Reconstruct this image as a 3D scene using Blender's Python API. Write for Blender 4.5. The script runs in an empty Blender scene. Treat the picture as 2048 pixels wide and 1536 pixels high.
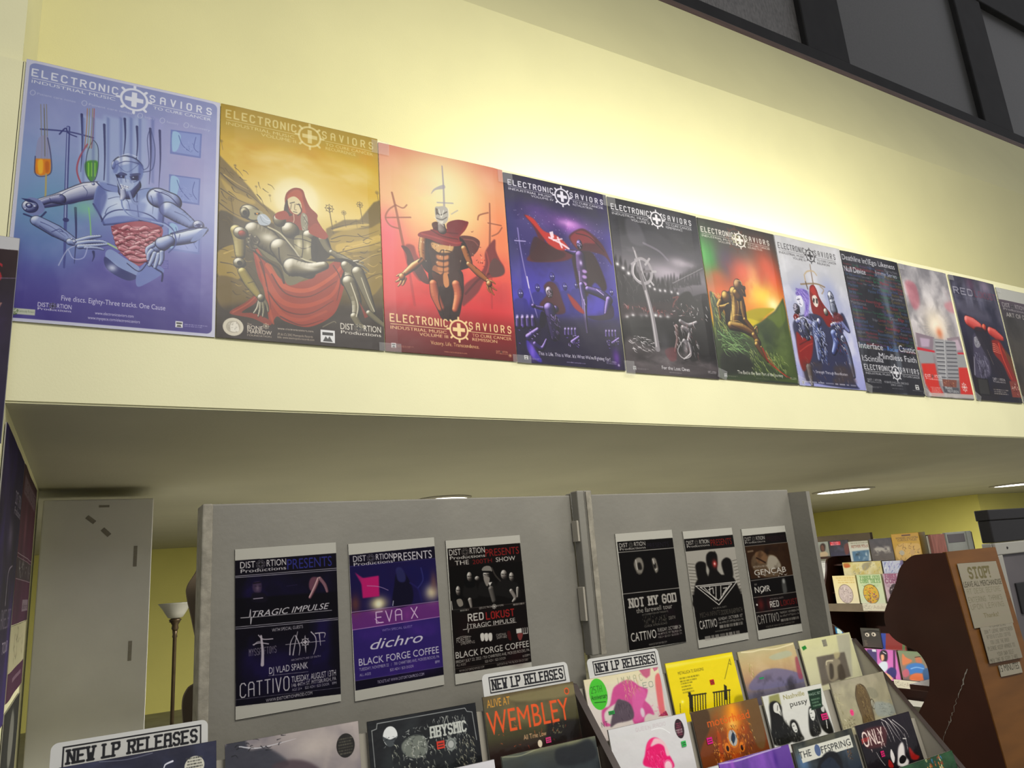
import bpy, bmesh, math, random
import numpy as np
from mathutils import Matrix, Vector
scene = bpy.context.scene
COL = scene.collection
EYE = 1.55                      # camera height above the shop floor; heights below are measured from the eye
# ---------------------------------------------------------------- camera, world, lights, exposure
cam_data = bpy.data.cameras.new('camera'); cam = bpy.data.objects.new('camera', cam_data); COL.objects.link(cam)
cam_data.sensor_width = 36.0; cam_data.sensor_fit = 'HORIZONTAL'; cam_data.lens = 1467.64/2048*36.0
cam_data.clip_start = .05; cam_data.clip_end = 60
yaw, pitch, roll = (math.radians(a) for a in (30.56920559, 13.79898688, -4.427834))
fwd = Vector((math.sin(yaw)*math.cos(pitch), math.cos(yaw)*math.cos(pitch), math.sin(pitch)))
rgt = Vector((math.cos(yaw), -math.sin(yaw), 0)); upv = rgt.cross(fwd)
r2 = math.cos(roll)*rgt+math.sin(roll)*upv; u2 = -math.sin(roll)*rgt+math.cos(roll)*upv
cam.matrix_world = Matrix(((r2.x, u2.x, -fwd.x, 0), (r2.y, u2.y, -fwd.y, 0), (r2.z, u2.z, -fwd.z, EYE), (0, 0, 0, 1)))
scene.camera = cam
world = bpy.data.worlds.new('world'); scene.world = world; world.use_nodes = True
world.node_tree.nodes['Background'].inputs[0].default_value = (.95, .95, 1.0, 1); world.node_tree.nodes['Background'].inputs[1].default_value = .38
vs = scene.view_settings; vs.view_transform = 'Standard'; vs.look = 'None'; vs.gamma = 1; vs.use_curve_mapping = False; vs.exposure = 0.0
def lamp(name, loc, target, size, power, color=(1, .96, .88), shape='RECTANGLE', size_y=None, spread=180):
    d = bpy.data.lights.new(name, 'AREA'); d.shape = shape; d.size = size; d.size_y = size_y or size; d.energy = power; d.color = color; d.spread = math.radians(spread)
    o = bpy.data.objects.new(name, d); COL.objects.link(o); o.location = (loc[0], loc[1], loc[2]+EYE)
    v = Vector((target[0]-loc[0], target[1]-loc[1], target[2]-loc[2])); o.rotation_euler = v.to_track_quat('-Z', 'Y').to_euler()
    return o
lamp('shop_light_a', (1.6, -.5, 2.7), (2.0, 2.58, .6), 2.2, 56, size_y=.5, spread=125)
lamp('shop_light_b', (5.0, -.2, 2.7), (5.0, 2.58, .7), 2.2, 44, size_y=.5, spread=125)
lamp('shop_light_front', (1.2, -1.6, 1.5), (1.8, 2.2, -.4), 1.6, 24, size_y=.6)
lamp('cove_glow', (3.3, 2.84, 1.60), (3.3, 3.10, 2.35), 3.0, 38, (.97, .98, 1.08), size_y=.06)
lamp('back_light_a', (2.58, 5.6, .55), (2.58, 5.6, -1), .3, 240, (1, .97, .90), 'DISK')
lamp('back_light_b', (8.04, 5.85, .55), (8.04, 5.85, -1), .5, 170, (1, .96, .88), 'DISK')
lamp('back_light_c', (11.6, 5.6, .55), (11.6, 5.6, -1), .5, 120, (1, .96, .88), 'DISK')
lamp('back_light_d', (4.4, 5.95, .555), (4.4, 5.95, -1), .4, 60, (1, .97, .92), 'DISK')

# ---------------------------------------------------------------- painting prints
# Every print (poster, flyer, jacket, book cover) is a finely divided sheet whose
# vertices carry printed ink colours, worked out here from drawing instructions.
def rgb(s):
    if not isinstance(s, str): return np.array(s, float)
    if len(s) == 3: s = ''.join(c*2 for c in s)
    return np.array([int(s[i:i+2], 16) for i in (0, 2, 4)])/255.0
def smooth_pts(P, closed, n=5):
    P = np.asarray(P, float)
    if len(P) < 3: return P
    m = len(P)
    idx = range(m) if closed else range(m-1)
    out = []
    t = np.linspace(0, 1, n, endpoint=False)[:, None]
    for i in idx:
        if closed: a, b, c, d = P[(i-1) % m], P[i], P[(i+1) % m], P[(i+2) % m]
        else: a, b, c, d = P[max(i-1, 0)], P[i], P[i+1], P[min(i+2, m-1)]
        out.append(.5*((2*b)+(c-a)*t+(2*a-5*b+4*c-d)*t*t+(3*b-a-3*c+d)*t**3))
    if not closed: out.append(P[-1:])
    return np.concatenate(out)
def boxblur(a, k, ax):
    if k < 1: return a
    pad = [(0, 0), (0, 0)]; pad[ax] = (k+1, k)
    c = np.cumsum(np.pad(a, pad, mode='edge'), axis=ax)
    n = a.shape[ax]
    lo = np.take(c, range(0, n), ax); hi = np.take(c, range(2*k+1, 2*k+1+n), ax)
    return (hi-lo)/(2*k+1)
def vnoise(x, y, seed):
    xi = np.floor(x).astype(np.int64); yi = np.floor(y).astype(np.int64)
    fx = x-xi; fy = y-yi; fx = fx*fx*(3-2*fx); fy = fy*fy*(3-2*fy)
    def h(a, b):
        n = (a*374761393+b*668265263+seed*974711) & 0x7fffffff
        n = ((n ^ (n >> 13))*1274126177) & 0x7fffffff
        return ((n ^ (n >> 16)) & 0xffff)/65535.0
    return (h(xi, yi)*(1-fx)+h(xi+1, yi)*fx)*(1-fy)+(h(xi, yi+1)*(1-fx)+h(xi+1, yi+1)*fx)*fy
def fbm(x, y, seed, octv=4):
    s = 0; a = .5
    for o in range(octv):
        s = s+a*vnoise(x*2**o, y*2**o, seed+o*17); a *= .5
    return s/(1-.5**octv)

GL = {'A': '000516364540/0343', 'B': '00063645443303/3342413000', 'C': '4536160501103041', 'D': '00063645413000', 'E': '46060040/0333',
'F': '460600/0333', 'G': '453616050110304143 23', 'H': '0006/4046/0343', 'I': '0006', 'J': '4641301001', 'K': '0006/4603/0340', 'L': '060040',
'M': '0006234640', 'N': '00064046', 'O': '051636454130100105', 'P': '00063645443303', 'Q': '051636454130100105/2240', 'R': '00063645443303/2340',
'S': '453616050413334241301001', 'T': '0646/2026', 'U': '060110304146', 'V': '062046', 'W': '0610233046', 'X': '0046/0640', 'Y': '062346/2320',
'Z': '06460040', '0': '051636454130100105', '1': '152620', '2': '05163645440040', '3': '05163645443323/33424130100 1', '4': '30360242',
'5': '4606033342413010', '6': '4536160501103041423303', '7': '064610', '8': '133344453616050413020110304142 33', '9': '4313040516364541301001',
'/': '0046', '-': '1333', '.': '0000', ',': '0000', '+': '0343/2125', "'": '2624', ':': '0101/0404', '$': '453616050413334241301001/2026', '!': '0602/0000'}
for k_ in GL: GL[k_] = GL[k_].replace(' ', '')
NARROW = {'I': 0, '.': 0, ',': 0, '!': 0, "'": 2, '1': 2, ':': 0, ' ': 2}
def glyph_strokes(s, gap=1.7, slab=False):
    x = 0; segs = []
    for ch in s.upper():
        w = NARROW.get(ch, 4)
        for st in GL.get(ch, '').split('/'):
            if not st: continue
            P = [(x+int(st[i]), int(st[i+1])) for i in range(0, len(st)-1, 2)]
            segs.append(P)
            if slab:
                for j, (px, py) in enumerate(P):
                    if py in (0, 6) and ch not in 'OCGSQ':
                        for q in (P[j-1] if j else None, P[j+1] if j+1 < len(P) else None):
                            if q is not None and abs(q[0]-px) < 2.1 and q[1] != py: segs.append([(px-.95, py), (px+.95, py)])
        x += w+gap
    return segs, max(x-gap, .5)
_font = {}
def font_edges(s, bold):
    key = (s, bold)
    if key in _font: return _font[key]
    cu = bpy.data.curves.new('lettering', 'FONT'); cu.body = s; cu.fill_mode = 'NONE'; cu.resolution_u = 3
    cu.offset = (0, .036, .062)[int(bold)]
    ob = bpy.data.objects.new('lettering', cu)
    me = ob.to_mesh()
    n = len(me.vertices); co = np.zeros(n*3); me.vertices.foreach_get('co', co); co = co.reshape(-1, 3)[:, :2]
    ed = np.zeros(len(me.edges)*2, np.int32); me.edges.foreach_get('vertices', ed); ed = ed.reshape(-1, 2)
    ob.to_mesh_clear(); bpy.data.objects.remove(ob); bpy.data.curves.remove(cu)
    E = np.concatenate([co[ed[:, 0]], co[ed[:, 1]]], 1) if len(ed) else np.zeros((0, 4))
    if len(E):
        E[:, [0, 2]] -= co[:, 0].min()
    _font[key] = E
    return E

class Art:
    def __init__(s, W, H, nx, ny):
        s.W, s.H, s.nx, s.ny = W, H, nx, ny
        s.A = H/W
        s.x = np.linspace(0, 1, nx); s.y = np.linspace(0, s.A, ny)
        s.c = np.ones((ny, nx, 3))*.9
    def P(s, f):
        a = np.array(f, float).reshape(-1, 2)/1000.0
        a[:, 1] *= s.A
        return a
    def win(s, x0, y0, x1, y1):
        i0 = max(0, int(np.floor(x0*(s.nx-1)))-1); i1 = min(s.nx, int(np.ceil(x1*(s.nx-1)))+2)
        k = (s.ny-1)/s.A
        j0 = max(0, int(np.floor(y0*k))-1); j1 = min(s.ny, int(np.ceil(y1*k))+2)
        if i1 <= i0 or j1 <= j0: return None
        return slice(j0, j1), slice(i0, i1)
    def mix(s, w, col, a):
        a = np.clip(a, 0, 1)[..., None]
        s.c[w] = s.c[w]*(1-a)+col*a
    def fill_edges(s, E, col, al, feather=0, col2=None):
        if not len(E): return
        x0 = E[:, [0, 2]].min(); x1 = E[:, [0, 2]].max(); y0 = E[:, [1, 3]].min(); y1 = E[:, [1, 3]].max()
        w = s.win(x0-feather*2, y0-feather*2, x1+feather*2, y1+feather*2)
        if w is None: return
        S = 4; h = w[0].stop-w[0].start; n = w[1].stop-w[1].start
        kx = (s.nx-1)*S; ky = (s.ny-1)/s.A*S
        ax = (E[:, 0]*kx-w[1].start*S)+S/2; bx = (E[:, 2]*kx-w[1].start*S)+S/2
        ay = (E[:, 1]*ky-w[0].start*S)+S/2; by = (E[:, 3]*ky-w[0].start*S)+S/2
        sw = ay > by
        ax, bx = np.where(sw, bx, ax), np.where(sw, ax, bx); ay, by = np.where(sw, by, ay), np.where(sw, ay, by)
        r0 = np.ceil(ay-.5).astype(int); r1 = np.ceil(by-.5).astype(int)
        r0 = np.clip(r0, 0, h*S); r1 = np.clip(r1, 0, h*S)
        cnt = np.maximum(r1-r0, 0); tot = cnt.sum()
        if tot == 0: return
        e = np.repeat(np.arange(len(E)), cnt)
        rows = np.arange(tot)-np.repeat(np.cumsum(cnt)-cnt, cnt)+r0[e]
        xx = ax[e]+(bx[e]-ax[e])*((rows+.5-ay[e])/(by[e]-ay[e]))
        xi = np.clip(np.ceil(xx-.5).astype(int), 0, n*S)
        buf = np.zeros((h*S, n*S+1), np.int32)
        np.add.at(buf, (rows, xi), 1)
        cov = (np.cumsum(buf, 1)[:, :-1] & 1).reshape(h, S, n, S).mean((1, 3))
        if feather:
            k1 = max(1, int(feather*(s.nx-1)*.6)); k2 = max(1, int(feather*(s.ny-1)/s.A*.6))
            for _ in (0, 1): cov = boxblur(boxblur(cov, k1, 1), k2, 0)
        col = rgb(col)
        if col2 is not None:
            t = np.clip((s.y[w[0]]-y0)/max(y1-y0, 1e-6), 0, 1)[:, None, None]
            col = col*(1-t)+rgb(col2)*t
        s.mix(w, col, cov*al)
    # --- instructions
    def bg(s, st):
        v = np.array([q[0] for q in st])/1000.0*s.A; C = np.array([rgb(q[1]) for q in st])
        s.c[:] = np.stack([np.interp(s.y, v, C[:, i]) for i in range(3)], -1)[:, None, :]
    def noise(s, sx, sy, seed, lo, hi, col, al, box=(0, 0, 1000, 1000), warp=0, feather=0):
        p = s.P(box); w = s.win(p[0, 0], p[0, 1], p[1, 0], p[1, 1])
        X, Y = np.meshgrid(s.x[w[1]], s.y[w[0]])
        q = fbm(X*sx+5+warp*fbm(X*3, Y*3, seed+91), Y*sy+9+warp*fbm(X*3+7, Y*3, seed+55), seed)
        a = np.clip((q-lo)/(hi-lo), 0, 1)
        if feather:
            f = feather/1000.0
            a = a*np.clip((X-p[0, 0])/f, 0, 1)*np.clip((p[1, 0]-X)/f, 0, 1)*np.clip((Y-p[0, 1])/f, 0, 1)*np.clip((p[1, 1]-Y)/f, 0, 1)
        s.mix(w, rgb(col), a*al)
    def glow(s, c, rx, ry, col, al, power=1.0):
        p = s.P(c)[0]; rx /= 1000.0; ry /= 1000.0
        w = s.win(p[0]-rx*2.4, p[1]-ry*2.4, p[0]+rx*2.4, p[1]+ry*2.4)
        if w is None: return
        d = ((s.x[w[1]]-p[0])/rx)[None, :]**2+((s.y[w[0]]-p[1])/ry)[:, None]**2
        s.mix(w, rgb(col), np.exp(-d**power)*al)
    def poly(s, f, col, al=1, sm=0, feather=0, col2=None):
        p = s.P(f)
        if sm: p = smooth_pts(p, True)
        s.fill_edges(np.concatenate([p, np.roll(p, -1, 0)], 1), col, al, feather/1000.0, col2)
    def cov_line(s, p, w0, w1, feather=0.0):
        m = max(w0, w1)+feather+.004
        w = s.win(p[:, 0].min()-m, p[:, 1].min()-m, p[:, 0].max()+m, p[:, 1].max()+m)
        if w is None: return None, None
        cov = np.zeros((w[0].stop-w[0].start, w[1].stop-w[1].start))
        n = len(p)-1
        px = .55*(1/(s.nx-1)+s.A/(s.ny-1))/1
        for i in range(n):
            a, b = p[i], p[i+1]
            ra = (w0+(w1-w0)*i/max(n, 1))/2; rb = (w0+(w1-w0)*(i+1)/max(n, 1))/2
            mm = max(ra, rb)+feather+.004
            v = s.win(min(a[0], b[0])-mm, min(a[1], b[1])-mm, max(a[0], b[0])+mm, max(a[1], b[1])+mm)
            if v is None: continue
            X = s.x[v[1]][None, :]; Y = s.y[v[0]][:, None]
            d = b-a; L = max(d@d, 1e-12)
            t = np.clip(((X-a[0])*d[0]+(Y-a[1])*d[1])/L, 0, 1)
            D = np.hypot(X-a[0]-t*d[0], Y-a[1]-t*d[1])
            r = ra+(rb-ra)*t
            ff = px+feather
            q = np.clip((r-D)/ff+.5, 0, 1)*np.minimum(1, 2*r/px+.15)
            vv = (slice(v[0].start-w[0].start, v[0].stop-w[0].start), slice(v[1].start-w[1].start, v[1].stop-w[1].start))
            if vv[0].start < 0 or vv[1].start < 0: continue
            sub = cov[vv]
            q = q[:sub.shape[0], :sub.shape[1]]
            np.maximum(sub[:q.shape[0], :q.shape[1]], q, out=sub[:q.shape[0], :q.shape[1]])
        return w, cov
    def line(s, f, wd, col, al=1, sm=1, wd2=None, feather=0):
        p = s.P(f)
        if sm: p = smooth_pts(p, False, 6)
        w, cov = s.cov_line(p, wd/1000.0, (wd if wd2 is None else wd2)/1000.0, feather/1000.0)
        if w is not None: s.mix(w, rgb(col), cov*al)
    def limb(s, f, R, cols, al=1, lx=-.5, ly=-.6, edge=.16, sm=1):
        """a rounded, tapering form (arm, leg, tube): cols = dark, mid, light"""
        p = s.P(f); R = np.array(R, float)/1000.0
        if len(R) != len(p): R = np.interp(np.linspace(0, 1, len(p)), np.linspace(0, 1, len(R)), R)
        if sm and len(p) > 2:
            n = len(p); p = smooth_pts(p, False, 4); R = np.interp(np.linspace(0, n-1, len(p)), range(n), R)
        m = R.max()*1.1
        w = s.win(p[:, 0].min()-m, p[:, 1].min()-m, p[:, 0].max()+m, p[:, 1].max()+m)
        if w is None: return
        X = s.x[w[1]][None, :]; Y = s.y[w[0]][:, None]
        best = np.full((w[0].stop-w[0].start, w[1].stop-w[1].start), 9.0); NX = np.zeros_like(best); NY = np.zeros_like(best); RR = np.ones_like(best)
        for i in range(max(len(p)-1, 1)):
            a = p[i]; b = p[min(i+1, len(p)-1)]
            d = b-a; L = max(d@d, 1e-12)
            t = np.clip(((X-a[0])*d[0]+(Y-a[1])*d[1])/L, 0, 1)
            ex = X-a[0]-t*d[0]; ey = Y-a[1]-t*d[1]
            r = R[i]+(R[min(i+1, len(p)-1)]-R[i])*t
            q = np.hypot(ex, ey)/r
            u = q < best
            best = np.where(u, q, best); NX = np.where(u, ex/r, NX); NY = np.where(u, ey/r, NY); RR = np.where(u, r, RR)
        s.shade(w, best, NX, NY, RR, cols, al, lx, ly, edge)
    def shade(s, w, q, NX, NY, RR, cols, al, lx, ly, edge):
        px = .6*(1/(s.nx-1)+s.A/(s.ny-1))
        cov = np.clip((1-q)*RR/px+.5, 0, 1)
        nz = np.sqrt(np.clip(1-q*q, 0, 1))
        v = NX*lx+NY*ly+nz*.62
        D, M, Lc = [rgb(k) for k in cols]
        t = np.clip((v+.05)/.65, 0, 1)[..., None]; t2 = np.clip((v-.66)/.3, 0, 1)[..., None]
        col = D*(1-t)+M*t; col = col*(1-t2)+Lc*t2
        e = np.clip((q-(1-edge))/(edge*.5+1e-6), 0, 1)[..., None]*.75
        col = col*(1-e)+D*.55*e
        a = (cov*al)[..., None]
        s.c[w] = s.c[w]*(1-a)+col*a
    def ball(s, c, rx, ry, cols, al=1, lx=-.5, ly=-.6, edge=.12, rot=0):
        p = s.P(c)[0]; rx /= 1000.0; ry /= 1000.0; m = max(rx, ry)*1.1
        w = s.win(p[0]-m, p[1]-m, p[0]+m, p[1]+m)
        if w is None: return
        X = (s.x[w[1]]-p[0])[None, :]; Y = (s.y[w[0]]-p[1])[:, None]
        cr, sr = math.cos(math.radians(rot)), math.sin(math.radians(rot))
        ex = (X*cr+Y*sr)/rx; ey = (-X*sr+Y*cr)/ry
        s.shade(w, np.hypot(ex, ey), ex*cr-ey*sr, ex*sr+ey*cr, np.full(np.broadcast(ex, ey).shape, min(rx, ry)), cols, al, lx, ly, edge)
    def oval(s, c, rx, ry, col, al=1, feather=0):
        p = s.P(c)[0]; t = np.linspace(0, 2*math.pi, 36, endpoint=False)
        q = np.stack([p[0]+rx/1000.0*np.cos(t), p[1]+ry/1000.0*np.sin(t)], 1)
        s.fill_edges(np.concatenate([q, np.roll(q, -1, 0)], 1), col, al, feather/1000.0)
    def rect(s, u0, v0, u1, v1, col, al=1, feather=0, col2=None):
        s.poly([u0, v0, u1, v0, u1, v1, u0, v1], col, al, 0, feather, col2)
    def text(s, t, u0, u1, v, h, col, style='s', al=1, wd=None, slope=0, gap=None):
        """v = baseline, h = capital height, fitted between u0 and u1; slope in thousandths"""
        x0, x1 = u0/1000.0, u1/1000.0; y = v/1000.0*s.A; hh = h/1000.0*s.A
        if style in 'sbih':
            E = font_edges(t, 2 if style == 'h' else int(style in 'bi'))
            if not len(E): return
            if style == 'i':
                E = E.copy(); E[:, [0, 2]] += E[:, [1, 3]]*.35; E[:, [0, 2]] -= E[:, [0, 2]].min()
            cap = font_edges('H', False)[:, [1, 3]].max()
            k = (x1-x0)/E[:, [0, 2]].max()
            F = np.stack([x0+E[:, 0]*k, y-E[:, 1]/cap*hh, x0+E[:, 2]*k, y-E[:, 3]/cap*hh], 1)
            if slope:
                F[:, 1] += (F[:, 0]-x0)*slope/1000.0; F[:, 3] += (F[:, 2]-x0)*slope/1000.0
            s.fill_edges(F, col, al)
        else:
            segs, wt = glyph_strokes(t, gap or (2.3 if style == 'l' else 2.2), style == 'l')
            k = (x1-x0)/wt; g = hh/6.0
            sw = wd/1000.0 if wd else {'k': 1.1, 'l': 1.45, 'n': .55}[style]*min(g, k*1.25)
            al_ = None
            P0 = [np.array([[x0+px*k, y-py*g+px*k*slope/1000.0] for px, py in sg]) for sg in segs]
            P0 = [q if len(q) > 1 and not np.allclose(q[0], q[-1]) or len(q) > 2 else np.array([q[0], q[0]+[1e-5, 0]]) for q in P0]
            allp = np.concatenate(P0); m = sw+.004
            w = s.win(allp[:, 0].min()-m, allp[:, 1].min()-m, allp[:, 0].max()+m, allp[:, 1].max()+m)
            if w is None: return
            cov = np.zeros((w[0].stop-w[0].start, w[1].stop-w[1].start))
            for q in P0:
                v_, c_ = s.cov_line(q, sw, sw)
                if v_ is None: continue
                j0 = v_[0].start-w[0].start; i0 = v_[1].start-w[1].start
                j1 = min(v_[0].stop, w[0].stop)-w[0].start; i1 = min(v_[1].stop, w[1].stop)-w[1].start
                a0, b0 = max(0, -j0), max(0, -i0)
                sub = cov[max(j0, 0):j1, max(i0, 0):i1]
                np.maximum(sub, c_[a0:a0+sub.shape[0], b0:b0+sub.shape[1]], out=sub)
            s.mix(w, rgb(col), cov*al)
    def gear(s, c, r, col, al=1, n=8):
        """the wheel and cross emblem"""
        p = s.P(c)[0]; r /= 1000.0
        q = lambda x, y: [(p[0]+x*r)*1000, (p[1]+y*r)/s.A*1000]
        t = np.linspace(0, 2*math.pi, 41)
        s.line(sum([q(math.cos(a)*.8, math.sin(a)*.8) for a in t], []), 150*r, col, al, 0)
        for i in range(n):
            a = 2*math.pi*i/n
            ca, sa = math.cos(a), math.sin(a)
            s.line(q(ca*.82, sa*.82)+q(ca*1.04, sa*1.04), 170*r, col, al, 0)
        for h, b in ((.16, .56), (.56, .16)):
            s.poly(q(-h, -b)+q(h, -b)+q(h, b)+q(-h, b), col, al)
    def title(s, u0, v0, u1, h, col, vol='', name='', al=1, sub=True):
        """two-word techno heading with the wheel emblem between, rule and sub lines; v0 = baseline"""
        W = u1-u0; m = u0+W*.545
        s.text('ELECTRONIC', u0, u0+W*.45, v0, h, col, 'k', al, None, 0, 3.3)
        s.text('SAVIORS', u0+W*.635, u1, v0, h, col, 'k', al, None, 0, 5.5)
        y = v0+h*.34
        s.rect(u0, y, u0+W*.445, y+h*.07, col, al); s.rect(u0+W*.65, y, u1, y+h*.07, col, al)
        s.gear([m, v0+h*.25], W*.092, col, al)
        s.text('INDUSTRIAL MUSIC', u0, u0+W*.44, y+h*.72, h*.44, col, 's', al)
        s.text('TO CURE CANCER', u0+W*.655, u1, y+h*.72, h*.44, col, 's', al)
        if vol: s.text(vol, u0+W*.22, u0+W*.45, y+h*1.32, h*.42, col, 's', al)
        if name: s.text(name, u0+W*.655, u0+W*.87, y+h*1.32, h*.42, col, 's', al)
    def maker(s, u0, v0, u1, h, col, al=1, hole='111'):
        """promoter's mark: DIST(wheel)RTION over Productions; v0 = top, h = whole height"""
        W = u1-u0
        s.text('DIST', u0, u0+W*.32, v0+h*.55, h*.55, col, 'b', al)
        s.text('RTION', u0+W*.57, u1, v0+h*.55, h*.55, col, 'b', al)
        r = h*.40*s.A
        s.oval([u0+W*.44, v0+h*.33], r, r, col, al*.35)
        s.gear([u0+W*.44, v0+h*.33], r*.95, hole, al*.8)
        s.text('Productions', u0+W*.01, u1, v0+h*.95, h*.30, col, 'b', al)
    def label_mark(s, u0, v0, u1, v1, col='e8e8e8', dark='222'):
        s.rect(u0, v0, u1, v1, col)
        w = u1-u0; h = v1-v0
        s.rect(u0+w*.12, v0+h*.18, u1-w*.12, v0+h*.42, dark, .9)
        s.poly([u0+w*.15, v1-h*.08, u0+w*.35, v0+h*.5, u0+w*.5, v1-h*.3, u0+w*.62, v0+h*.48, u0+w*.85, v1-h*.08], dark, .8)
    def lines(s, u0, v0, u1, v1, n, col, al=.8, seed=1, center=0):
        """rows of print too small to read"""
        rs = random.Random(seed); dv = (v1-v0)/n
        for i in range(n):
            a = v0+dv*i; x = u0; e = u1-(u1-u0)*rs.random()*.25
            if center: x = u0+(u1-e)*.5; e = e+(u1-e)*.5
            while x < e:
                b = min(x+(u1-u0)*(.05+.12*rs.random()), e)
                s.rect(x, a+dv*.2, b, a+dv*.75, col, al*(.6+.4*rs.random())); x = b+(u1-u0)*.025
    def scrib(s, u0, v0, u1, v1, n, cols, wd, al=.8, seed=1, ln=60, ang=None):
        """many small ink flicks inside a box"""
        rs = random.Random(seed)
        for i in range(n):
            x = rs.uniform(u0, u1); y = rs.uniform(v0, v1)
            a = rs.uniform(0, 6.28) if ang is None else math.radians(ang)+rs.gauss(0, .25)
            l = ln*rs.uniform(.4, 1.2); dx = math.cos(a)*l; dy = math.sin(a)*l/s.A; k = rs.uniform(-.3, .3)
            s.line([x, y, x+dx*.5-dy*k, y+dy*.5+dx*k/s.A, x+dx, y+dy], wd, rs.choice(cols), al, 1, wd*.3)
    def run(s, ops):
        for o in ops: getattr(s, o[0])(*o[1:])
        return s
def border(s, col, inset, rad):
    """paper border around a round-cornered print; inset and radius in thousandths of the width"""
    i, r = inset/1000.0, rad/1000.0*2
    X = np.abs(s.x-.5)[None, :]-(.5-i-r); Y = np.abs(s.y-s.A/2)[:, None]-(s.A/2-i-r)
    d = np.hypot(np.maximum(X, 0), np.maximum(Y, 0))-r
    s.mix((slice(0, s.ny), slice(0, s.nx)), rgb(col), np.clip(d*(s.nx-1)+.5, 0, 1))
Art.border = border

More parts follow.
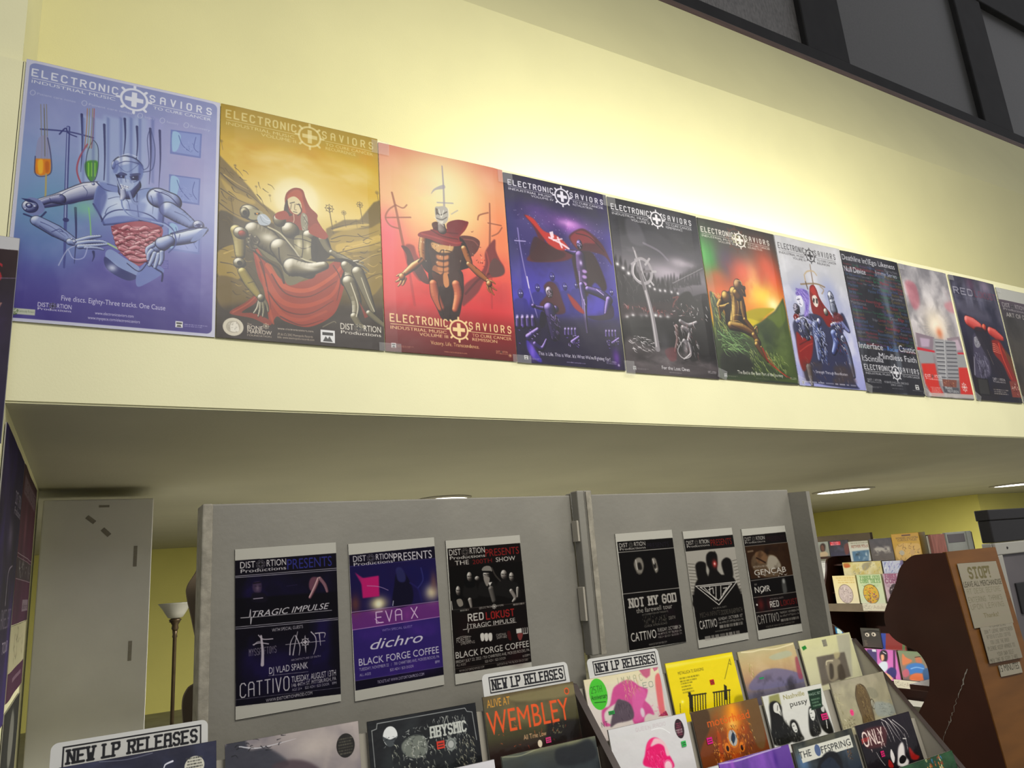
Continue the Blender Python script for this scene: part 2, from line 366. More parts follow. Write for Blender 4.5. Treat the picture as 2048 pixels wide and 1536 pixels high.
# ---------------------------------------------------------------- drawing instructions for the prints (thousandths of width and height)
ART = {
 'blue_android': (0.6064,0.9193,513,630,[
  ['bg',[[0,'8f96b8'],[180,'959cc2'],[420,'9ba4c8'],[620,'8088b6'],[760,'625c9a'],[1000,'453c7a']]],
  ['glow',[145,576],195.9,268.1,'6f9db4',.75],
  ['glow',[58,418],123.8,206.3,'8fa3c8',.6],
  ['glow',[834,320],165,340.3,'aaa6c8',.8],
  ['glow',[185,707],165,154.7,'5f78a8',.6],
  ['noise',4,4,3,.45,.75,'4a3f86',.6,[0,763.4,1003.8,864.8],1,110],
  ['noise',5,5,8,.5,.8,'b5bbd8',.25,[0,0,1000,1000],1,0],
  ['poly',[266,183,402,185,419,478,291,479],'b2c0dc',.55,0,14.4],
  ['poly',[381,163,501,167,515,465,404,464],'aebcd8',.55,0,14.4],
  ['poly',[479,146,562,157,575,457,500,451],'a9b8d6',.55,0,14.4],
  ['poly',[540,135,623,146,635,449,560,443],'b4c0da',.55,0,14.4],
  ['poly',[601,124,686,135,696,441,620,434],'a2a4cc',.55,0,14.4],
  ['line',[277,181,290,299,292,415],13.4,'2c2f58',.85,1,2.1],
  ['line',[389,204,403,350,405,496],13.4,'2c2f58',.85,1,2.1],
  ['line',[489,161,497,240,493,320],13.4,'2c2f58',.85,1,2.1],
  ['line',[553,184,561,264,557,344],13.4,'2c2f58',.85,1,2.1],
  ['line',[622,181,632,299,630,417],13.4,'2c2f58',.85,1,2.1],
  ['line',[672,181,682,304,680,426],13.4,'2c2f58',.85,1,2.1],
  ['line',[280,559,292,665,293,771],13.4,'2c2f58',.85,1,2.1],
  ['line',[377,718,381,736,374,756],13.4,'2c2f58',.85,1,2.1],
  ['noise',3,3,12,.35,.8,'aeb6da',.35,[-10.5,192,885.8,260.1],1,120],
  ['poly',[730,167,901,158,898,267,731,272],'6f7cae',.9,0,0],
  ['poly',[739,173,892,165,889,260,741,262],'8f9cc8',.95,0,0],
  ['poly',[741,176,785,184,772,246,743,256],'a9cbe0',.7,1,0],
  ['line',[774,186,797,226,842,249],4.1,'4d5a92',.9,1],
  ['line',[868,179,859,225,882,243],4.1,'4d5a92',.9,1],
  ['scrib',796.5,208.6,871.3,253.6,16,['4d5a92','a8b4dc'],3.1,.7,860,20.6],
  ['poly',[731,360,900,355,898,471,733,472],'6f7cae',.9,0,0],
  ['poly',[740,366,892,361,889,464,743,463],'8f9cc8',.95,0,0],
  ['poly',[742,369,785,378,773,449,744,458],'a9cbe0',.7,1,0],
  ['line',[774,380,797,419,841,453],4.1,'4d5a92',.9,1],
  ['line',[868,375,859,419,882,448],4.1,'4d5a92',.9,1],
  ['scrib',796.6,402,871.7,457.9,16,['4d5a92','a8b4dc'],3.1,.7,852,20.6],
  ['poly',[734,560,908,557,906,676,736,674],'6f7cae',.9,0,0],
  ['poly',[743,565,899,563,897,668,746,665],'8f9cc8',.95,0,0],
  ['poly',[745,568,787,578,776,652,747,660],'a9cbe0',.7,1,0],
  ['line',[776,579,799,618,843,658],4.1,'4d5a92',.9,1],
  ['line',[876,576,867,618,890,653],4.1,'4d5a92',.9,1],
  ['scrib',798.3,601.3,879.7,662,16,['4d5a92','a8b4dc'],3.1,.7,845,20.6],
  ['glow',[827,647],61.9,51.6,'b9bfe4',.6],
  ['line',[219,245,230,472,238,610],17.5,'4a5080',1,1],
  ['line',[217,245,229,472,237,611],6.2,'a8b2d4',.9,1],
  ['line',[238,610,246,738,248,791],15.5,'454a80',.8,1,8.3],
  ['oval',[240,610],14.4,12.4,'353868',1,0],
  ['line',[93,274,221,263,340,268],9.3,'4a4f7c',1,1],
  ['line',[180,280,206,251,221,269,260,277],7.2,'3c4070',1,1],
  ['line',[83,175,97,286,105,348,108,442],4.1,'8a8478',.8,1],
  ['line',[98,172,113,283,121,346,123,440],4.1,'8a8478',.8,1],
  ['line',[109,170,123,281,131,344,133,438],4.1,'8a8478',.8,1],
  ['poly',[87,311,127,298,149,357,155,435,111,459,80,446,79,384],'9a9ab4',.75,1,0],
  ['poly',[80,393,150,385,154,442,111,456,81,448],'d08a30',1,0,3.1],
  ['poly',[92,401,114,394,118,441,101,447],'f0c050',.9,1,4.1],
  ['poly',[126,400,142,398,145,433,132,439],'b06820',.8,1,3.1],
  ['line',[79,384,84,446,111,459,155,437,149,373,127,303],5.2,'4c5070',.9,1],
  ['line',[134,446,139,531,128,540],8.3,'b5a878',.9,1],
  ['line',[100,188,122,377],4.1,'6a6858',.7,1],
  ['poly',[313,291,341,274,364,299,371,404,350,447,319,412],'9fb0c0',.8,1,0],
  ['poly',[311,373,367,360,369,404,350,447,317,420],'4f8a3c',1,1,2.1],
  ['line',[326,374,330,426],6.2,'9fd060',.8,1],
  ['line',[341,372,345,424],6.2,'9fd060',.8,1],
  ['line',[356,370,360,422],6.2,'9fd060',.8,1],
  ['line',[341,276,367,307,371,404,349,447,316,412,317,331,341,276],4.1,'39405c',.9,1],
  ['line',[302,152,305,235,302,317],4.1,'a87a50',.85,1],
  ['line',[313,150,316,233,314,315],4.1,'8a9070',.85,1],
  ['line',[327,147,330,230,327,313],4.1,'9a8a60',.85,1],
  ['line',[335,146,338,229,335,312],4.1,'a05a50',.85,1],
  ['line',[314,299,281,361,275,418,310,477,329,482],8.3,'9a5868',.95,1],
  ['line',[341,551,354,612,361,666],6.2,'93c08a',.9,1],
  ['glow',[326,553],61.9,51.6,'8ed0a0',.5],
  ['limb',[442,459,330,486,204,534,108,565],[41.3,53.6,37.1,26.8],['3a3c66','a9aec6','e6e8f2']],
  ['limb',[204,534,160,543,108,565],[30.9,18.6,16.5],['2b2c50','6c7098','c0c4da']],
  ['poly',[63,548,116,549,141,584,104,611,50,595],'7f88b0',1,1,0],
  ['ball',[76,578],37.1,37.1,['2f335c','a0a8c8','e8ecf6']],
  ['oval',[71,575],16.5,15.5,'30345c',1,0],
  ['ball',[71,575],10.3,10.3,['444a78','9aa2c4','eef0f8']],
  ['poly',[32,552,72,551,108,565,64,563],'343a64',1,0,0],
  ['line',[52,610,114,618,147,591],9.3,'2f335c',.9,1],
  ['limb',[111,629,198,657,277,686],[30.9,37.1,22.7],['353a60','98a4c8','dfe6f4']],
  ['line',[180,663,215,648,232,657],4.1,'3a4070',.9,1],
  ['limb',[268,691,310,694],[20.6,18.6],['353a60','98a4c8','dfe6f4']],
  ['limb',[300,684,354,666,404,655],[12.4,12.4,7.2],['353a60','98a4c8','dfe6f4']],
  ['limb',[301,695,355,682,420,676,459,686],[14.4,12.4,9.3,5.2],['353a60','98a4c8','dfe6f4']],
  ['limb',[311,705,375,695,440,683],[14.4,11.3,6.2],['353a60','98a4c8','dfe6f4']],
  ['limb',[339,706,394,702,423,705],[9.3,7.2,5.2],['353a60','98a4c8','dfe6f4']],
  ['line',[292,703,258,722,234,762,223,785],5.2,'c8cce4',.7,1],
  ['line',[262,722,288,753,333,745,348,705],5.2,'b8bee0',.8,1],
  ['line',[444,680,498,697],10.3,'b9d0a8',.9,1],
  ['poly',[362,533,384,451,481,447,570,449,650,427,703,456,710,583,608,573,501,595,420,608,393,568],'93a2c8',1,1,0,'8492bc'],
  ['poly',[371,446,440,428,505,446,482,469,414,470],'a8b4d2',1,1,0],
  ['line',[371,446,414,469,482,471,541,457],6.2,'2d3158',.9,1],
  ['poly',[399,496,482,469,563,499,577,554,491,588,414,596],'b3c0de',1,1,4.1],
  ['poly',[584,505,641,456,696,474,699,547,627,564,587,553],'a9b6d8',1,1,4.1],
  ['glow',[476,518],61.9,46.4,'dfe8f6',.8],
  ['glow',[629,507],46.4,41.3,'d2dcf0',.8],
  ['line',[571,462,574,506,588,569],5.2,'39406c',.9,1],
  ['line',[407,597,431,564,487,541,576,536,646,546,701,576],7.2,'3c4472',.9,1],
  ['line',[362,533,393,568,420,608],9.3,'2b2f58',.9,1],
  ['line',[703,456,710,521,707,581],9.3,'2b2f58',.9,1],
  ['line',[420,608,501,593,608,571,704,581],10.3,'23264c',.95,1],
  ['limb',[683,467,745,476],[63.9,59.8],['353a60','98a4c8','dfe6f4']],
  ['line',[661,441,734,452,788,487],6.2,'343a68',.9,1],
  ['limb',[737,510,790,528,854,554],[51.6,47.4,30.9],['353a60','98a4c8','dfe6f4']],
  ['ball',[897,555],30.9,28.9,['2e3258','8890b4','e2e6f2']],
  ['oval',[899,557],12.4,12.4,'3c4270',1,0],
  ['limb',[935,569,856,607,743,636],[16.5,41.3,35.1],['353a60','98a4c8','dfe6f4']],
  ['poly',[946,560,910,610,857,628,898,582],'8f9cc4',.9,1,0],
  ['line',[752,606,855,574,940,562],7.2,'2c3058',.9,1],
  ['line',[708,563,761,589,780,644,745,684],7.2,'4a5488',.9,1],
  ['poly',[362,533,384,454,425,493,404,567,398,576],'5a6498',.75,1,8.3],
  ['poly',[671,448,705,464,711,575,684,574,685,508],'4c558c',.75,1,8.3],
  ['poly',[524,512,573,498,623,500,606,542,578,570,542,550],'7f8cba',.6,1,12.4],
  ['poly',[414,590,489,565,577,560,578,578,491,596,420,609],'6a76aa',.7,1,5.2],
  ['poly',[587,559,678,558,705,581,608,573],'6a76aa',.7,1,5.2],
  ['poly',[383,443,441,443,491,456,473,472,414,469],'6f7cb0',.6,1,6.2],
  ['line',[422,445,471,448,520,450],4.1,'333a68',.85,1,1.5],
  ['line',[570,453,620,436,671,440],4.1,'333a68',.85,1,1.5],
  ['line',[482,473,523,496,541,534],4.1,'333a68',.85,1,1.5],
  ['line',[642,464,654,496,654,537],4.1,'333a68',.85,1,1.5],
  ['line',[431,504,484,489,534,503],4.1,'333a68',.85,1,1.5],
  ['line',[421,565,434,540,476,518],4.1,'333a68',.85,1,1.5],
  ['line',[530,592,549,585,608,574],4.1,'333a68',.85,1,1.5],
  ['line',[203,522,237,498,291,473,328,462],4.1,'3a416e',.85,1,1.5],
  ['line',[215,548,260,546,314,523],4.1,'3a416e',.85,1,1.5],
  ['line',[309,470,330,490,323,514],4.1,'3a416e',.85,1,1.5],
  ['line',[159,536,172,553],4.1,'3a416e',.85,1,1.5],
  ['line',[128,631,178,644,244,675],4.1,'3a416e',.85,1,1.5],
  ['line',[125,646,172,667,255,696],4.1,'3a416e',.85,1,1.5],
  ['line',[215,655,243,660,258,673],4.1,'3a416e',.85,1,1.5],
  ['line',[768,514,821,526,854,545],4.1,'3a416e',.85,1,1.5],
  ['line',[749,550,791,561,844,567],4.1,'3a416e',.85,1,1.5],
  ['line',[799,605,794,630],4.1,'3a416e',.85,1,1.5],
  ['line',[762,609,762,638],4.1,'3a416e',.85,1,1.5],
  ['line',[682,447,712,439,755,454],4.1,'3a416e',.85,1,1.5],
  ['ball',[97,576],7.2,7.2,['2c3058','9aa2c4','f0f2fa']],
  ['ball',[57,591],6.2,6.2,['2c3058','9aa2c4','f0f2fa']],
  ['ball',[287,689],9.3,9.3,['2c3058','9aa2c4','f0f2fa']],
  ['ball',[274,679],6.2,6.2,['2c3058','9aa2c4','f0f2fa']],
  ['ball',[881,555],7.2,7.2,['2c3058','9aa2c4','f0f2fa']],
  ['ball',[913,559],6.2,6.2,['2c3058','9aa2c4','f0f2fa']],
  ['ball',[355,454],8.3,8.3,['2c3058','9aa2c4','f0f2fa']],
  ['poly',[456,612,510,592,608,573,702,586,704,632,665,688,604,751,539,728,488,691,468,650],'a0606c',1,1,0],
  ['poly',[469,622,589,597,690,601,682,646,636,707,598,742,518,711,487,675],'c99aa2',1,1,4.1],
  ['limb',[468,617,490,622,512,616],[13.4,15.5,12.4],['5a2030','b87c86','ecc6ca']],
  ['limb',[512,615,533,605,556,613],[13.4,15.5,12.4],['5a2030','b87c86','ecc6ca']],
  ['limb',[556,612,578,616,600,610],[13.4,15.5,12.4],['5a2030','b87c86','ecc6ca']],
  ['limb',[600,609,622,599,645,607],[13.4,15.5,12.4],['5a2030','b87c86','ecc6ca']],
  ['limb',[645,606,668,610,690,604],[13.4,15.5,12.4],['5a2030','b87c86','ecc6ca']],
  ['limb',[473,637,493,627,516,635],[13.4,15.5,12.4],['5a2030','b87c86','ecc6ca']],
  ['limb',[515,634,537,639,559,632],[13.4,15.5,12.4],['5a2030','b87c86','ecc6ca']],
  ['limb',[559,631,580,622,602,630],[13.4,15.5,12.4],['5a2030','b87c86','ecc6ca']],
  ['limb',[602,628,625,633,647,627],[13.4,15.5,12.4],['5a2030','b87c86','ecc6ca']],
  ['limb',[647,626,668,616,691,624],[13.4,15.5,12.4],['5a2030','b87c86','ecc6ca']],
  ['limb',[481,656,506,660,531,653],[13.4,15.5,12.4],['5a2030','b87c86','ecc6ca']],
  ['limb',[531,653,556,643,583,650],[13.4,15.5,12.4],['5a2030','b87c86','ecc6ca']],
  ['limb',[583,649,609,654,635,647],[13.4,15.5,12.4],['5a2030','b87c86','ecc6ca']],
  ['limb',[635,646,660,636,687,644],[13.4,15.5,12.4],['5a2030','b87c86','ecc6ca']],
  ['limb',[489,675,512,665,535,673],[13.4,15.5,12.4],['5a2030','b87c86','ecc6ca']],
  ['limb',[535,672,559,676,583,670],[13.4,15.5,12.4],['5a2030','b87c86','ecc6ca']],
  ['limb',[583,669,606,660,630,667],[13.4,15.5,12.4],['5a2030','b87c86','ecc6ca']],
  ['limb',[630,666,655,671,678,665],[13.4,15.5,12.4],['5a2030','b87c86','ecc6ca']],
  ['limb',[504,693,530,697,556,691],[13.4,15.5,12.4],['5a2030','b87c86','ecc6ca']],
  ['limb',[556,690,582,681,609,688],[13.4,15.5,12.4],['5a2030','b87c86','ecc6ca']],
  ['limb',[609,687,636,692,662,685],[13.4,15.5,12.4],['5a2030','b87c86','ecc6ca']],
  ['limb',[528,711,557,701,587,708],[13.4,15.5,12.4],['5a2030','b87c86','ecc6ca']],
  ['limb',[587,708,618,712,648,705],[13.4,15.5,12.4],['5a2030','b87c86','ecc6ca']],
  ['limb',[558,729,595,732,632,725],[13.4,15.5,12.4],['5a2030','b87c86','ecc6ca']],
  ['scrib',473.3,618,686.4,717.6,34,['5a1c2c','7a3442'],5.2,.8,4,30.9,20],
  ['line',[458,612,532,623,620,609,700,588],12.4,'7a3444',.8,1],
  ['line',[484,632,552,636,621,620,681,615],4.1,'5e2434',.7,1],
  ['line',[494,649,554,654,622,639,670,635],4.1,'5e2434',.7,1],
  ['line',[505,667,555,673,623,658,659,655],4.1,'5e2434',.7,1],
  ['line',[516,686,556,693,624,678,648,677],4.1,'5e2434',.7,1],
  ['line',[528,706,557,714,625,699,635,700],4.1,'5e2434',.7,1],
  ['poly',[433,721,460,701,529,729,599,756,592,789,465,762],'94a2c8',1,1,0],
  ['poly',[432,731,503,766,592,793,545,813,447,779],'3a3f6c',.9,1,0],
  ['glow',[470,771],22.7,20.6,'d8def0',.9],
  ['poly',[591,781,637,734,713,747,719,770,642,816,594,831],'7f8cbb',.9,1,0],
  ['line',[637,734,689,757,717,770,716,801],9.3,'23274e',.8,1],
  ['line',[540,747,600,773,638,738],5.2,'23264c',.9,1],
  ['ball',[694,665],49.5,37.1,['353a60','98a4c8','dfe6f4'],{'rot':-30}],
  ['limb',[743,636,713,651],[33,41.3],['353a60','98a4c8','dfe6f4']],
  ['limb',[663,664,639,679,635,699],[13.4,12.4,8.3],['353a60','98a4c8','dfe6f4']],
  ['limb',[659,685,645,702,642,722],[13.4,12.4,8.3],['353a60','98a4c8','dfe6f4']],
  ['limb',[675,695,662,724,650,745],[13.4,12.4,8.3],['353a60','98a4c8','dfe6f4']],
  ['limb',[695,697,687,725,678,750],[13.4,12.4,8.3],['353a60','98a4c8','dfe6f4']],
  ['limb',[710,687,711,715,702,736],[13.4,12.4,8.3],['353a60','98a4c8','dfe6f4']],
  ['noise',4,5,31,.3,.7,'544c90',.75,[23,818.9,991.9,825.7],1,80],
  ['limb',[529,430,521,464],[61.9,45.4],['2d3058','707aa4','aab4d0']],
  ['ball',[519,364],80.4,76.3,['353a60','98a4c8','dfe6f4']],
  ['poly',[448,377,438,402,468,410,470,431,491,460,531,459,552,444,578,415,598,380,592,347,523,349],'9fadce',1,1,0],
  ['line',[447,368,503,340,573,340,597,359],5.2,'3c4470',.9,1],
  ['line',[464,358,516,383,573,341],3.1,'4b5484',.7,1],
  ['line',[511,318,562,326,586,356],4.1,'4b5484',.6,1],
  ['poly',[458,400,505,397,504,411,466,413],'20244a',1,0,0],
  ['poly',[529,398,582,386,578,409,538,413],'20244a',1,0,0],
  ['ball',[489,405],5.2,5.2,['353a60','98a4c8','dfe6f4']],
  ['ball',[549,401],5.2,5.2,['353a60','98a4c8','dfe6f4']],
  ['poly',[469,422,503,411,550,419,548,443,521,458,486,454],'b4c0da',1,1,0],
  ['poly',[484,438,534,440,525,451,491,450],'e4e8f4',1,0,0],
  ['scrib',483.9,438.3,532,448,10,['444c7a'],3.1,.9,7,10.3,85],
  ['limb',[499,459,503,483,496,500],[14.4,16.5,7.2],['565c80','b8bed4','f0f2fa']],
  ['line',[496,500,506,531,547,558,648,568,719,574,762,597],9.3,'a4b2d4',.95,1],
  ['line',[496,500,506,531,547,558,648,568],3.1,'4c5688',.7,1],
  ['line',[531,463,553,500,574,506,582,472],12.4,'8f9cc0',.9,1],
  ['line',[541,462,559,496,577,497],4.1,'39406c',.8,1],
  ['line',[597,371,645,348,651,262,625,181],5.2,'3f466e',.8,1],
  ['line',[597,363,624,334,610,235,618,190],4.1,'3f466e',.8,1],
  ['ball',[447,364],10.3,26.8,['353a60','98a4c8','dfe6f4']],
  ['line',[472,324,516,307,561,312],5.2,'dfe6f6',.8,1],
  ['poly',[443,361,453,343,474,348,467,390,449,393],'6a76a8',.7,1,5.2],
  ['poly',[573,341,596,346,594,388,577,407],'5f6ba0',.7,1,5.2],
  ['line',[468,413,480,437,493,455],4.1,'3a4170',.9,1],
  ['line',[550,419,568,412,577,397],4.1,'3a4170',.9,1],
  ['line',[507,401,513,425],3.1,'4b5484',.8,1],
  ['poly',[486,387,516,391,507,399,467,400],'30355e',.8,1,0],
  ['poly',[531,389,576,378,582,385,542,396],'30355e',.8,1,0],
  ['poly',[279,189,293,195,312,460,302,454],'5a6698',.5,0,7.2],
  ['poly',[327,181,341,187,359,454,349,447],'5a6698',.5,0,7.2],
  ['poly',[399,168,413,174,431,444,420,437],'5a6698',.5,0,7.2],
  ['poly',[463,157,478,163,494,435,483,429],'5a6698',.5,0,7.2],
  ['poly',[513,148,528,154,543,429,532,422],'5a6698',.5,0,7.2],
  ['poly',[559,140,573,146,587,422,577,416],'5a6698',.5,0,7.2],
  ['poly',[625,129,640,135,653,413,642,406],'5a6698',.5,0,7.2],
  ['title',32,64.2,948.9,27.6,'e2e4ee','','',1],
  ['line',[54,131,51,139,43,144,34,142,30,136,33,128,41,123,50,125,54,132],3.1,'c5c9de',.9,0],
  ['text','Patient care notes',62.5,243,138.1,8.9,'c5c9de','s',.8],
  ['line',[298,130,295,138,287,143,278,141,273,134,276,126,285,121,294,123,298,130],3.1,'c5c9de',.9,0],
  ['text','Patient care notes',307.4,524.6,136.7,9.1,'c5c9de','s',.8],
  ['line',[580,132,576,141,567,146,558,144,553,137,557,128,566,123,576,125,580,132],3.1,'c5c9de',.9,0],
  ['text','Surgery',589.6,639.7,140,9.4,'c5c9de','s',.8],
  ['line',[697,133,694,142,684,147,674,145,670,138,674,129,683,124,693,126,697,134],3.1,'c5c9de',.9,0],
  ['text','Recovery',707.4,769.7,141.2,9.6,'c5c9de','s',.8],
  ['line',[827,132,823,141,813,146,803,144,799,137,803,128,812,123,823,125,827,132],3.1,'c5c9de',.9,0],
  ['text','Recovery',837.1,946,140.1,9.7,'c5c9de','s',.8],
  ['text','Five discs. Eighty-Three tracks. One Cause',246.4,739.1,913,18.8,'d8d6ea','s',1],
  ['text','www.electronicsaviors.com',402.9,584.6,952.2,11,'e0deee','b',1],
  ['text','www.myspace.com/electronicsaviors',371.7,616.6,971.5,10.9,'e0deee','b',1],
  ['rect',36.3,954.1,137.1,975,'c6cabc',1],
  ['text','Community Partners',66.2,133.7,967.4,8.4,'7f8878','s',1],
  ['scrib',40,958,65.3,975.1,8,['5d7048'],5.2,.8,3,14.4],
  ['maker',146,926.6,294.8,28.3,'e8e6f4',1],
  ['label_mark',793.1,950.5,830.6,974.2],
  ['lines',838,956.8,962.7,970.4,2,'b0aecc',.8,1,0],
  ['poly',[717,719,745,714,747,751,721,752],'5a5898',.6,0,0],
  ['lines',720.9,720.6,744.7,748.4,4,'8f90c0',.8,1,0],
  ['border','cfd0de',17,15],
 ]),
 'yellow_pieta': (0.6103,0.9185,406,561,[
  ['bg',[[0,'a58f3c'],[100,'b49c3e'],[170,'c6a838'],[300,'d2b75a'],[420,'dcc884'],[500,'c9b36c'],[650,'7d6d38'],[850,'43381c'],[1000,'33291a']]],
  ['noise',2.5,9,5,.4,.75,'c29a22',.8,[-22.6,7.4,1031.4,311],1,110],
  ['noise',3,8,9,.5,.8,'e2d2a0',.6,[-19.7,103.8,1031.4,311],1,110],
  ['glow',[452,370],184.1,162.4,'f2ecc8',.95],
  ['oval',[452,370],140.7,146.2,'f6f2dc',.35,21.7],
  ['poly',[-1,236,96,300,178,359,240,413,324,450,324,527,-6,565],'7a6a40',1,0,3.2],
  ['poly',[1,321,87,371,179,390,282,447,314,498,150,532,-8,506],'8e7c48',1,0,3.2],
  ['poly',[638,484,753,430,858,417,958,321,1014,300,1009,615,636,572],'75663a',1,0,3.2],
  ['poly',[-8,491,150,509,314,498,376,599,376,751,0,784],'4a4028',1,1,4.3],
  ['poly',[659,529,751,479,916,452,1014,415,1020,532,864,564,703,589],'a08c4c',1,1,4.3],
  ['poly',[794,587,911,567,1014,532,1012,680,902,769,836,671],'8a7840',1,1,4.3],
  ['poly',[1,653,112,612,153,697,115,759,9,754],'98843f',1,1,4.3],
  ['poly',[4,755,135,765,195,825,79,892,7,855],'6e5e34',1,1,5.4],
  ['poly',[704,549,854,516,1011,466,1016,490,865,548,725,586],'c2aa60',.9,1,3.2],
  ['poly',[671,488,787,450,893,429,916,439,774,476],'c4ae6a',.9,1,3.2],
  ['poly',[7,336,98,385,199,411,189,427,68,405],'b49e58',.8,1,3.2],
  ['scrib',661.3,440.5,1006,680.3,34,['3b3018','c8b070','52451f'],6.5,.8,3,75.8,-14],
  ['scrib',-9.7,276.1,282.7,532.2,26,['3b3018','5a4c28'],6.5,.8,4,65,38],
  ['scrib',0,609,205.2,875.3,22,['3b3018','2a2010','b09a50'],6.5,.7,6,65,20],
  ['gear',[660,388],28.1,'5b4e2c',.9],
  ['line',[660,388,668,429,684,501],6.2,'5b4e2c',.9,0],
  ['gear',[754,397],16.2,'5b4e2c',.9],
  ['line',[754,397,758,421,767,463],3.6,'5b4e2c',.9,0],
  ['gear',[861,346],21.7,'5b4e2c',.9],
  ['line',[861,346,867,378,879,435],4.8,'5b4e2c',.9,0],
  ['gear',[984,270],13,'5b4e2c',.9],
  ['line',[984,270,988,290,995,325],2.9,'5b4e2c',.9,0],
  ['gear',[701,444],7.6,'5b4e2c',.9],
  ['line',[701,444,703,455,707,474],1.7,'5b4e2c',.9,0],
  ['gear',[68,420],17.3,'5b4e2c',.9],
  ['line',[68,420,74,444,84,485],3.8,'5b4e2c',.9,0],
  ['gear',[88,269],8.7,'5b4e2c',.9],
  ['line',[88,269,91,282,96,303],1.9,'5b4e2c',.9,0],
  ['gear',[292,375],7.6,'5b4e2c',.9],
  ['line',[292,375,294,386,299,404],1.7,'5b4e2c',.9,0],
  ['gear',[211,346],7.6,'5b4e2c',.9],
  ['line',[211,346,213,357,218,376],1.7,'5b4e2c',.9,0],
  ['gear',[7,171],9.7,'5b4e2c',.9],
  ['line',[7,171,10,185,16,209],2.1,'5b4e2c',.9,0],
  ['gear',[834,424],8.7,'5b4e2c',.9],
  ['line',[834,424,837,437,841,459],1.9,'5b4e2c',.9,0],
  ['poly',[3,883,254,835,1005,809,994,1028,7,1022],'2c231b',.85,0,32.5],
  ['poly',[5,946,459,923,999,919,994,1028,7,1015],'2a1f1c',.9,0,15.2],
  ['poly',[382,379,398,345,442,321,491,324,512,362,539,399,583,426,583,450,615,486,648,523,527,528,387,512,314,474,334,448,382,427],'7c3520',1,1,0],
  ['poly',[398,361,441,331,483,333,496,380,511,426,484,430,463,376,409,379],'a2543a',.9,1,4.3],
  ['poly',[398,381,441,361,479,382,484,422,462,440,430,436,409,415],'d8cca8',1,1,0],
  ['poly',[398,381,407,431,430,446,398,456,377,443,382,403],'2a1814',.9,1,0],
  ['line',[414,395,441,387],5.4,'1a1410',1,1],
  ['line',[454,395,476,395],5.4,'1a1410',1,1],
  ['line',[445,395,441,419,452,421],4.3,'6a5c44',.9,1],
  ['line',[434,431,456,432],5.4,'3a2a20',1,1],
  ['line',[468,392,484,422,462,444],7.6,'2a1c14',.9,1],
  ['line',[422,398,417,422],4.3,'4a3c30',.8,1],
  ['poly',[490,429,519,442,523,489,510,522,489,509,478,462],'8e8a78',1,1,0],
  ['scrib',484.1,433.8,518.2,505.4,18,['cfcaba','4c483c'],4.3,.9,8,39,80],
  ['line',[435,442,438,467,430,484],4.3,'e0dcc8',.8,1],
  ['poly',[324,465,387,442,398,503,483,509,570,523,580,625,525,650,461,637,376,599,324,527],'55503c',1,1,0],
  ['ball',[414,517],56.3,56.3,['14110e','716b56','f6f2e4']],
  ['ball',[532,528],43.3,39,['14110e','716b56','f6f2e4']],
  ['ball',[350,478],37.9,47.6,['14110e','716b56','f6f2e4']],
  ['poly',[440,546,494,532,559,556,541,629,482,638,445,607],'8a8468',1,1,0],
  ['line',[489,532,491,587,482,635],5.4,'1e1a14',.9,1],
  ['line',[440,577,491,591,548,573],5.4,'1e1a14',.9,1],
  ['line',[429,555,483,549,559,560],6.5,'1e1a14',.9,1],
  ['glow',[467,574],15.2,32.5,'efe8cc',.8],
  ['glow',[520,584],13,32.5,'efe8cc',.7],
  ['poly',[548,534,614,534,613,629,547,640],'171310',.9,1,0],
  ['poly',[593,521,643,519,669,592,613,629,592,576],'262018',1,1,0],
  ['limb',[614,534,641,571,669,592],[28.1,23.8,17.3],['14110e','716b56','f6f2e4']],
  ['limb',[669,588,736,609,804,623],[17.3,26,16.2],['14110e','716b56','f6f2e4']],
  ['limb',[815,617,850,610,873,616],[11.9,8.7,5.4],['14110e','716b56','f6f2e4']],
  ['limb',[821,625,873,632,907,649],[11.9,8.7,5.4],['14110e','716b56','f6f2e4']],
  ['limb',[815,634,849,646,889,659],[11.9,8.7,5.4],['14110e','716b56','f6f2e4']],
  ['limb',[809,638,831,660,848,670],[11.9,8.7,5.4],['14110e','716b56','f6f2e4']],
  ['poly',[571,467,626,493,648,519,614,534,527,512],'8a3c26',1,1,0],
  ['poly',[334,448,387,434,409,463,355,477,324,469],'8a3a26',1,1,0],
  ['poly',[192,603,222,615,284,684,387,743,524,723,679,631,752,628,762,678,719,799,662,872,521,927,386,913,335,895,295,927,264,798,223,727],'8a3820',1,1,0],
  ['line',[284,684,376,766,523,769,677,694,735,641],36.8,'b8603e',.75,1,14.7],
  ['line',[264,731,356,827,501,839,664,780,728,689],39,'aa5030',.75,1,15.6],
  ['line',[284,781,356,879,480,900,630,852],32.5,'a04a2c',.75,1,13],
  ['line',[217,631,253,725,285,848,315,926],28.1,'a4502f',.75,1,11.3],
  ['line',[304,720,387,795,534,795,699,715],9.7,'4a170c',.85,1,3.2],
  ['line',[284,796,376,866,522,871,675,803],9.7,'4a170c',.85,1,3.2],
  ['line',[238,674,274,760,300,868],9.7,'4a170c',.85,1,3.2],
  ['line',[679,647,722,705,697,801],9.7,'4a170c',.85,1,3.2],
  ['line',[356,894,479,922,607,891],9.7,'4a170c',.85,1,3.2],
  ['line',[202,617,253,687,274,775],9.7,'4a170c',.85,1,3.2],
  ['poly',[70,899,156,850,224,808,215,846,137,891,196,890,255,901,305,919,285,935,196,912],'7c3420',1,1,0],
  ['line',[89,895,166,857,216,820],7.6,'a8583c',.8,1],
  ['line',[6,313,87,360,179,390,282,447],6.5,'2e2412',.8,1,1.6],
  ['line',[8,382,98,416,189,435],6.5,'2e2412',.8,1,1.6],
  ['line',[0,444,80,480,160,497],6.5,'2e2412',.8,1,1.6],
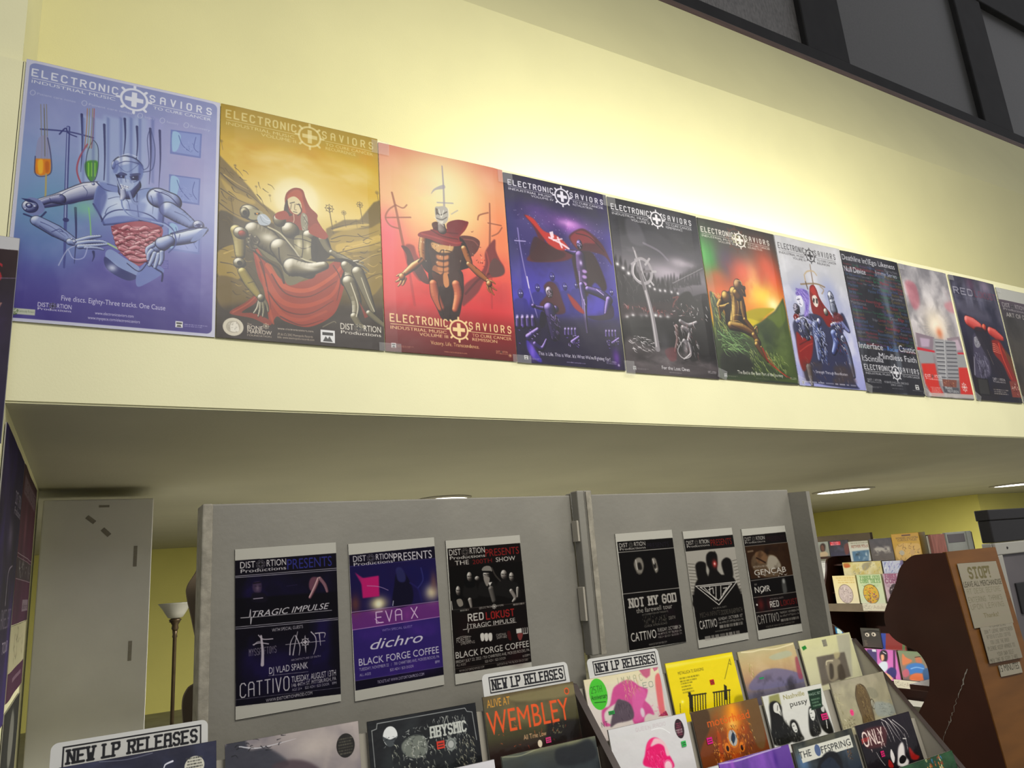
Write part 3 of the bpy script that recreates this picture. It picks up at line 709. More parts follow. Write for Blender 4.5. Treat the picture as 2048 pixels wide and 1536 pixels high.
  ['line',[670,528,750,503,867,494,988,452],6.5,'2e2412',.8,1,1.6],
  ['line',[703,589,818,557,948,523,1015,499],6.5,'2e2412',.8,1,1.6],
  ['line',[792,628,886,594,1012,557],6.5,'2e2412',.8,1,1.6],
  ['line',[15,637,92,614,152,652],6.5,'2e2412',.8,1,1.6],
  ['line',[17,695,94,703,125,744],6.5,'2e2412',.8,1,1.6],
  ['line',[672,480,775,451,917,427],6.5,'2e2412',.8,1,1.6],
  ['line',[858,709,930,671,1008,648],6.5,'2e2412',.8,1,1.6],
  ['line',[26,318,97,347,168,368],8.7,'d8c080',.6,1,2.2],
  ['line',[683,487,752,466,833,453],8.7,'d8c080',.6,1,2.2],
  ['line',[749,560,853,533,961,496],8.7,'d8c080',.6,1,2.2],
  ['line',[850,614,946,572,1006,558],8.7,'d8c080',.6,1,2.2],
  ['line',[35,657,103,631],8.7,'d8c080',.6,1,2.2],
  ['poly',[590,635,747,608,838,631,790,692,755,734,722,713,746,632],'1c1712',1,1,0],
  ['limb',[758,639,791,668,778,716],[32.5,45.5,43.3],['14110e','716b56','f6f2e4']],
  ['limb',[778,712,821,791,812,862],[47.6,36.8,21.7],['14110e','716b56','f6f2e4']],
  ['limb',[837,663,880,731,934,830],[43.3,36.8,17.3],['14110e','716b56','f6f2e4']],
  ['limb',[807,862,839,898,873,908],[28.1,23.8,17.3],['14110e','716b56','f6f2e4']],
  ['limb',[904,840,955,867,1001,888],[21.7,21.7,15.2],['14110e','716b56','f6f2e4']],
  ['line',[789,715,831,806,820,861],6.5,'f2ecd8',.8,1],
  ['line',[859,685,902,769,940,829],5.4,'f2ecd8',.7,1],
  ['poly',[838,790,898,856,875,865],'7a301c',.9,0,0],
  ['line',[607,921,672,894,689,897],5.4,'9a937c',.7,1],
  ['poly',[150,532,221,512,293,523,376,576,461,629,525,650,623,636,612,661,524,708,439,753,387,750,356,678,283,654,222,615,167,598],'6f6a52',1,1,0],
  ['limb',[201,542,273,572,356,617],[59.5,75.8,54.1],['14110e','716b56','f6f2e4']],
  ['limb',[356,601,429,659,524,692],[65,67.1,43.3],['14110e','716b56','f6f2e4']],
  ['limb',[429,678,525,677,623,652],[62.8,43.3,28.1],['14110e','716b56','f6f2e4']],
  ['line',[283,517,356,539,429,593,482,635,568,645],9.7,'d8d2b8',.8,1],
  ['line',[345,602,356,662,408,718],7.6,'171310',.9,1],
  ['line',[162,606,253,657,345,694,376,751],13,'14100c',.8,1],
  ['line',[397,628,482,631],5.4,'1a1510',.8,1],
  ['glow',[283,563],43.3,28.1,'f4f0e2',.8],
  ['glow',[525,673],54.1,15.2,'f4f0e2',.7],
  ['glow',[397,674],17.3,39,'f4f0e2',.5],
  ['ball',[180,467],62.8,52,['1c1814','7d7860','e8e2ca'],{'rot':20}],
  ['poly',[164,454,241,452,251,474,211,494,170,492],'9a9478',1,1,0],
  ['ball',[147,471],28.1,36.8,['120f0c','5a5444','cfc8ac']],
  ['oval',[147,471],13,17.3,'1a1612',1,0],
  ['poly',[200,465,236,460,231,470,205,474],'181410',1,0,0],
  ['oval',[218,466],6.5,4.3,'e0a030',1,0],
  ['poly',[226,473,262,463,298,488,283,509,236,513,219,493],'b4bcc4',1,1,0],
  ['line',[236,476,251,497,282,505],3.2,'70787e',.8,1],
  ['line',[241,469,272,487,293,488],3.2,'f4f6f8',.8,1],
  ['limb',[101,553,117,596,123,655],[39,36.8,28.1],['2a2414','948858','efe6b8']],
  ['ball',[126,561],43.3,41.1,['14110e','716b56','f6f2e4']],
  ['ball',[134,563],23.8,21.7,['3a1410','7a3028','b06050']],
  ['ball',[122,689],36.8,34.6,['14110e','716b56','f6f2e4']],
  ['oval',[122,689],15.2,15.2,'1a1610',1,0],
  ['limb',[139,724,179,768,229,815],[28.1,32.5,19.5],['2a2414','94884c','efe6b0']],
  ['line',[169,769,204,759],4.3,'2a2414',.8,1],
  ['limb',[239,829,225,867,205,890],[11.9,8.7,5.4],['14110e','716b56','f6f2e4']],
  ['limb',[244,832,240,873,230,902],[11.9,8.7,5.4],['14110e','716b56','f6f2e4']],
  ['limb',[254,832,260,871,255,901],[11.9,8.7,5.4],['14110e','716b56','f6f2e4']],
  ['limb',[262,831,280,855,285,877],[11.9,8.7,5.4],['14110e','716b56','f6f2e4']],
  ['ball',[244,825],21.7,26,['14110e','716b56','f6f2e4']],
  ['limb',[181,567,197,595,222,600],[11.9,9.7,6.5],['120e0c','4a443a','a8a08c']],
  ['limb',[176,582,192,611,214,616],[11.9,9.7,6.5],['120e0c','4a443a','a8a08c']],
  ['limb',[174,598,187,623,207,628],[11.9,9.7,6.5],['120e0c','4a443a','a8a08c']],
  ['limb',[211,571,227,584,222,596],[11.9,9.7,6.5],['120e0c','4a443a','a8a08c']],
  ['title',32,57.9,964.1,32.3,'e6dcb0','VOLUME II','RECURRENCE',.75],
  ['oval',[92,953],56.3,54.1,'d8d2c2',1,0],
  ['oval',[92,953],39,36.8,'b8b2a4',1,0],
  ['poly',[79,941,109,934,124,967,81,971],'ece8dc',.9,1,0],
  ['scrib',61.3,935.4,123.2,972.2,14,['8f8a7e','f4f2ea'],3.2,.8,5,17.3],
  ['text','The',167,192.4,941,8.5,'e8dfd0','s',1],
  ['text','BONE',169.3,255.5,957.4,15.6,'f0e8da','b',1],
  ['text','MARROW',169.5,305.4,973.7,15.6,'f0e8da','b',1],
  ['text','FOUNDATION',169.7,303.5,984.4,6.4,'e0d8c8','s',1],
  ['gear',[273,939],17.3,'d8d0bc',.8],
  ['text','www.electronicsaviors.com',339.5,548.5,947.9,8.7,'e8dfd0','b',1],
  ['text','(P) & (C) 2012 Metropolis Records',339.6,546,971.4,9.4,'d8cfbe','s',1],
  ['text','Info: www.metropolis-records.com',339.6,554.3,983.5,8.6,'d8cfbe','s',1],
  ['label_mark',593.5,932.5,680.8,985.4],
  ['maker',717,896.1,979.4,47.1,'f2eee4',1],
 ]),
 'red_glow': (0.5884,0.9051,317,501,[
  ['bg',[[0,'c98a78'],[120,'d8a68a'],[300,'e2b98e'],[430,'dc9a78'],[560,'d2685a'],[760,'bf4448'],[860,'7c2428'],[1000,'561a1c']]],
  ['glow',[485,208],349.8,303.2,'f2e2a8',.95],
  ['glow',[488,175],221.6,233.2,'ece8c4',.9],
  ['glow',[53,433],104.9,151.6,'d87a88',.7],
  ['glow',[14,528],139.9,233.2,'d0586a',.6],
  ['glow',[936,334],151.6,256.5,'dd7a5c',.6],
  ['noise',4,4,7,.5,.8,'b0434a',.5,[-14.9,448.4,1024.9,780.1],1,110],
  ['noise',5,5,17,.5,.8,'f0c8b0',.35,[7.2,17.1,970.6,380.4],1,110],
  ['noise',6,6,27,.55,.8,'8a4a4a',.4,[14.4,527.9,976.7,744],1,110],
  ['line',[87,244,111,319,134,409,157,498],14,'8a5a48',.8,1,21],
  ['line',[34,374,219,352],10.5,'8a5a48',.8,1],
  ['line',[112,303,59,333,34,374,66,409,128,417],11.7,'8a5a48',.75,1],
  ['line',[112,303,164,312,194,293],10.5,'8a5a48',.7,1],
  ['line',[157,498,190,616,219,777],18.7,'9a3c40',.6,1],
  ['line',[865,201,856,310,840,427],11.7,'8a5a48',.8,1,18.7],
  ['line',[755,301,771,275,846,253],11.7,'8a5a48',.8,1],
  ['line',[840,308,953,309],10.5,'8a5a48',.8,1],
  ['line',[865,375,920,353,958,319],10.5,'8a5a48',.8,1],
  ['line',[840,427,836,557,820,748],16.3,'9a3c40',.5,1],
  ['line',[488,51,489,158,484,273],10.5,'9a94a0',.7,1,16.3],
  ['poly',[386,213,413,181,490,150,498,169,424,187],'a09ca8',.7,1,0],
  ['line',[431,251,557,239],10.5,'a09ca8',.7,1],
  ['line',[539,298,592,272],9.3,'a8a4a8',.6,1],
  ['poly',[169,497,233,490,253,534,297,576,280,653,245,648,181,579],'7a4040',.85,1,3.5],
  ['poly',[140,500,197,509,239,573,285,584,337,663,279,660,225,613,180,587,178,542],'4c3434',.9,1,0],
  ['poly',[832,428,889,389,889,447,916,493,952,530,933,572,785,609,714,678,620,739,582,750,603,656,737,582,788,529,794,472],'70383a',.95,1,2.3],
  ['poly',[877,488,950,538,926,573,839,588,819,542],'5a4442',.9,1,0],
  ['line',[612,694,721,615,815,575],16.3,'4a2428',.7,1],
  ['line',[808,463,821,526,788,585],11.7,'a85a50',.6,1],
  ['poly',[578,415,681,395,756,412,737,462,669,505,594,500],'5e3c3a',1,1,0],
  ['line',[628,417,704,417,740,437],9.3,'8a5a54',.8,1],
  ['poly',[283,446,406,410,603,412,670,493,677,548,586,580,484,620,364,623,285,577],'2a1a1c',1,1,0],
  ['poly',[359,461,552,425,608,483,582,564,532,631,387,636,363,569],'3a2420',1,1,0],
  ['poly',[371,460,450,464,537,447,521,492,422,506,375,491],'c8a478',1,1,3.5],
  ['limb',[307,444,297,499,299,552],[25.7,30.3,21],['2a120c','96643e','f6deb0']],
  ['limb',[623,466,644,503,665,541],[25.7,28,21],['2a120c','96643e','f6deb0']],
  ['poly',[403,519,457,520,494,512,490,532,449,541,407,539],'bc8660',1,1,2.3],
  ['poly',[400,550,454,551,491,543,487,564,446,572,404,570],'bc8660',1,1,2.3],
  ['poly',[398,578,452,579,489,571,485,591,444,599,402,597],'bc8660',1,1,2.3],
  ['poly',[396,601,450,602,487,594,482,614,442,623,400,620],'bc8660',1,1,2.3],
  ['line',[460,490,447,608],5.8,'2a1410',.9,1],
  ['line',[375,491,422,510,447,491,521,492],7,'241210',.9,1],
  ['poly',[367,584,398,574,411,626,364,630],'9a6a4c',.9,1,0],
  ['limb',[287,557,226,590,148,638],[18.7,28,16.3],['2a120c','96643e','f6deb0']],
  ['limb',[653,542,725,579,798,612],[21,28,16.3],['2a120c','96643e','f6deb0']],
  ['line',[263,567,288,546],14,'3a2018',.9,1],
  ['limb',[149,634,120,641,97,650],[11.7,8.2,4.7],['2a120c','96643e','f6deb0']],
  ['limb',[142,646,113,667,90,677],[11.7,8.2,4.7],['2a120c','96643e','f6deb0']],
  ['limb',[144,653,123,681,105,697],[11.7,8.2,4.7],['2a120c','96643e','f6deb0']],
  ['limb',[159,656,146,679,134,691],[11.7,8.2,4.7],['2a120c','96643e','f6deb0']],
  ['limb',[798,612,836,613,861,622],[11.7,8.2,4.7],['2a120c','96643e','f6deb0']],
  ['limb',[803,623,839,644,868,654],[11.7,8.2,4.7],['2a120c','96643e','f6deb0']],
  ['limb',[809,627,824,661,844,679],[11.7,8.2,4.7],['2a120c','96643e','f6deb0']],
  ['limb',[796,628,799,655,814,670],[11.7,8.2,4.7],['2a120c','96643e','f6deb0']],
  ['ball',[136,650],23.3,28,['2a120c','96643e','f6deb0']],
  ['ball',[811,627],23.3,25.7,['2a120c','96643e','f6deb0']],
  ['poly',[336,602,448,615,586,580,603,656,583,734,538,821,429,832,386,787,350,722],'2c1816',1,1,0],
  ['poly',[359,608,412,618,449,607,438,670,384,666],'4a2a22',1,1,0],
  ['poly',[492,604,561,586,592,649,554,660,493,653],'3a221e',1,1,0],
  ['limb',[367,664,380,720,416,777],[32.6,39.6,30.3],['3a1614','a86048','f0b890']],
  ['limb',[542,653,555,706,524,777],[35,37.3,25.7],['3a1614','a86048','f0b890']],
  ['poly',[446,612,476,605,487,658,461,675,445,658],'c08a60',1,1,0],
  ['line',[420,671,402,733,432,806],9.3,'1c0c0c',.8,1],
  ['line',[505,664,498,733,478,817],9.3,'1c0c0c',.8,1],
  ['poly',[371,398,421,376,556,377,624,329,675,323,645,367,590,413,599,452,474,465,355,446,272,440,285,419],'7a2c30',1,1,0],
  ['poly',[497,352,587,321,669,324,634,352,578,406,516,405],'6e3036',1,1,0],
  ['line',[297,425,404,433,550,445,607,435],11.7,'a04a48',.7,1],
  ['line',[371,398,454,420,577,423],10.5,'4c1a1e',.8,1],
  ['line',[408,382,480,397,580,394],9.3,'4c1a1e',.7,1],
  ['poly',[379,365,423,352,444,389,395,395],'4a3030',.9,1,0],
  ['limb',[452,365,456,388],[30.3,35],['3a3030','8a807c','c0b8b0']],
  ['poly',[410,282,442,270,492,264,515,285,504,335,465,359,417,345],'b8b4ac',1,1,0],
  ['poly',[414,281,431,283,434,311,414,317],'706860',.9,0,0],
  ['line',[427,304,451,313,502,291],8.2,'55504c',.9,1],
  ['line',[441,286,456,324,478,286],5.8,'efece0',.9,1],
  ['line',[418,333,461,336,499,319],5.8,'4a4442',.9,1],
  ['poly',[435,347,473,342,462,356],'e8e4d8',.9,0,0],
  ['line',[403,331,471,367],7,'efe8da',.6,1],
  ['line',[516,269,518,317],7,'efe8da',.7,1],
  ['scrib',259,456.7,764.6,563.2,30,['f2e4c4','1a0e0c'],4.7,.8,4,14],
  ['scrib',684,362.6,790.6,560.9,14,['5a2a2a'],7,.7,6,18.7],
  ['title',39.9,863.3,965,33,'eed6a8','VOLUME III','REMISSION',1],
  ['text','Victory. Life. Transcendence.',323.2,695.5,953.6,17.4,'e6cc9c','s',1],
  ['text','www.electronicsaviors.com',420.3,596.7,985,7.3,'d0b08c','b',1],
  ['label_mark',40.7,962,72.1,984.1],
  ['lines',81.7,970.9,200.6,981.5,2,'b8987c',.7,1,0],
  ['maker',831.4,954.7,925.9,16.8,'d8bc94',1],
  ['gear',[944,974],12.8,'d8bc94',1],
 ]),
 'purple_banner': (0.5807,0.8987,259,457,[
  ['bg',[[0,'34323e'],[140,'3c3a4c'],[250,'4a4270'],[400,'352c62'],[600,'463e96'],[700,'4a409e'],[800,'221a40'],[1000,'1c1238']]],
  ['glow',[567,229],181.8,72.7,'b070c0',.85],
  ['glow',[554,222],97,31.5,'e0b0e4',.8],
  ['glow',[281,183],145.4,72.7,'64488a',.6],
  ['noise',5,5,4,.5,.8,'2a2050',.6,[0,0,1000,1000],1,0],
  ['noise',4,4,6,.5,.8,'6a58b4',.4,[-15.2,496.4,1071,673.5],1,110],
  ['glow',[1040,413],109.1,315.1,'5048a8',.7],
  ['glow',[7,330],72.7,242.4,'2a2a5c',.8],
  ['scrib',63.1,186.1,1062.6,443.1,130,['c8c0e8','f0e8ff','9088c0'],4.1,.85,9,4.8],
  ['poly',[-25,800,0,699,47,674,82,671,124,690,134,790],'2a2468',.75,1,6.1],
  ['ball',[68,650],24.2,36.4,['1c1648','2e2668','443c88']],
  ['oval',[60,648],4.8,4.8,'e0e0ff',1,0],
  ['oval',[78,647],4.8,4.8,'e0e0ff',1,0],
  ['poly',[133,761,160,653,204,630,236,627,275,644,281,751],'2a2468',.75,1,6.1],
  ['ball',[223,608],21.8,32.7,['1c1648','2e2668','443c88']],
  ['oval',[216,606],4.8,4.8,'e0e0ff',1,0],
  ['oval',[233,605],4.8,4.8,'e0e0ff',1,0],
  ['poly',[267,693,296,587,347,561,384,558,428,576,436,681],'2a2468',.75,1,6.1],
  ['ball',[369,536],24.2,36.4,['1c1648','2e2668','443c88']],
  ['oval',[360,534],4.8,4.8,'e0e0ff',1,0],
  ['oval',[380,532],4.8,4.8,'e0e0ff',1,0],
  ['poly',[385,737,415,626,462,602,496,599,536,616,540,726],'2a2468',.75,1,6.1],
  ['ball',[482,580],21.8,32.7,['1c1648','2e2668','443c88']],
  ['oval',[474,577],4.8,4.8,'e0e0ff',1,0],
  ['oval',[492,576],4.8,4.8,'e0e0ff',1,0],
  ['poly',[504,721,535,604,577,582,608,580,644,595,645,711],'2a2468',.75,1,6.1],
  ['ball',[596,562],19.4,29.1,['1c1648','2e2668','443c88']],
  ['oval',[589,560],4.8,4.8,'e0e0ff',1,0],
  ['oval',[605,559],4.8,4.8,'e0e0ff',1,0],
  ['poly',[840,736,876,616,921,594,953,591,991,607,989,726],'2a2468',.75,1,6.1],
  ['ball',[941,573],19.4,29.1,['1c1648','2e2668','443c88']],
  ['oval',[934,571],4.8,4.8,'e0e0ff',1,0],
  ['oval',[951,569],4.8,4.8,'e0e0ff',1,0],
  ['poly',[160,217,234,235,327,310,346,355,516,368,651,370,532,429,329,460,150,466,236,397,271,332,230,267],'55262e',.96,1,4.8],
  ['poly',[172,219,248,230,330,287,460,304,557,364,407,379,324,326,255,272],'b04038',.95,1,4.8],
  ['poly',[232,336,308,343,434,377,524,399,424,440,188,462],'3c2428',.9,1,6.1],
  ['poly',[570,292,675,240,759,239,890,298,959,380,980,418,904,369,764,359,653,362,603,336],'48222c',1,1,2.4],
  ['poly',[582,299,688,247,783,261,831,304,717,316,654,354],'7c343a',.9,1,4.8],
  ['line',[642,268,780,277,909,345],9.7,'2a141c',.8,1],
  ['poly',[383,289,417,281,424,315,396,326],'f0e0e8',.95,0,0],
  ['line',[377,320,480,341,557,364],17,'f0e0e8',.9,1],
  ['line',[458,312,490,363],17,'f0e0e8',.9,1],
  ['line',[415,332,498,315],12.1,'f0e0e8',.8,1],
  ['ball',[666,329],29.1,43.6,['0c0818','2c2250','c4b0ec']],
  ['oval',[652,327],6.1,9.7,'140e20',1,0],
  ['oval',[682,325],6.1,9.7,'140e20',1,0],
  ['scrib',641.9,308,689.3,350.8,12,['efe6ff','140e20'],4.8,.9,3,17],
  ['poly',[593,392,764,359,838,416,899,537,863,572,787,531,722,583,688,616,614,576,590,486],'2c1a20',1,1,2.4],
  ['limb',[664,377,594,382,528,375],[21.8,19.4,12.1],['0c0818','2c2250','c4b0ec']],
  ['limb',[661,393,662,464,673,548],[48.5,53.3,41.2],['160e20','3c2c50','b098d0']],
  ['oval',[692,477],24.2,15.8,'c8a8e0',.85,6.1],
  ['oval',[686,508],24.2,15.8,'c8a8e0',.85,6.1],
  ['oval',[679,548],24.2,15.8,'c8a8e0',.85,6.1],
  ['glow',[663,432],14.5,21.8,'e0d0f8',.9],
  ['limb',[651,558,657,634,650,711,653,816],[31.5,31.5,21.8,12.1],['0c0818','2c2250','c4b0ec']],
  ['limb',[709,576,832,590,911,615],[31.5,41.2,31.5],['0c0818','2c2250','c4b0ec']],
  ['limb',[910,619,878,672,850,720],[36.4,26.7,9.7],['0c0818','2c2250','c4b0ec']],
  ['line',[657,634,651,726,653,816],6.1,'e8dcff',.8,1],
  ['line',[794,569,859,595],7.3,'e8dcff',.8,1],
  ['line',[638,481,632,590,665,664],6.1,'d0c0f0',.7,1],
  ['poly',[500,616,574,648,645,704,616,713,542,681],'8a302c',.95,1,2.4],
  ['poly',[668,725,836,705,933,644,933,714,774,740],'2a1c34',.9,1,0],
  ['line',[92,298,101,411,126,543,151,629,200,764],10.9,'8880b0',.95,1,8.5],
  ['line',[57,370,152,364],9.7,'b0a8d0',.9,1],
  ['line',[137,556,147,615],8.5,'f0e8ff',.9,1],
  ['poly',[282,596,338,565,401,579,441,651,455,724,286,736,229,696,301,639],'45222c',1,1,2.4],
  ['ball',[327,622],33.9,48.5,['1c1218','8a7c90','e8e0f0']],
  ['oval',[314,620],7.3,10.9,'120c14',1,0],
  ['oval',[340,617],7.3,10.9,'120c14',1,0],
  ['scrib',304.3,601.7,353.1,650,14,['140c18','e8e0f4'],4.8,.9,5,17],
  ['limb',[177,707,251,713,380,707],[13.3,17,21.8],['0c0818','2c2250','c4b0ec']],
  ['ball',[171,706],19.4,17,['0c0818','2c2250','c4b0ec']],
  ['ball',[373,708],29.1,29.1,['0c0818','2c2250','c4b0ec']],
  ['limb',[315,712,330,777,344,849],[55.7,53.3,46.1],['0c0818','2c2250','c4b0ec']],
  ['scrib',285.6,736.2,392.9,860.6,36,['d8c4f4','0e0818','7a60b0'],7.3,.9,6,29.1,60],
  ['poly',[236,732,283,751,262,803,211,814],'100a1c',.9,1,0],
  ['poly',[21,769,1064,705,1026,1007,2,994],'150e24',.55,0,48.5],
  ['poly',[2,791,169,780,228,834,182,914,78,948,22,885],'1a1230',1,1,2.4],
  ['limb',[27,780,25,818],[19.6,22.9],['0c0818','2c2250','c4b0ec']],
  ['oval',[25,770],9.8,14.7,'d8ccf0',.9,2.4],
  ['limb',[70,777,69,815],[19.6,22.9],['0c0818','2c2250','c4b0ec']],
  ['oval',[68,767],9.8,14.7,'d8ccf0',.9,2.4],
  ['limb',[113,774,114,812],[19.6,22.9],['0c0818','2c2250','c4b0ec']],
  ['oval',[111,764],9.8,14.7,'d8ccf0',.9,2.4],
  ['limb',[157,771,159,809],[19.6,22.9],['0c0818','2c2250','c4b0ec']],
  ['oval',[155,761],9.8,14.7,'d8ccf0',.9,2.4],
  ['limb',[106,870,195,827],[29.4,19.6],['0c0818','2c2250','c4b0ec']],
  ['scrib',16.1,809,198.7,913.1,22,['8a70c8','d8c8f8','0c0816'],6.1,.8,215,19.4],
  ['poly',[430,819,549,812,590,849,556,904,481,928,442,884],'1a1230',1,1,2.4],
  ['limb',[447,811,445,838],[13.1,15.3],['0c0818','2c2250','c4b0ec']],
  ['oval',[446,805],6.5,9.8,'d8ccf0',.9,2.4],
  ['limb',[478,809,477,836],[13.1,15.3],['0c0818','2c2250','c4b0ec']],
  ['oval',[477,803],6.5,9.8,'d8ccf0',.9,2.4],
  ['limb',[509,808,509,834],[13.1,15.3],['0c0818','2c2250','c4b0ec']],
  ['oval',[508,801],6.5,9.8,'d8ccf0',.9,2.4],
  ['limb',[540,806,541,832],[13.1,15.3],['0c0818','2c2250','c4b0ec']],
  ['oval',[539,799],6.5,9.8,'d8ccf0',.9,2.4],
  ['limb',[502,874,567,844],[19.6,13.1],['0c0818','2c2250','c4b0ec']],
  ['scrib',439.1,831.6,567.7,903.5,22,['8a70c8','d8c8f8','0c0816'],6.1,.8,525,19.4],
  ['poly',[826,805,947,797,987,834,952,888,875,911,837,868],'1a1230',1,1,2.4],
  ['limb',[844,797,841,823],[12.4,14.4],['0c0818','2c2250','c4b0ec']],
  ['oval',[843,791],6.2,9.3,'d8ccf0',.9,2.4],
  ['limb',[876,795,874,821],[12.4,14.4],['0c0818','2c2250','c4b0ec']],
  ['oval',[874,789],6.2,9.3,'d8ccf0',.9,2.4],
  ['limb',[907,793,906,819],[12.4,14.4],['0c0818','2c2250','c4b0ec']],
  ['oval',[906,787],6.2,9.3,'d8ccf0',.9,2.4],
  ['limb',[938,791,939,817],[12.4,14.4],['0c0818','2c2250','c4b0ec']],
  ['oval',[937,785],6.2,9.3,'d8ccf0',.9,2.4],
  ['limb',[898,858,964,829],[18.5,12.4],['0c0818','2c2250','c4b0ec']],
  ['scrib',835.5,816.9,963.8,887.1,22,['8a70c8','d8c8f8','0c0816'],6.1,.8,815,19.4],
  ['poly',[89,885,145,924,209,985,160,987,93,941],'4a3aa0',.8,1,4.8],
  ['limb',[160,902,219,921,264,875],[21.8,19.4,9.7],['0c0818','2c2250','c4b0ec']],
  ['glow',[915,936],36.4,72.7,'7a40b0',.6],
  ['glow',[130,939],24.2,72.7,'8a70d0',.7],
  ['title',39,62.9,955.8,27.2,'e6e4ee','VOLUME IV','RETALIATION',1],
  ['text',"This is Life. This is War. It's What We're Fighting For!",182.8,849.7,955.4,17.1,'eeecf4','s',1],
  ['text','www.electronicsaviors.com',431.2,605.8,983.1,6.5,'c8c4d8','b',1],
  ['label_mark',56.4,964,87.2,984.8],
  ['lines',96.1,973.2,209.5,983.2,2,'a8a4c0',.7,1,0],
  ['maker',810.7,956.2,906.3,16.5,'dcd8ea',1],
  ['gear',[929,975],12.1,'dcd8ea',1],
 ]),
 'grey_army': (0.5910,0.9000,222,424,[
  ['bg',[[0,'2b2b30'],[120,'34343a'],[300,'4e4c52'],[420,'7c787e'],[470,'6a666c'],[560,'3c3a3e'],[700,'262428'],[850,'2a282a'],[1000,'3e393b']]],
  ['noise',3,6,4,.45,.75,'1c1c20',.8,[-27.1,44.2,1026.1,262.5],1,110],
  ['noise',3,7,8,.5,.75,'b0a8b0',.75,[-47.1,277.8,988.1,396.5],1,110],
  ['glow',[565,403],200.7,75.3,'bdb4be',.8],
  ['glow',[702,326],112.9,50.2,'c8c0c8',.7],
  ['poly',[161,123,288,116,357,250,188,253],'6c6a70',.5,1,17.6],
  ['line',[330,245,494,276,585,322],20.1,'9a94a0',.5,1],
  ['poly',[717,383,721,404,723,430,686,433,702,405],'4a484c',.9,0,2.5],
  ['poly',[736,379,740,400,742,426,705,429,721,401],'4a484c',.9,0,2.5],
  ['poly',[756,371,760,392,762,418,725,421,741,393],'4a484c',.9,0,2.5],
  ['poly',[776,366,779,387,781,413,744,416,761,389],'4a484c',.9,0,2.5],
  ['poly',[796,359,799,381,801,407,764,410,780,382],'4a484c',.9,0,2.5],
  ['poly',[817,348,820,369,822,396,785,399,802,371],'4a484c',.9,0,2.5],
  ['poly',[837,341,840,362,842,389,805,392,822,364],'4a484c',.9,0,2.5],
  ['poly',[855,341,859,363,861,389,823,392,840,364],'4a484c',.9,0,2.5],
  ['poly',[877,330,880,351,882,377,845,381,861,353],'4a484c',.9,0,2.5],
  ['poly',[897,323,901,344,903,371,865,374,882,346],'4a484c',.9,0,2.5],
  ['poly',[916,322,919,344,921,370,883,374,900,345],'4a484c',.9,0,2.5],
  ['poly',[938,311,941,333,943,359,905,363,922,334],'4a484c',.9,0,2.5],
  ['poly',[957,307,960,329,962,355,924,359,941,331],'4a484c',.9,0,2.5],
  ['poly',[979,297,982,319,984,346,945,349,963,321],'4a484c',.9,0,2.5],
  ['poly',[999,292,1002,313,1004,340,966,344,983,315],'4a484c',.9,0,2.5],
  ['poly',[1021,281,1024,302,1026,329,987,333,1005,304],'4a484c',.9,0,2.5],
  ['poly',[1041,278,1044,300,1046,327,1007,330,1024,302],'4a484c',.9,0,2.5],
  ['poly',[1061,273,1064,295,1066,322,1027,325,1045,297],'4a484c',.9,0,2.5],
  ['poly',[1083,263,1086,285,1088,312,1049,315,1066,287],'4a484c',.9,0,2.5],
  ['poly',[1103,258,1107,280,1108,307,1069,310,1087,282],'4a484c',.9,0,2.5],
  ['poly',[381,451,387,482,392,521,335,525,359,485],'3a383c',.9,0,2.5],
  ['poly',[419,435,424,472,427,517,370,522,395,474],'3a383c',.9,0,2.5],
  ['poly',[453,435,459,466,464,504,406,509,430,469],'3a383c',.9,0,2.5],
  ['poly',[489,428,494,464,498,508,440,513,465,467],'3a383c',.9,0,2.5],
  ['poly',[528,411,532,451,534,500,476,505,503,454],'3a383c',.9,0,2.5],
  ['poly',[564,404,569,445,570,495,511,500,539,447],'3a383c',.9,0,2.5],
  ['poly',[601,396,606,436,608,485,549,490,576,438],'3a383c',.9,0,2.5],
  ['poly',[639,388,643,429,645,480,585,485,613,432],'3a383c',.9,0,2.5],
  ['poly',[669,409,675,442,680,482,619,487,645,444],'3a383c',.9,0,2.5],
  ['poly',[710,389,716,423,720,464,659,469,685,425],'3a383c',.9,0,2.5],
  ['poly',[745,391,750,427,754,472,693,477,720,430],'3a383c',.9,0,2.5],
  ['poly',[783,383,789,418,793,461,731,466,758,421],'3a383c',.9,0,2.5],
  ['poly',[822,373,828,409,831,453,769,459,797,412],'3a383c',.9,0,2.5],
  ['poly',[863,360,867,398,870,445,807,451,836,401],'3a383c',.9,0,2.5],
  ['poly',[902,350,906,392,907,443,844,449,874,395],'3a383c',.9,0,2.5],
  ['poly',[941,345,944,387,945,439,882,445,912,390],'3a383c',.9,0,2.5],
  ['poly',[21,336,30,381,38,435,-38,442,-8,384],'1e1c20',.9,0,2.5],
  ['poly',[68,341,77,387,84,445,8,452,39,391],'1e1c20',.9,0,2.5],
  ['poly',[113,360,123,402,131,454,54,461,84,406],'1e1c20',.9,0,2.5],
  ['poly',[157,385,168,420,178,463,100,470,129,424],'1e1c20',.9,0,2.5],
  ['poly',[209,372,218,417,225,473,147,480,179,421],'1e1c20',.9,0,2.5],
  ['poly',[257,378,266,425,272,482,194,489,227,429],'1e1c20',.9,0,2.5],
  ['poly',[305,389,314,435,320,492,241,499,274,439],'1e1c20',.9,0,2.5],
  ['poly',[351,409,361,451,369,502,289,508,321,454],'1e1c20',.9,0,2.5],
  ['poly',[401,414,410,458,417,511,337,518,370,461],'1e1c20',.9,0,2.5],
  ['poly',[446,439,457,476,466,521,385,528,416,480],'1e1c20',.9,0,2.5],
  ['poly',[500,429,509,475,515,531,433,538,468,478],'1e1c20',.9,0,2.5],
  ['poly',[548,447,557,489,565,541,482,547,516,493],'1e1c20',.9,0,2.5],
  ['poly',[595,466,606,504,615,551,532,557,564,508],'1e1c20',.9,0,2.5],
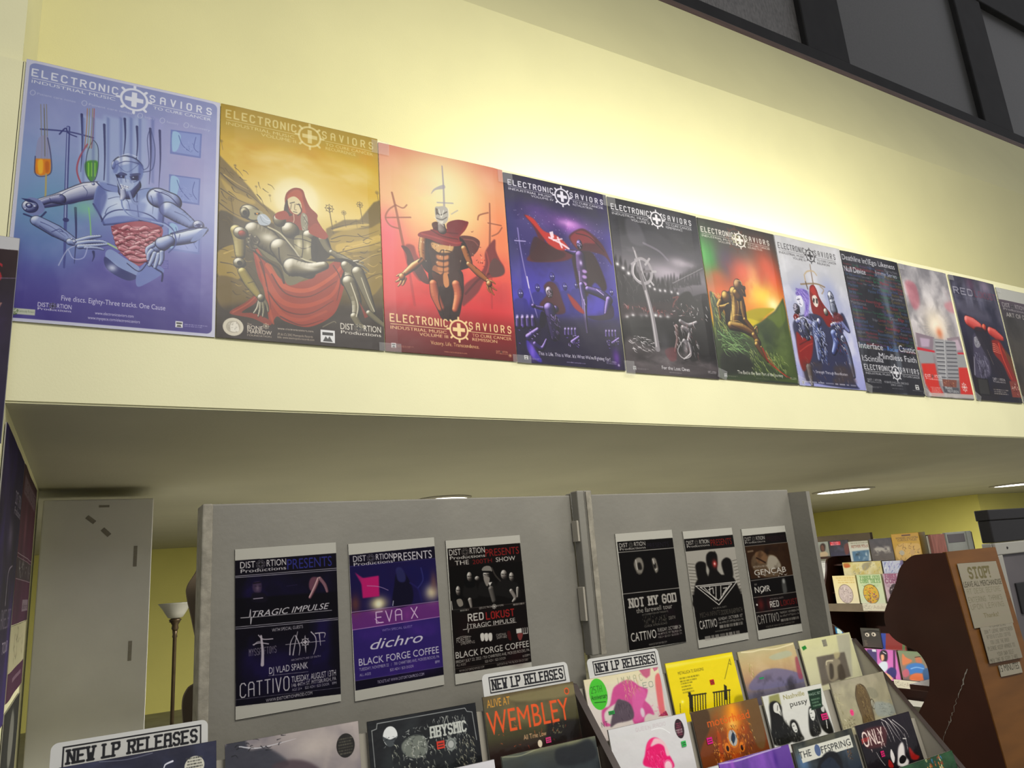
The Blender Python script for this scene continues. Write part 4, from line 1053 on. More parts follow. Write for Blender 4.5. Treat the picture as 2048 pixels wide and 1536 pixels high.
  ['poly',[644,483,655,518,665,561,581,567,613,521],'1e1c20',.9,0,2.5],
  ['poly',[-24,426,235,478,646,544,1024,490,1072,646,21,717],'232024',.92,1,10],
  ['scrib',16.4,422.4,937.1,576.4,110,['6e6a6c','1a181a','8a8688'],5,.6,5,75.3,84],
  ['poly',[40,628,580,572,1010,539,1040,648,21,717],'352a2c',.7,1,17.6],
  ['glow',[28,397],22.1,22.1,'c8c4c8',.7],
  ['oval',[28,397],10.3,10.3,'ffffff',.95,2.5],
  ['glow',[81,416],24.1,24.1,'c8c4c8',.7],
  ['oval',[81,416],11.3,11.3,'ffffff',.95,2.5],
  ['glow',[131,442],24.1,24.1,'c8c4c8',.7],
  ['oval',[131,442],11.3,11.3,'ffffff',.95,2.5],
  ['glow',[341,499],18.1,18.1,'c8c4c8',.7],
  ['oval',[341,499],8.5,8.5,'ffffff',.95,2.5],
  ['glow',[392,512],18.1,18.1,'c8c4c8',.7],
  ['oval',[392,512],8.5,8.5,'ffffff',.95,2.5],
  ['glow',[450,515],18.1,18.1,'c8c4c8',.7],
  ['oval',[450,515],8.5,8.5,'ffffff',.95,2.5],
  ['glow',[505,513],18.1,18.1,'c8c4c8',.7],
  ['oval',[505,513],8.5,8.5,'ffffff',.95,2.5],
  ['glow',[577,514],18.1,18.1,'c8c4c8',.7],
  ['oval',[577,514],8.5,8.5,'ffffff',.95,2.5],
  ['glow',[647,517],18.1,18.1,'c8c4c8',.7],
  ['oval',[647,517],8.5,8.5,'ffffff',.95,2.5],
  ['glow',[711,536],16.1,16.1,'c8c4c8',.7],
  ['oval',[711,536],7.5,7.5,'ffffff',.95,2.5],
  ['glow',[766,548],16.1,16.1,'c8c4c8',.7],
  ['oval',[766,548],7.5,7.5,'ffffff',.95,2.5],
  ['glow',[813,559],16.1,16.1,'c8c4c8',.7],
  ['oval',[813,559],7.5,7.5,'ffffff',.95,2.5],
  ['glow',[860,552],16.1,16.1,'c8c4c8',.7],
  ['oval',[860,552],7.5,7.5,'ffffff',.95,2.5],
  ['glow',[910,563],14,14,'c8c4c8',.7],
  ['oval',[910,563],6.6,6.6,'ffffff',.95,2.5],
  ['glow',[955,558],14,14,'c8c4c8',.7],
  ['oval',[955,558],6.6,6.6,'ffffff',.95,2.5],
  ['glow',[67,698],28.1,28.1,'c8c4c8',.7],
  ['oval',[67,698],13.2,13.2,'ffffff',.95,2.5],
  ['glow',[127,685],28.1,28.1,'c8c4c8',.7],
  ['oval',[127,685],13.2,13.2,'ffffff',.95,2.5],
  ['glow',[215,688],30.1,30.1,'c8c4c8',.7],
  ['oval',[215,688],14.1,14.1,'ffffff',.95,2.5],
  ['glow',[268,681],26.1,26.1,'c8c4c8',.7],
  ['oval',[268,681],12.2,12.2,'ffffff',.95,2.5],
  ['glow',[368,668],30.1,30.1,'c8c4c8',.7],
  ['oval',[368,668],14.1,14.1,'ffffff',.95,2.5],
  ['glow',[419,672],26.1,26.1,'c8c4c8',.7],
  ['oval',[419,672],12.2,12.2,'ffffff',.95,2.5],
  ['glow',[500,671],32.1,32.1,'c8c4c8',.7],
  ['oval',[500,671],15.1,15.1,'ffffff',.95,2.5],
  ['glow',[861,630],30.1,30.1,'c8c4c8',.7],
  ['oval',[861,630],14.1,14.1,'ffffff',.95,2.5],
  ['glow',[952,604],28.1,28.1,'c8c4c8',.7],
  ['oval',[952,604],13.2,13.2,'ffffff',.95,2.5],
  ['glow',[766,593],40.1,40.1,'c8c4c8',.7],
  ['oval',[766,593],18.8,18.8,'ffffff',.95,2.5],
  ['glow',[609,457],4.4,4.4,'e8e4e8',.8],
  ['glow',[624,453],4.4,4.4,'e8e4e8',.8],
  ['glow',[638,448],4.4,4.4,'e8e4e8',.8],
  ['glow',[653,443],4.4,4.4,'e8e4e8',.8],
  ['glow',[667,438],4.4,4.4,'e8e4e8',.8],
  ['glow',[682,433],4.4,4.4,'e8e4e8',.8],
  ['glow',[696,429],4.4,4.4,'e8e4e8',.8],
  ['glow',[711,424],4.4,4.4,'e8e4e8',.8],
  ['glow',[726,419],4.4,4.4,'e8e4e8',.8],
  ['glow',[741,414],4.4,4.4,'e8e4e8',.8],
  ['glow',[755,409],4.4,4.4,'e8e4e8',.8],
  ['glow',[770,404],4.4,4.4,'e8e4e8',.8],
  ['glow',[785,399],4.4,4.4,'e8e4e8',.8],
  ['glow',[800,394],4.4,4.4,'e8e4e8',.8],
  ['glow',[815,389],4.4,4.4,'e8e4e8',.8],
  ['glow',[830,385],4.4,4.4,'e8e4e8',.8],
  ['glow',[845,380],4.4,4.4,'e8e4e8',.8],
  ['glow',[860,375],4.4,4.4,'e8e4e8',.8],
  ['glow',[875,370],4.4,4.4,'e8e4e8',.8],
  ['glow',[890,365],4.4,4.4,'e8e4e8',.8],
  ['glow',[906,360],4.4,4.4,'e8e4e8',.8],
  ['glow',[921,354],4.4,4.4,'e8e4e8',.8],
  ['glow',[936,349],4.4,4.4,'e8e4e8',.8],
  ['glow',[951,344],4.4,4.4,'e8e4e8',.8],
  ['glow',[967,339],4.4,4.4,'e8e4e8',.8],
  ['glow',[982,334],4.4,4.4,'e8e4e8',.8],
  ['scrib',39.5,628.1,560.1,650,46,['8a4a48','6a3a3a','b0888a','2a2022'],7.5,.85,7,42.6],
  ['poly',[22,709,556,665,1002,619,1002,883,1,932],'1d1c1d',.85,1,17.6],
  ['poly',[34,810,155,831,313,852,508,856,844,906,1010,959,-2,1002],'5a5456',.75,1,27.6],
  ['noise',6,14,9,.45,.75,'989092',.7,[22.6,860.2,974.4,975.9],1,110],
  ['noise',7,16,19,.45,.7,'231f20',.7,[25.7,845.8,972.1,983.5],1,110],
  ['scrib',23.3,795.9,335.6,872.2,40,['e8e4e6','8a8688'],6.3,.9,8,55.2,14],
  ['line',[209,285,233,333,259,430,288,519,330,666,346,857],17.6,'8a868a',1,1,50.2],
  ['line',[288,519,324,667,337,843],11.3,'d8d4d6',.8,1],
  ['line',[221,303,231,341],10,'c8c4c8',.9,1],
  ['line',[206,374,184,399,175,438,208,473,274,490,348,468,381,419,358,367,293,343,220,357],27.6,'a09ca0',1,1],
  ['line',[212,371,188,406,185,445,222,473,282,485],7.5,'e8e4e8',.8,1],
  ['line',[173,385,227,361],17.6,'a8a4a8',1,1],
  ['line',[321,375,373,335],20.1,'b0acb0',1,1],
  ['line',[361,413,427,406],20.1,'b0acb0',1,1],
  ['line',[356,468,383,488],20.1,'b4b0b4',1,1],
  ['line',[261,423,369,409],22.6,'6a666a',1,1],
  ['line',[238,402,281,520],27.6,'6c686c',1,1],
  ['line',[263,353,277,413,306,472],12.5,'c8c4c8',.8,1],
  ['poly',[646,544,778,494,855,543,1044,529,1050,616,977,652,969,839,788,894,696,906,634,812,609,685],'181617',.95,1,7.5],
  ['scrib',580,572.1,961.2,653.3,60,['e0dcde','3a3436','8a6a6a','0c0b0c'],7.5,.85,11,32.6],
  ['limb',[639,683,722,700,817,678],[25.1,22.6,17.6],['0e0c10','5c585c','e4e0e2']],
  ['limb',[658,720,727,738,697,793],[30.1,25.1,20.1],['0e0c10','5c585c','e4e0e2']],
  ['limb',[653,796,704,823,706,868,624,902],[25.1,27.6,17.6,10],['0e0c10','5c585c','e4e0e2']],
  ['limb',[586,717,581,792,534,862],[27.6,22.6,15.1],['160f10','50403f','a08a8a']],
  ['scrib',552.2,680.9,791.8,878.5,70,['e8e4e6','0d0c0d','6a4a4a','8a868a'],6.3,.9,12,45.2,70],
  ['line',[640,789,565,853,612,895,704,875,695,801],7.5,'c8c4c6',.9,1],
  ['glow',[656,837],27.6,50.2,'b8b4b8',.6],
  ['poly',[422,860,540,839,537,906,464,917],'6a3c40',.7,1,5],
  ['line',[586,548,648,536,595,571,572,603],11.3,'7a4a48',.8,1],
  ['glow',[431,823],62.7,112.9,'6c6a70',.4],
  ['title',32.6,70.1,922.7,30.6,'ecebee','VOLUME V','REMEMBRANCE',1],
  ['text','For the Lost Ones',364,665,968.6,19,'eceaec','s',1],
  ['label_mark',63.7,965.7,90.9,985.6],
  ['lines',101.4,973.8,222.1,982.7,2,'a8a4a8',.7,1,0],
  ['lines',439.3,980.6,576.2,986.4,1,'a8a4a8',.7,1,0],
  ['maker',873.5,957.6,969.1,13.7,'d8d4d8',1],
 ]),
 'sunset_watcher': (0.5910,0.8910,190,391,[
  ['bg',[[0,'33302f'],[120,'3f3f38'],[250,'5a4a44'],[400,'a85a3c'],[520,'d0804a'],[640,'d8a848'],[700,'6a7a38'],[820,'3f4a38'],[1000,'353a34']]],
  ['glow',[82,256],117.2,221.3,'4c9a50',.9],
  ['glow',[16,232],39.1,156.2,'6ab868',.7],
  ['glow',[291,259],117.2,143.2,'44405a',.8],
  ['glow',[746,108],169.3,104.2,'6e4a44',.8],
  ['glow',[137,374],91.1,78.1,'b86a48',.8],
  ['glow',[490,311],156.2,143.2,'d8705a',.85],
  ['glow',[799,242],156.2,169.3,'d0603c',.8],
  ['glow',[880,340],104.2,169.3,'d8603a',.8],
  ['glow',[609,332],78.1,143.2,'eec090',.7],
  ['glow',[696,451],247.4,143.2,'f6d860',.95],
  ['glow',[826,496],91.1,78.1,'fff6c0',1],
  ['glow',[155,464],104.2,91.1,'d87858',.7],
  ['glow',[544,89],78.1,52.1,'7a8050',.5],
  ['noise',5,3,4,.45,.8,'c8543a',.6,[154.8,210,941,495.5],1.2,140],
  ['noise',6,3,14,.5,.8,'f0d890',.5,[290.5,258.9,935.1,511.9],1.2,140],
  ['noise',5,2.5,24,.5,.8,'2f6a3c',.6,[-11.1,173,427.1,410.4],1,100],
  ['poly',[419,581,572,539,736,523,833,523,721,567,573,631,449,632],'a8a020',.9,1,6.5],
  ['poly',[456,609,607,621,632,643,504,651],'d0c030',.8,1,5.2],
  ['poly',[623,620,735,574,828,536,979,436,994,532,990,992,395,985,406,763,520,650],'4a5634',1,0,7.8],
  ['poly',[715,583,842,542,950,471,963,574,855,644,787,609],'66743a',.8,1,13],
  ['noise',5,5,7,.4,.75,'2c3828',.8,[524.5,588.5,996.1,976.1],1,110],
  ['noise',6,7,17,.5,.8,'7a8a58',.4,[519.4,604.2,996.1,976.1],1,110],
  ['poly',[20,475,106,528,179,628,334,707,469,759,506,832,694,921,886,965,-16,994,18,683],'3e4834',1,1,10.4],
  ['poly',[72,840,351,840,409,940,48,970],'2b2c2a',.8,1,26],
  ['scrib',20,475,156.6,703.5,70,['8a9a50','c8c880','2c3a24'],6.5,.8,4,117.2,70],
  ['scrib',42.7,696,386.9,823.4,110,['7a9a6a','a8c890','2c3c28'],6.5,.8,5,104.2,24],
  ['scrib',394.2,800.7,842.1,951.9,110,['8a9a5a','c0c890','25301e'],5.9,.85,6,65.1,60],
  ['poly',[153,494,231,458,326,442,423,473,434,534,394,613,494,682,544,717,479,729,336,700,206,685,158,652,176,591,135,556],'2a1c10',1,1,0],
  ['limb',[336,457,341,541,279,643],[67.7,80.7,65.1],['120a06','553a1e','ecd08a']],
  ['ball',[219,497],59.9,70.3,['120a06','553a1e','ecd08a'],{'rot':-20}],
  ['limb',[136,526,105,558,135,578],[28.6,31.2,18.2],['120a06','553a1e','ecd08a']],
  ['limb',[125,564,187,552,238,533],[23.4,20.8,13],['120a06','553a1e','ecd08a']],
  ['limb',[103,566,105,633],[18.2,13],['120a06','553a1e','ecd08a']],
  ['poly',[187,552,251,540,220,640,167,651],'1c120a',.9,1,0],
  ['limb',[404,459,411,535,416,615],[33.9,39.1,26],['120a06','553a1e','ecd08a']],
  ['limb',[415,619,483,668,531,710],[23.4,26,15.6],['120a06','553a1e','ecd08a']],
  ['limb',[226,669,374,675,502,704],[44.3,46.9,28.6],['120a06','553a1e','ecd08a']],
  ['limb',[528,672,557,655,552,694],[13,10.4,7.8],['120a06','553a1e','ecd08a']],
  ['limb',[499,712,534,748,547,777],[31.2,33.9,23.4],['120a06','553a1e','ecd08a']],
  ['ball',[531,756],44.3,39.1,['1a120a','4a341c','b89858']],
  ['limb',[518,771,558,814,617,872],[33.9,28.6,13],['120a06','553a1e','ecd08a']],
  ['limb',[569,784,617,872],[13,6.5],['120a06','553a1e','ecd08a']],
  ['line',[313,482,288,545,275,606],7.8,'e8cc80',.75,1,2.6],
  ['line',[358,486,356,539,329,602],7.8,'e8cc80',.75,1,2.6],
  ['line',[235,616,308,596,383,598],7.8,'e8cc80',.75,1,2.6],
  ['line',[218,647,312,634,368,645],7.8,'e8cc80',.75,1,2.6],
  ['line',[402,490,398,552],7.8,'e8cc80',.75,1,2.6],
  ['line',[337,480,298,619],9.1,'140c06',.8,1,3.9],
  ['line',[273,515,248,645],9.1,'140c06',.8,1,3.9],
  ['line',[391,475,365,585],9.1,'140c06',.8,1,3.9],
  ['line',[233,669,369,690],9.1,'140c06',.8,1,3.9],
  ['ball',[398,407],59.9,72.9,['1c120c','4c3626','d0b088']],
  ['poly',[403,412,480,398,490,417,475,430,479,467,440,468,381,461],'3a281a',1,1,0],
  ['poly',[440,417,479,418,469,463,444,456],'1c120a',1,0,0],
  ['line',[401,370,439,372,448,393],9.1,'e8d0a0',.7,1],
  ['line',[438,425,459,447],5.2,'c8a060',.8,1],
  ['limb',[352,455,376,477],[39.1,44.3],['120a06','553a1e','ecd08a']],
  ['line',[582,791,633,871,756,925,886,965],18.2,'8a3026',.9,1,6.5],
  ['line',[614,811,702,898,839,960],6.5,'c05a44',.8,1],
  ['gear',[461,94],125,'5a3c30',.7],
  ['gear',[461,94],52.1,'d8d8b8',.9],
  ['title',32,87.1,912,30.8,'f0ece4','VOLUME VI','RESURRECTION',1],
  ['text','The End is the Best Part of the Journey',220.1,788.4,961.5,19,'f0eee6','s',1],
  ['label_mark',54.3,967.1,85.1,988.6],
  ['lines',97.3,976.7,219.7,984.6,2,'b8b8a8',.7,1,0],
  ['lines',432.5,980.4,603.6,982.4,1,'b8b8a8',.7,1,0],
  ['maker',880.8,957.4,971.1,13.8,'d8d8c8',1],
 ]),
 'white_trio': (0.5794,0.8922,160,366,[
  ['bg',[[0,'c9c9ca'],[300,'c4c5cb'],[450,'b4b7cc'],[700,'b9bbd6'],[1000,'a4a6d0']]],
  ['glow',[259,398],153.6,153.6,'9ca2c6',.7],
  ['glow',[694,347],125.7,153.6,'9aa2c8',.7],
  ['glow',[831,773],83.8,279.3,'aeb4dc',.7],
  ['noise',5,5,4,.5,.8,'e4e4ea',.6,[0,0,1000,1000],1,0],
  ['line',[475,161,470,230,467,302],11.2,'8a7a6c',.9,1,19.6],
  ['line',[363,239,416,215,505,207,548,231],16.8,'c0b098',.95,1],
  ['line',[351,248,355,304,363,327],18.2,'b8a890',.9,1],
  ['line',[273,318,505,295,639,308],16.8,'8a7860',.9,1],
  ['line',[568,309,613,330,573,361],14,'a09078',.85,1],
  ['line',[353,296,366,342],16.8,'5a4c40',.8,1],
  ['poly',[392,340,465,306,504,339,520,385,568,437,650,494,677,555,555,594,446,524,372,498],'74221e',1,1,0],
  ['poly',[398,347,459,315,483,348,481,396,443,383],'a03830',.9,1,4.2],
  ['poly',[410,394,470,381,489,427,458,461,417,448],'e4dcd4',1,1,0],
  ['poly',[424,400,446,407,426,440,407,425],'1c1616',.9,0,0],
  ['poly',[463,397,487,403,479,436,454,437],'1c1616',.9,0,0],
  ['line',[517,393,555,469,661,509],12.6,'4a1412',.7,1],
  ['poly',[63,588,279,520,482,521,591,592,771,502,852,480,910,596,867,610,802,595,793,697,795,814,853,965,875,995,491,993,228,980,115,977,82,899,59,812,53,701],'34364e',1,1,2.8],
  ['poly',[78,655,164,687,288,665,313,686,250,802,153,881,79,906,50,812],'7a2420',1,1,2.8],
  ['line',[96,736,205,707,296,687],12.6,'4a1614',.8,1],
  ['line',[82,781,210,737,287,718],11.2,'a84a40',.7,1],
  ['poly',[78,549,148,514,170,543,108,577],'6a1c1c',1,1,0],
  ['limb',[123,580,229,562,354,584],[27.9,36.3,27.9],['26243c','7c80a8','f4f4fc']],
  ['ball',[448,563],33.5,41.9,['26243c','7c80a8','f4f4fc']],
  ['limb',[220,585,219,631,234,675],[55.9,50.3,41.9],['14141e','34364c','a8acc8']],
  ['limb',[386,590,382,682,360,819],[55.9,61.4,36.3],['1a1c30','4e5678','c8d0ee']],
  ['limb',[760,526,816,562,889,601],[36.3,33.5,19.6],['26243c','7c80a8','f4f4fc']],
  ['limb',[634,574,750,551,809,578],[22.3,25.1,19.6],['26243c','7c80a8','f4f4fc']],
  ['limb',[642,636,651,697,589,762],[55.9,50.3,33.5],['1a1c30','46507c','b8c4ec']],
  ['limb',[774,659,820,758,841,912],[41.9,36.3,22.3],['20202c','565a70','d0d4e8']],
  ['limb',[170,880,171,961,175,990],[39.1,27.9,22.3],['2c2a2c','8a868a','e8e4e8']],
  ['ball',[579,487],33.5,41.9,['2a2826','8a8680','f0ece4']],
  ['scrib',100.3,532.5,417,679.9,80,['f2f4ff','12121c','7078a0'],8.4,.9,5,36.3,70],
  ['scrib',351,592,492.1,828,80,['dfe6ff','12121c','5a6aa0'],8.4,.9,6,47.5,70],
  ['scrib',638.4,479.1,794.4,775.1,90,['f2f4ff','12121c','46588c','6a1c1c'],8.4,.85,7,41.9,66],
  ['scrib',99.9,809.6,852.5,965.1,60,['c8cce4','2a2c40','8a6a5a'],7,.7,8,47.5,74],
  ['poly',[171,389,226,354,311,350,367,381,347,453,293,527,238,538,280,474,267,420,191,403],'8f80c0',1,1,2.8],
  ['scrib',169.3,350.4,357.5,405.6,40,['5e4e98','b4a8dc','3a2e68'],7,.9,9,64.2,40],
  ['scrib',287.8,411,318.7,524.9,26,['5e4e98','b4a8dc'],7,.9,10,69.8,85],
  ['poly',[174,412,242,399,262,444,229,477,192,465,172,443],'e8e8f4',1,1,0],
  ['line',[180,431,216,424],8.4,'1a1a28',1,1],
  ['line',[200,456,228,462],7,'2a2a3c',.9,1],
  ['line',[193,418,217,455],5.6,'6a6a8c',.8,1],
  ['ball',[147,495],47.5,55.9,['1a1820','4a4656','c0bccc']],
  ['scrib',98.9,471.6,190.2,533.9,24,['14121a','e0dce8'],7,.9,11,22.3],
  ['ball',[707,378],47.5,75.4,['22242e','6c7080','f0f2fa']],
  ['limb',[712,410,715,466],[44.7,55.9],['22242e','6c7080','e8ecf8']],
  ['scrib',666.1,349.6,762,438.4,30,['14161e','f4f6ff','8a8ea4'],7,.9,12,25.1],
  ['poly',[708,482,811,491,830,529,680,547],'561a1c',.8,1,4.2],
  ['noise',6,6,40,.45,.75,'4c4038',.6,[47.6,819.5,893.2,994.2],1,60],
  ['title',32,88.1,898.3,36.1,'3c3a3c','VOLUME VII','REUNION',1],
  ['text','Strength Through Reunification',263.1,738.5,912.1,18,'e4e2ea','s',1],
  ['lines',33.2,981.8,870.1,965.9,1,'c8c6d0',.7,1,0],
  ['label_mark',40.4,971.4,65.5,989.3],
 ]),
 'band_names': (0.5768,0.8948,140,346,[
  ['bg',[[0,'34333a'],[200,'3c3b42'],[500,'42414a'],[700,'3b3b40'],[1000,'2c2c30']]],
  ['noise',3,2,5,.4,.75,'17181c',.85,[0,0,1000,1000],1,0],
  ['noise',9,2,15,.55,.8,'8a929c',.5,[0,0,1000,1000],.6,0],
  ['poly',[157,195,497,132,481,412,524,526,462,612,204,586,169,418],'1a1b20',.6,1,40.1],
  ['poly',[460,126,564,117,512,510,399,501],'14151a',.6,1,24.7],
  ['text','Encephalon',18.5,149.6,100,13,'8a3a40','b',.85],
  ['text','Cyanotic',163.6,270.1,100,13,'3a7a5a','b',.85],
  ['text','Acylum',284.1,400.6,100,17,'6a4a7a','b',.85],
  ['text','Machine',414.6,541.6,100,17,'4a5a90','b',.85],
  ['text','Encephalon',555.6,698,100,13,'8a3a40','b',.85],
  ['text','Terrorfakt',712,947.9,100,22,'8c8c94','b',.85],
  ['text','Terrorfakt',28.5,190.7,126,13,'9a3c44','b',.85],
  ['text','Encephalon',204.7,468.4,126,22,'9a3c44','b',.85],
  ['text','Rotersand',482.4,638.6,126,17,'9a3c44','b',.85],
  ['text','Machine',652.6,822.7,126,22,'4a5a90','b',.85],
  ['text','Edge',836.7,895.6,126,13,'3a7a5a','b',.85],
  ['text','Rotersand',909.6,988,126,17,'3f6a50','b',.85],
  ['text','Edge',32.9,112.4,152,17,'6a4a7a','b',.85],
  ['text','Fractured',126.4,335.7,152,22,'8c8c94','b',.85],
  ['text','Assemblage',349.7,503,152,13,'9a3c44','b',.85],
  ['text','Decoded',517,677.8,152,22,'506a8a','b',.85],
  ['text','Machine',691.8,866.9,152,22,'7a6a3c','b',.85],
  ['text','Assemblage',880.9,988,152,17,'3a7a5a','b',.85],
  ['text','Iris',27.1,125.1,178,22,'506a8a','b',.85],
  ['text','Distorted',139.1,260.7,178,13,'4a5a90','b',.85],
  ['text','Terrorfakt',274.7,414.7,178,13,'8c8c94','b',.85],
  ['text','Fractured',428.7,669.7,178,22,'3f6a50','b',.85],
  ['text','Encephalon',683.7,813.7,178,13,'8a3a40','b',.85],
  ['text','Acylum',827.7,908.8,178,13,'8a3a40','b',.85],
  ['text','Encephalon',922.8,988,178,17,'8c8c94','b',.85],
  ['text','Assemblage',32.1,222.4,204,17,'8c8c94','b',.85],
  ['text','Velvet',236.4,324.2,204,13,'7a6a3c','b',.85],
  ['text','Mordacious',338.2,465.1,204,13,'9a3c44','b',.85],
  ['text','Iris',479.1,572.2,204,22,'3a7a5a','b',.85],
  ['text','Machine',586.2,739.3,204,22,'9a3c44','b',.85],
  ['text','Acylum',753.3,848.8,204,13,'506a8a','b',.85],
  ['text','Encephalon',862.8,988,204,22,'7a6a3c','b',.85],
  ['text','Unter Null',21,169.7,230,13,'6a4a7a','b',.85],
  ['text','Acylum',183.7,278.3,230,13,'8a3a40','b',.85],
  ['text','Edge',292.3,344.5,230,13,'8c8c94','b',.85],
  ['text','Cease',358.5,421.8,230,13,'4a5a90','b',.85],
  ['text','Machine',435.8,577.1,230,17,'8c8c94','b',.85],
  ['text','Mordacious',591.1,737.3,230,13,'6a4a7a','b',.85],
  ['text','Assemblage',751.3,988,230,22,'9a3c44','b',.85],
  ['text','Machine',28.3,192.8,256,22,'506a8a','b',.85],
  ['text','Array',429.3,563.7,256,22,'506a8a','b',.85],
  ['text','Velvet',577.7,706.8,256,22,'3a7a5a','b',.85],
  ['text','Edge',720.8,778,256,13,'506a8a','b',.85],
  ['text','Iris',792,871.8,256,17,'4a5a90','b',.85],
  ['text','Caustic',885.8,988,256,17,'9a3c44','b',.85],
  ['text','Encephalon',28.9,177,282,13,'9a3c44','b',.85],
  ['text','Panzer',352.9,490.3,282,22,'506a8a','b',.85],
  ['text','Fractured',504.3,742.7,282,22,'4a5a90','b',.85],
  ['text','Machine',756.7,883.2,282,17,'7a6a3c','b',.85],
  ['text','Acylum',897.2,988,282,17,'8c8c94','b',.85],
  ['text','Iris',30.9,133.7,308,22,'506a8a','b',.85],
  ['text','Velvet',147.7,233.2,308,13,'3a7a5a','b',.85],
  ['text','Terrorfakt',530.1,705.6,308,17,'3a7a5a','b',.85],
  ['text','Terrorfakt',719.6,931.9,308,17,'8c8c94','b',.85],
  ['text','Distorted',18.9,157.8,334,13,'6a4a7a','b',.85],
  ['text','Mordacious',451.6,617.4,334,17,'3f6a50','b',.85],
  ['text','Edge',631.4,714.7,334,17,'3f6a50','b',.85],
  ['text','Caustic',728.7,883.9,334,22,'7a6a3c','b',.85],
  ['text','Cyanotic',897.9,988,334,13,'7a6a3c','b',.85],
  ['text','Cyanotic',32.5,150.2,360,13,'9a3c44','b',.85],
  ['text','Panzer',164.2,257.9,360,13,'9a3c44','b',.85],
  ['text','Assemblage',271.9,534,360,22,'9a3c44','b',.85],
  ['text','Distorted',548,738.3,360,22,'506a8a','b',.85],
  ['text','Distorted',752.3,931.8,360,17,'506a8a','b',.85],
  ['text','Mordacious',15.3,264.6,386,22,'8c8c94','b',.85],
  ['text','Velvet',412.6,569,386,22,'9a3c44','b',.85],
  ['text','Decoded',583,671.7,386,13,'3f6a50','b',.85],
  ['text','Panzer',685.7,819,386,22,'8a3a40','b',.85],
  ['text','Rotersand',833,988,386,22,'3f6a50','b',.85],
  ['text','Decoded',30.5,191.9,412,22,'4a5a90','b',.85],
  ['text','Iris',205.9,272.8,412,17,'9a3c44','b',.85],
  ['text','Velvet',518.5,596.6,412,13,'6a4a7a','b',.85],
  ['text','Rotersand',610.6,851.4,412,22,'7a6a3c','b',.85],
  ['text','Velvet',865.4,980,412,17,'506a8a','b',.85],
  ['text','Machine',27.8,167.1,438,17,'3a7a5a','b',.85],
  ['text','Stromkern',181.1,338.7,438,17,'3f6a50','b',.85],
  ['text','Terrorfakt',352.7,546.6,438,17,'3a7a5a','b',.85],
  ['text','Decoded',560.6,720.2,438,22,'4a5a90','b',.85],
  ['text','Edge',734.2,828.1,438,22,'3f6a50','b',.85],
  ['text','Machine',842.1,988,438,22,'7a6a3c','b',.85],
  ['text','Rotersand',21.9,190.5,464,17,'7a6a3c','b',.85],
  ['text','Assemblage',415.6,625.6,464,22,'3f6a50','b',.85],
  ['text','Cease',639.6,775.4,464,22,'8c8c94','b',.85],
  ['text','Edge',789.4,888.2,464,22,'9a3c44','b',.85],
  ['text','Unter Null',902.2,988,464,22,'506a8a','b',.85],
  ['text','Unter Null',33.7,194.1,490,13,'9a3c44','b',.85],
  ['text','Edge',326.2,409.9,490,17,'8c8c94','b',.85],
  ['text','Unter Null',423.9,674.4,490,22,'8a3a40','b',.85],
  ['text','Assemblage',688.4,941.1,490,22,'506a8a','b',.85],
  ['text','Distorted',15.2,224.7,516,22,'506a8a','b',.85],
  ['text','Terrorfakt',407,561.1,516,13,'7a6a3c','b',.85],
  ['text','Edge',575.1,665.6,516,22,'7a6a3c','b',.85],
  ['text','Fractured',679.6,864.4,516,17,'6a4a7a','b',.85],
  ['text','Cyanotic',878.4,988,516,17,'6a4a7a','b',.85],
  ['text','Edge',20.8,107.3,542,22,'6a4a7a','b',.85],
  ['text','Unter Null',121.3,312,542,17,'4a5a90','b',.85],
  ['text','Assemblage',519.1,782.4,542,22,'9a3c44','b',.85],
  ['text','Decoded',796.4,977.8,542,22,'4a5a90','b',.85],
  ['text','Encephalon',16.9,226.8,568,17,'4a5a90','b',.85],
  ['text','Mordacious',240.8,365.7,568,13,'4a5a90','b',.85],
  ['text','Panzer',379.7,477.5,568,17,'8a3a40','b',.85],
  ['text','Caustic',491.5,643.7,568,22,'7a6a3c','b',.85],
  ['text','Fractured',657.7,770.4,568,13,'4a5a90','b',.85],
  ['text','Panzer',784.4,907.4,568,17,'8c8c94','b',.85],
  ['text','Distorted',921.4,988,568,13,'9a3c44','b',.85],
  ['text','Acylum',24.3,149.3,594,17,'8c8c94','b',.85],
  ['text','Mordacious',163.3,350.6,594,17,'9a3c44','b',.85],
  ['text','Assemblage',364.6,620.4,594,22,'506a8a','b',.85],
  ['text','Array',634.4,731.9,594,17,'7a6a3c','b',.85],
  ['text','Velvet',745.9,897.6,594,22,'8a3a40','b',.85],
  ['text','Fractured',911.6,988,594,13,'506a8a','b',.85],
  ['text','Distorted',27.9,153,620,13,'7a6a3c','b',.85],
  ['text','Terrorfakt',167,355.1,620,17,'8a3a40','b',.85],
  ['text','Encephalon',369.1,520.1,620,13,'4a5a90','b',.85],
  ['text','Acylum',534.1,627.1,620,13,'6a4a7a','b',.85],
  ['text','Assemblage',641.1,904.5,620,22,'4a5a90','b',.85],
  ['text','Cyanotic',918.5,988,620,17,'3a7a5a','b',.85],
  ['text','Decoded',30.5,199.8,646,22,'6a4a7a','b',.85],
  ['text','Array',213.8,310.3,646,17,'3f6a50','b',.85],
  ['text','Machine',324.3,416.8,646,13,'506a8a','b',.85],
  ['text','Array',430.8,503.4,646,13,'4a5a90','b',.85],
  ['text','Velvet',517.4,669.6,646,22,'4a5a90','b',.85],
  ['text','Panzer',683.6,814,646,22,'7a6a3c','b',.85],
  ['text','Cyanotic',828,970.4,646,17,'3f6a50','b',.85],
  ['text','Array',27.2,129.4,672,17,'506a8a','b',.85],
  ['text','Encephalon',143.4,344.1,672,17,'9a3c44','b',.85],
  ['text','Mordacious',358.1,554.2,672,17,'6a4a7a','b',.85],
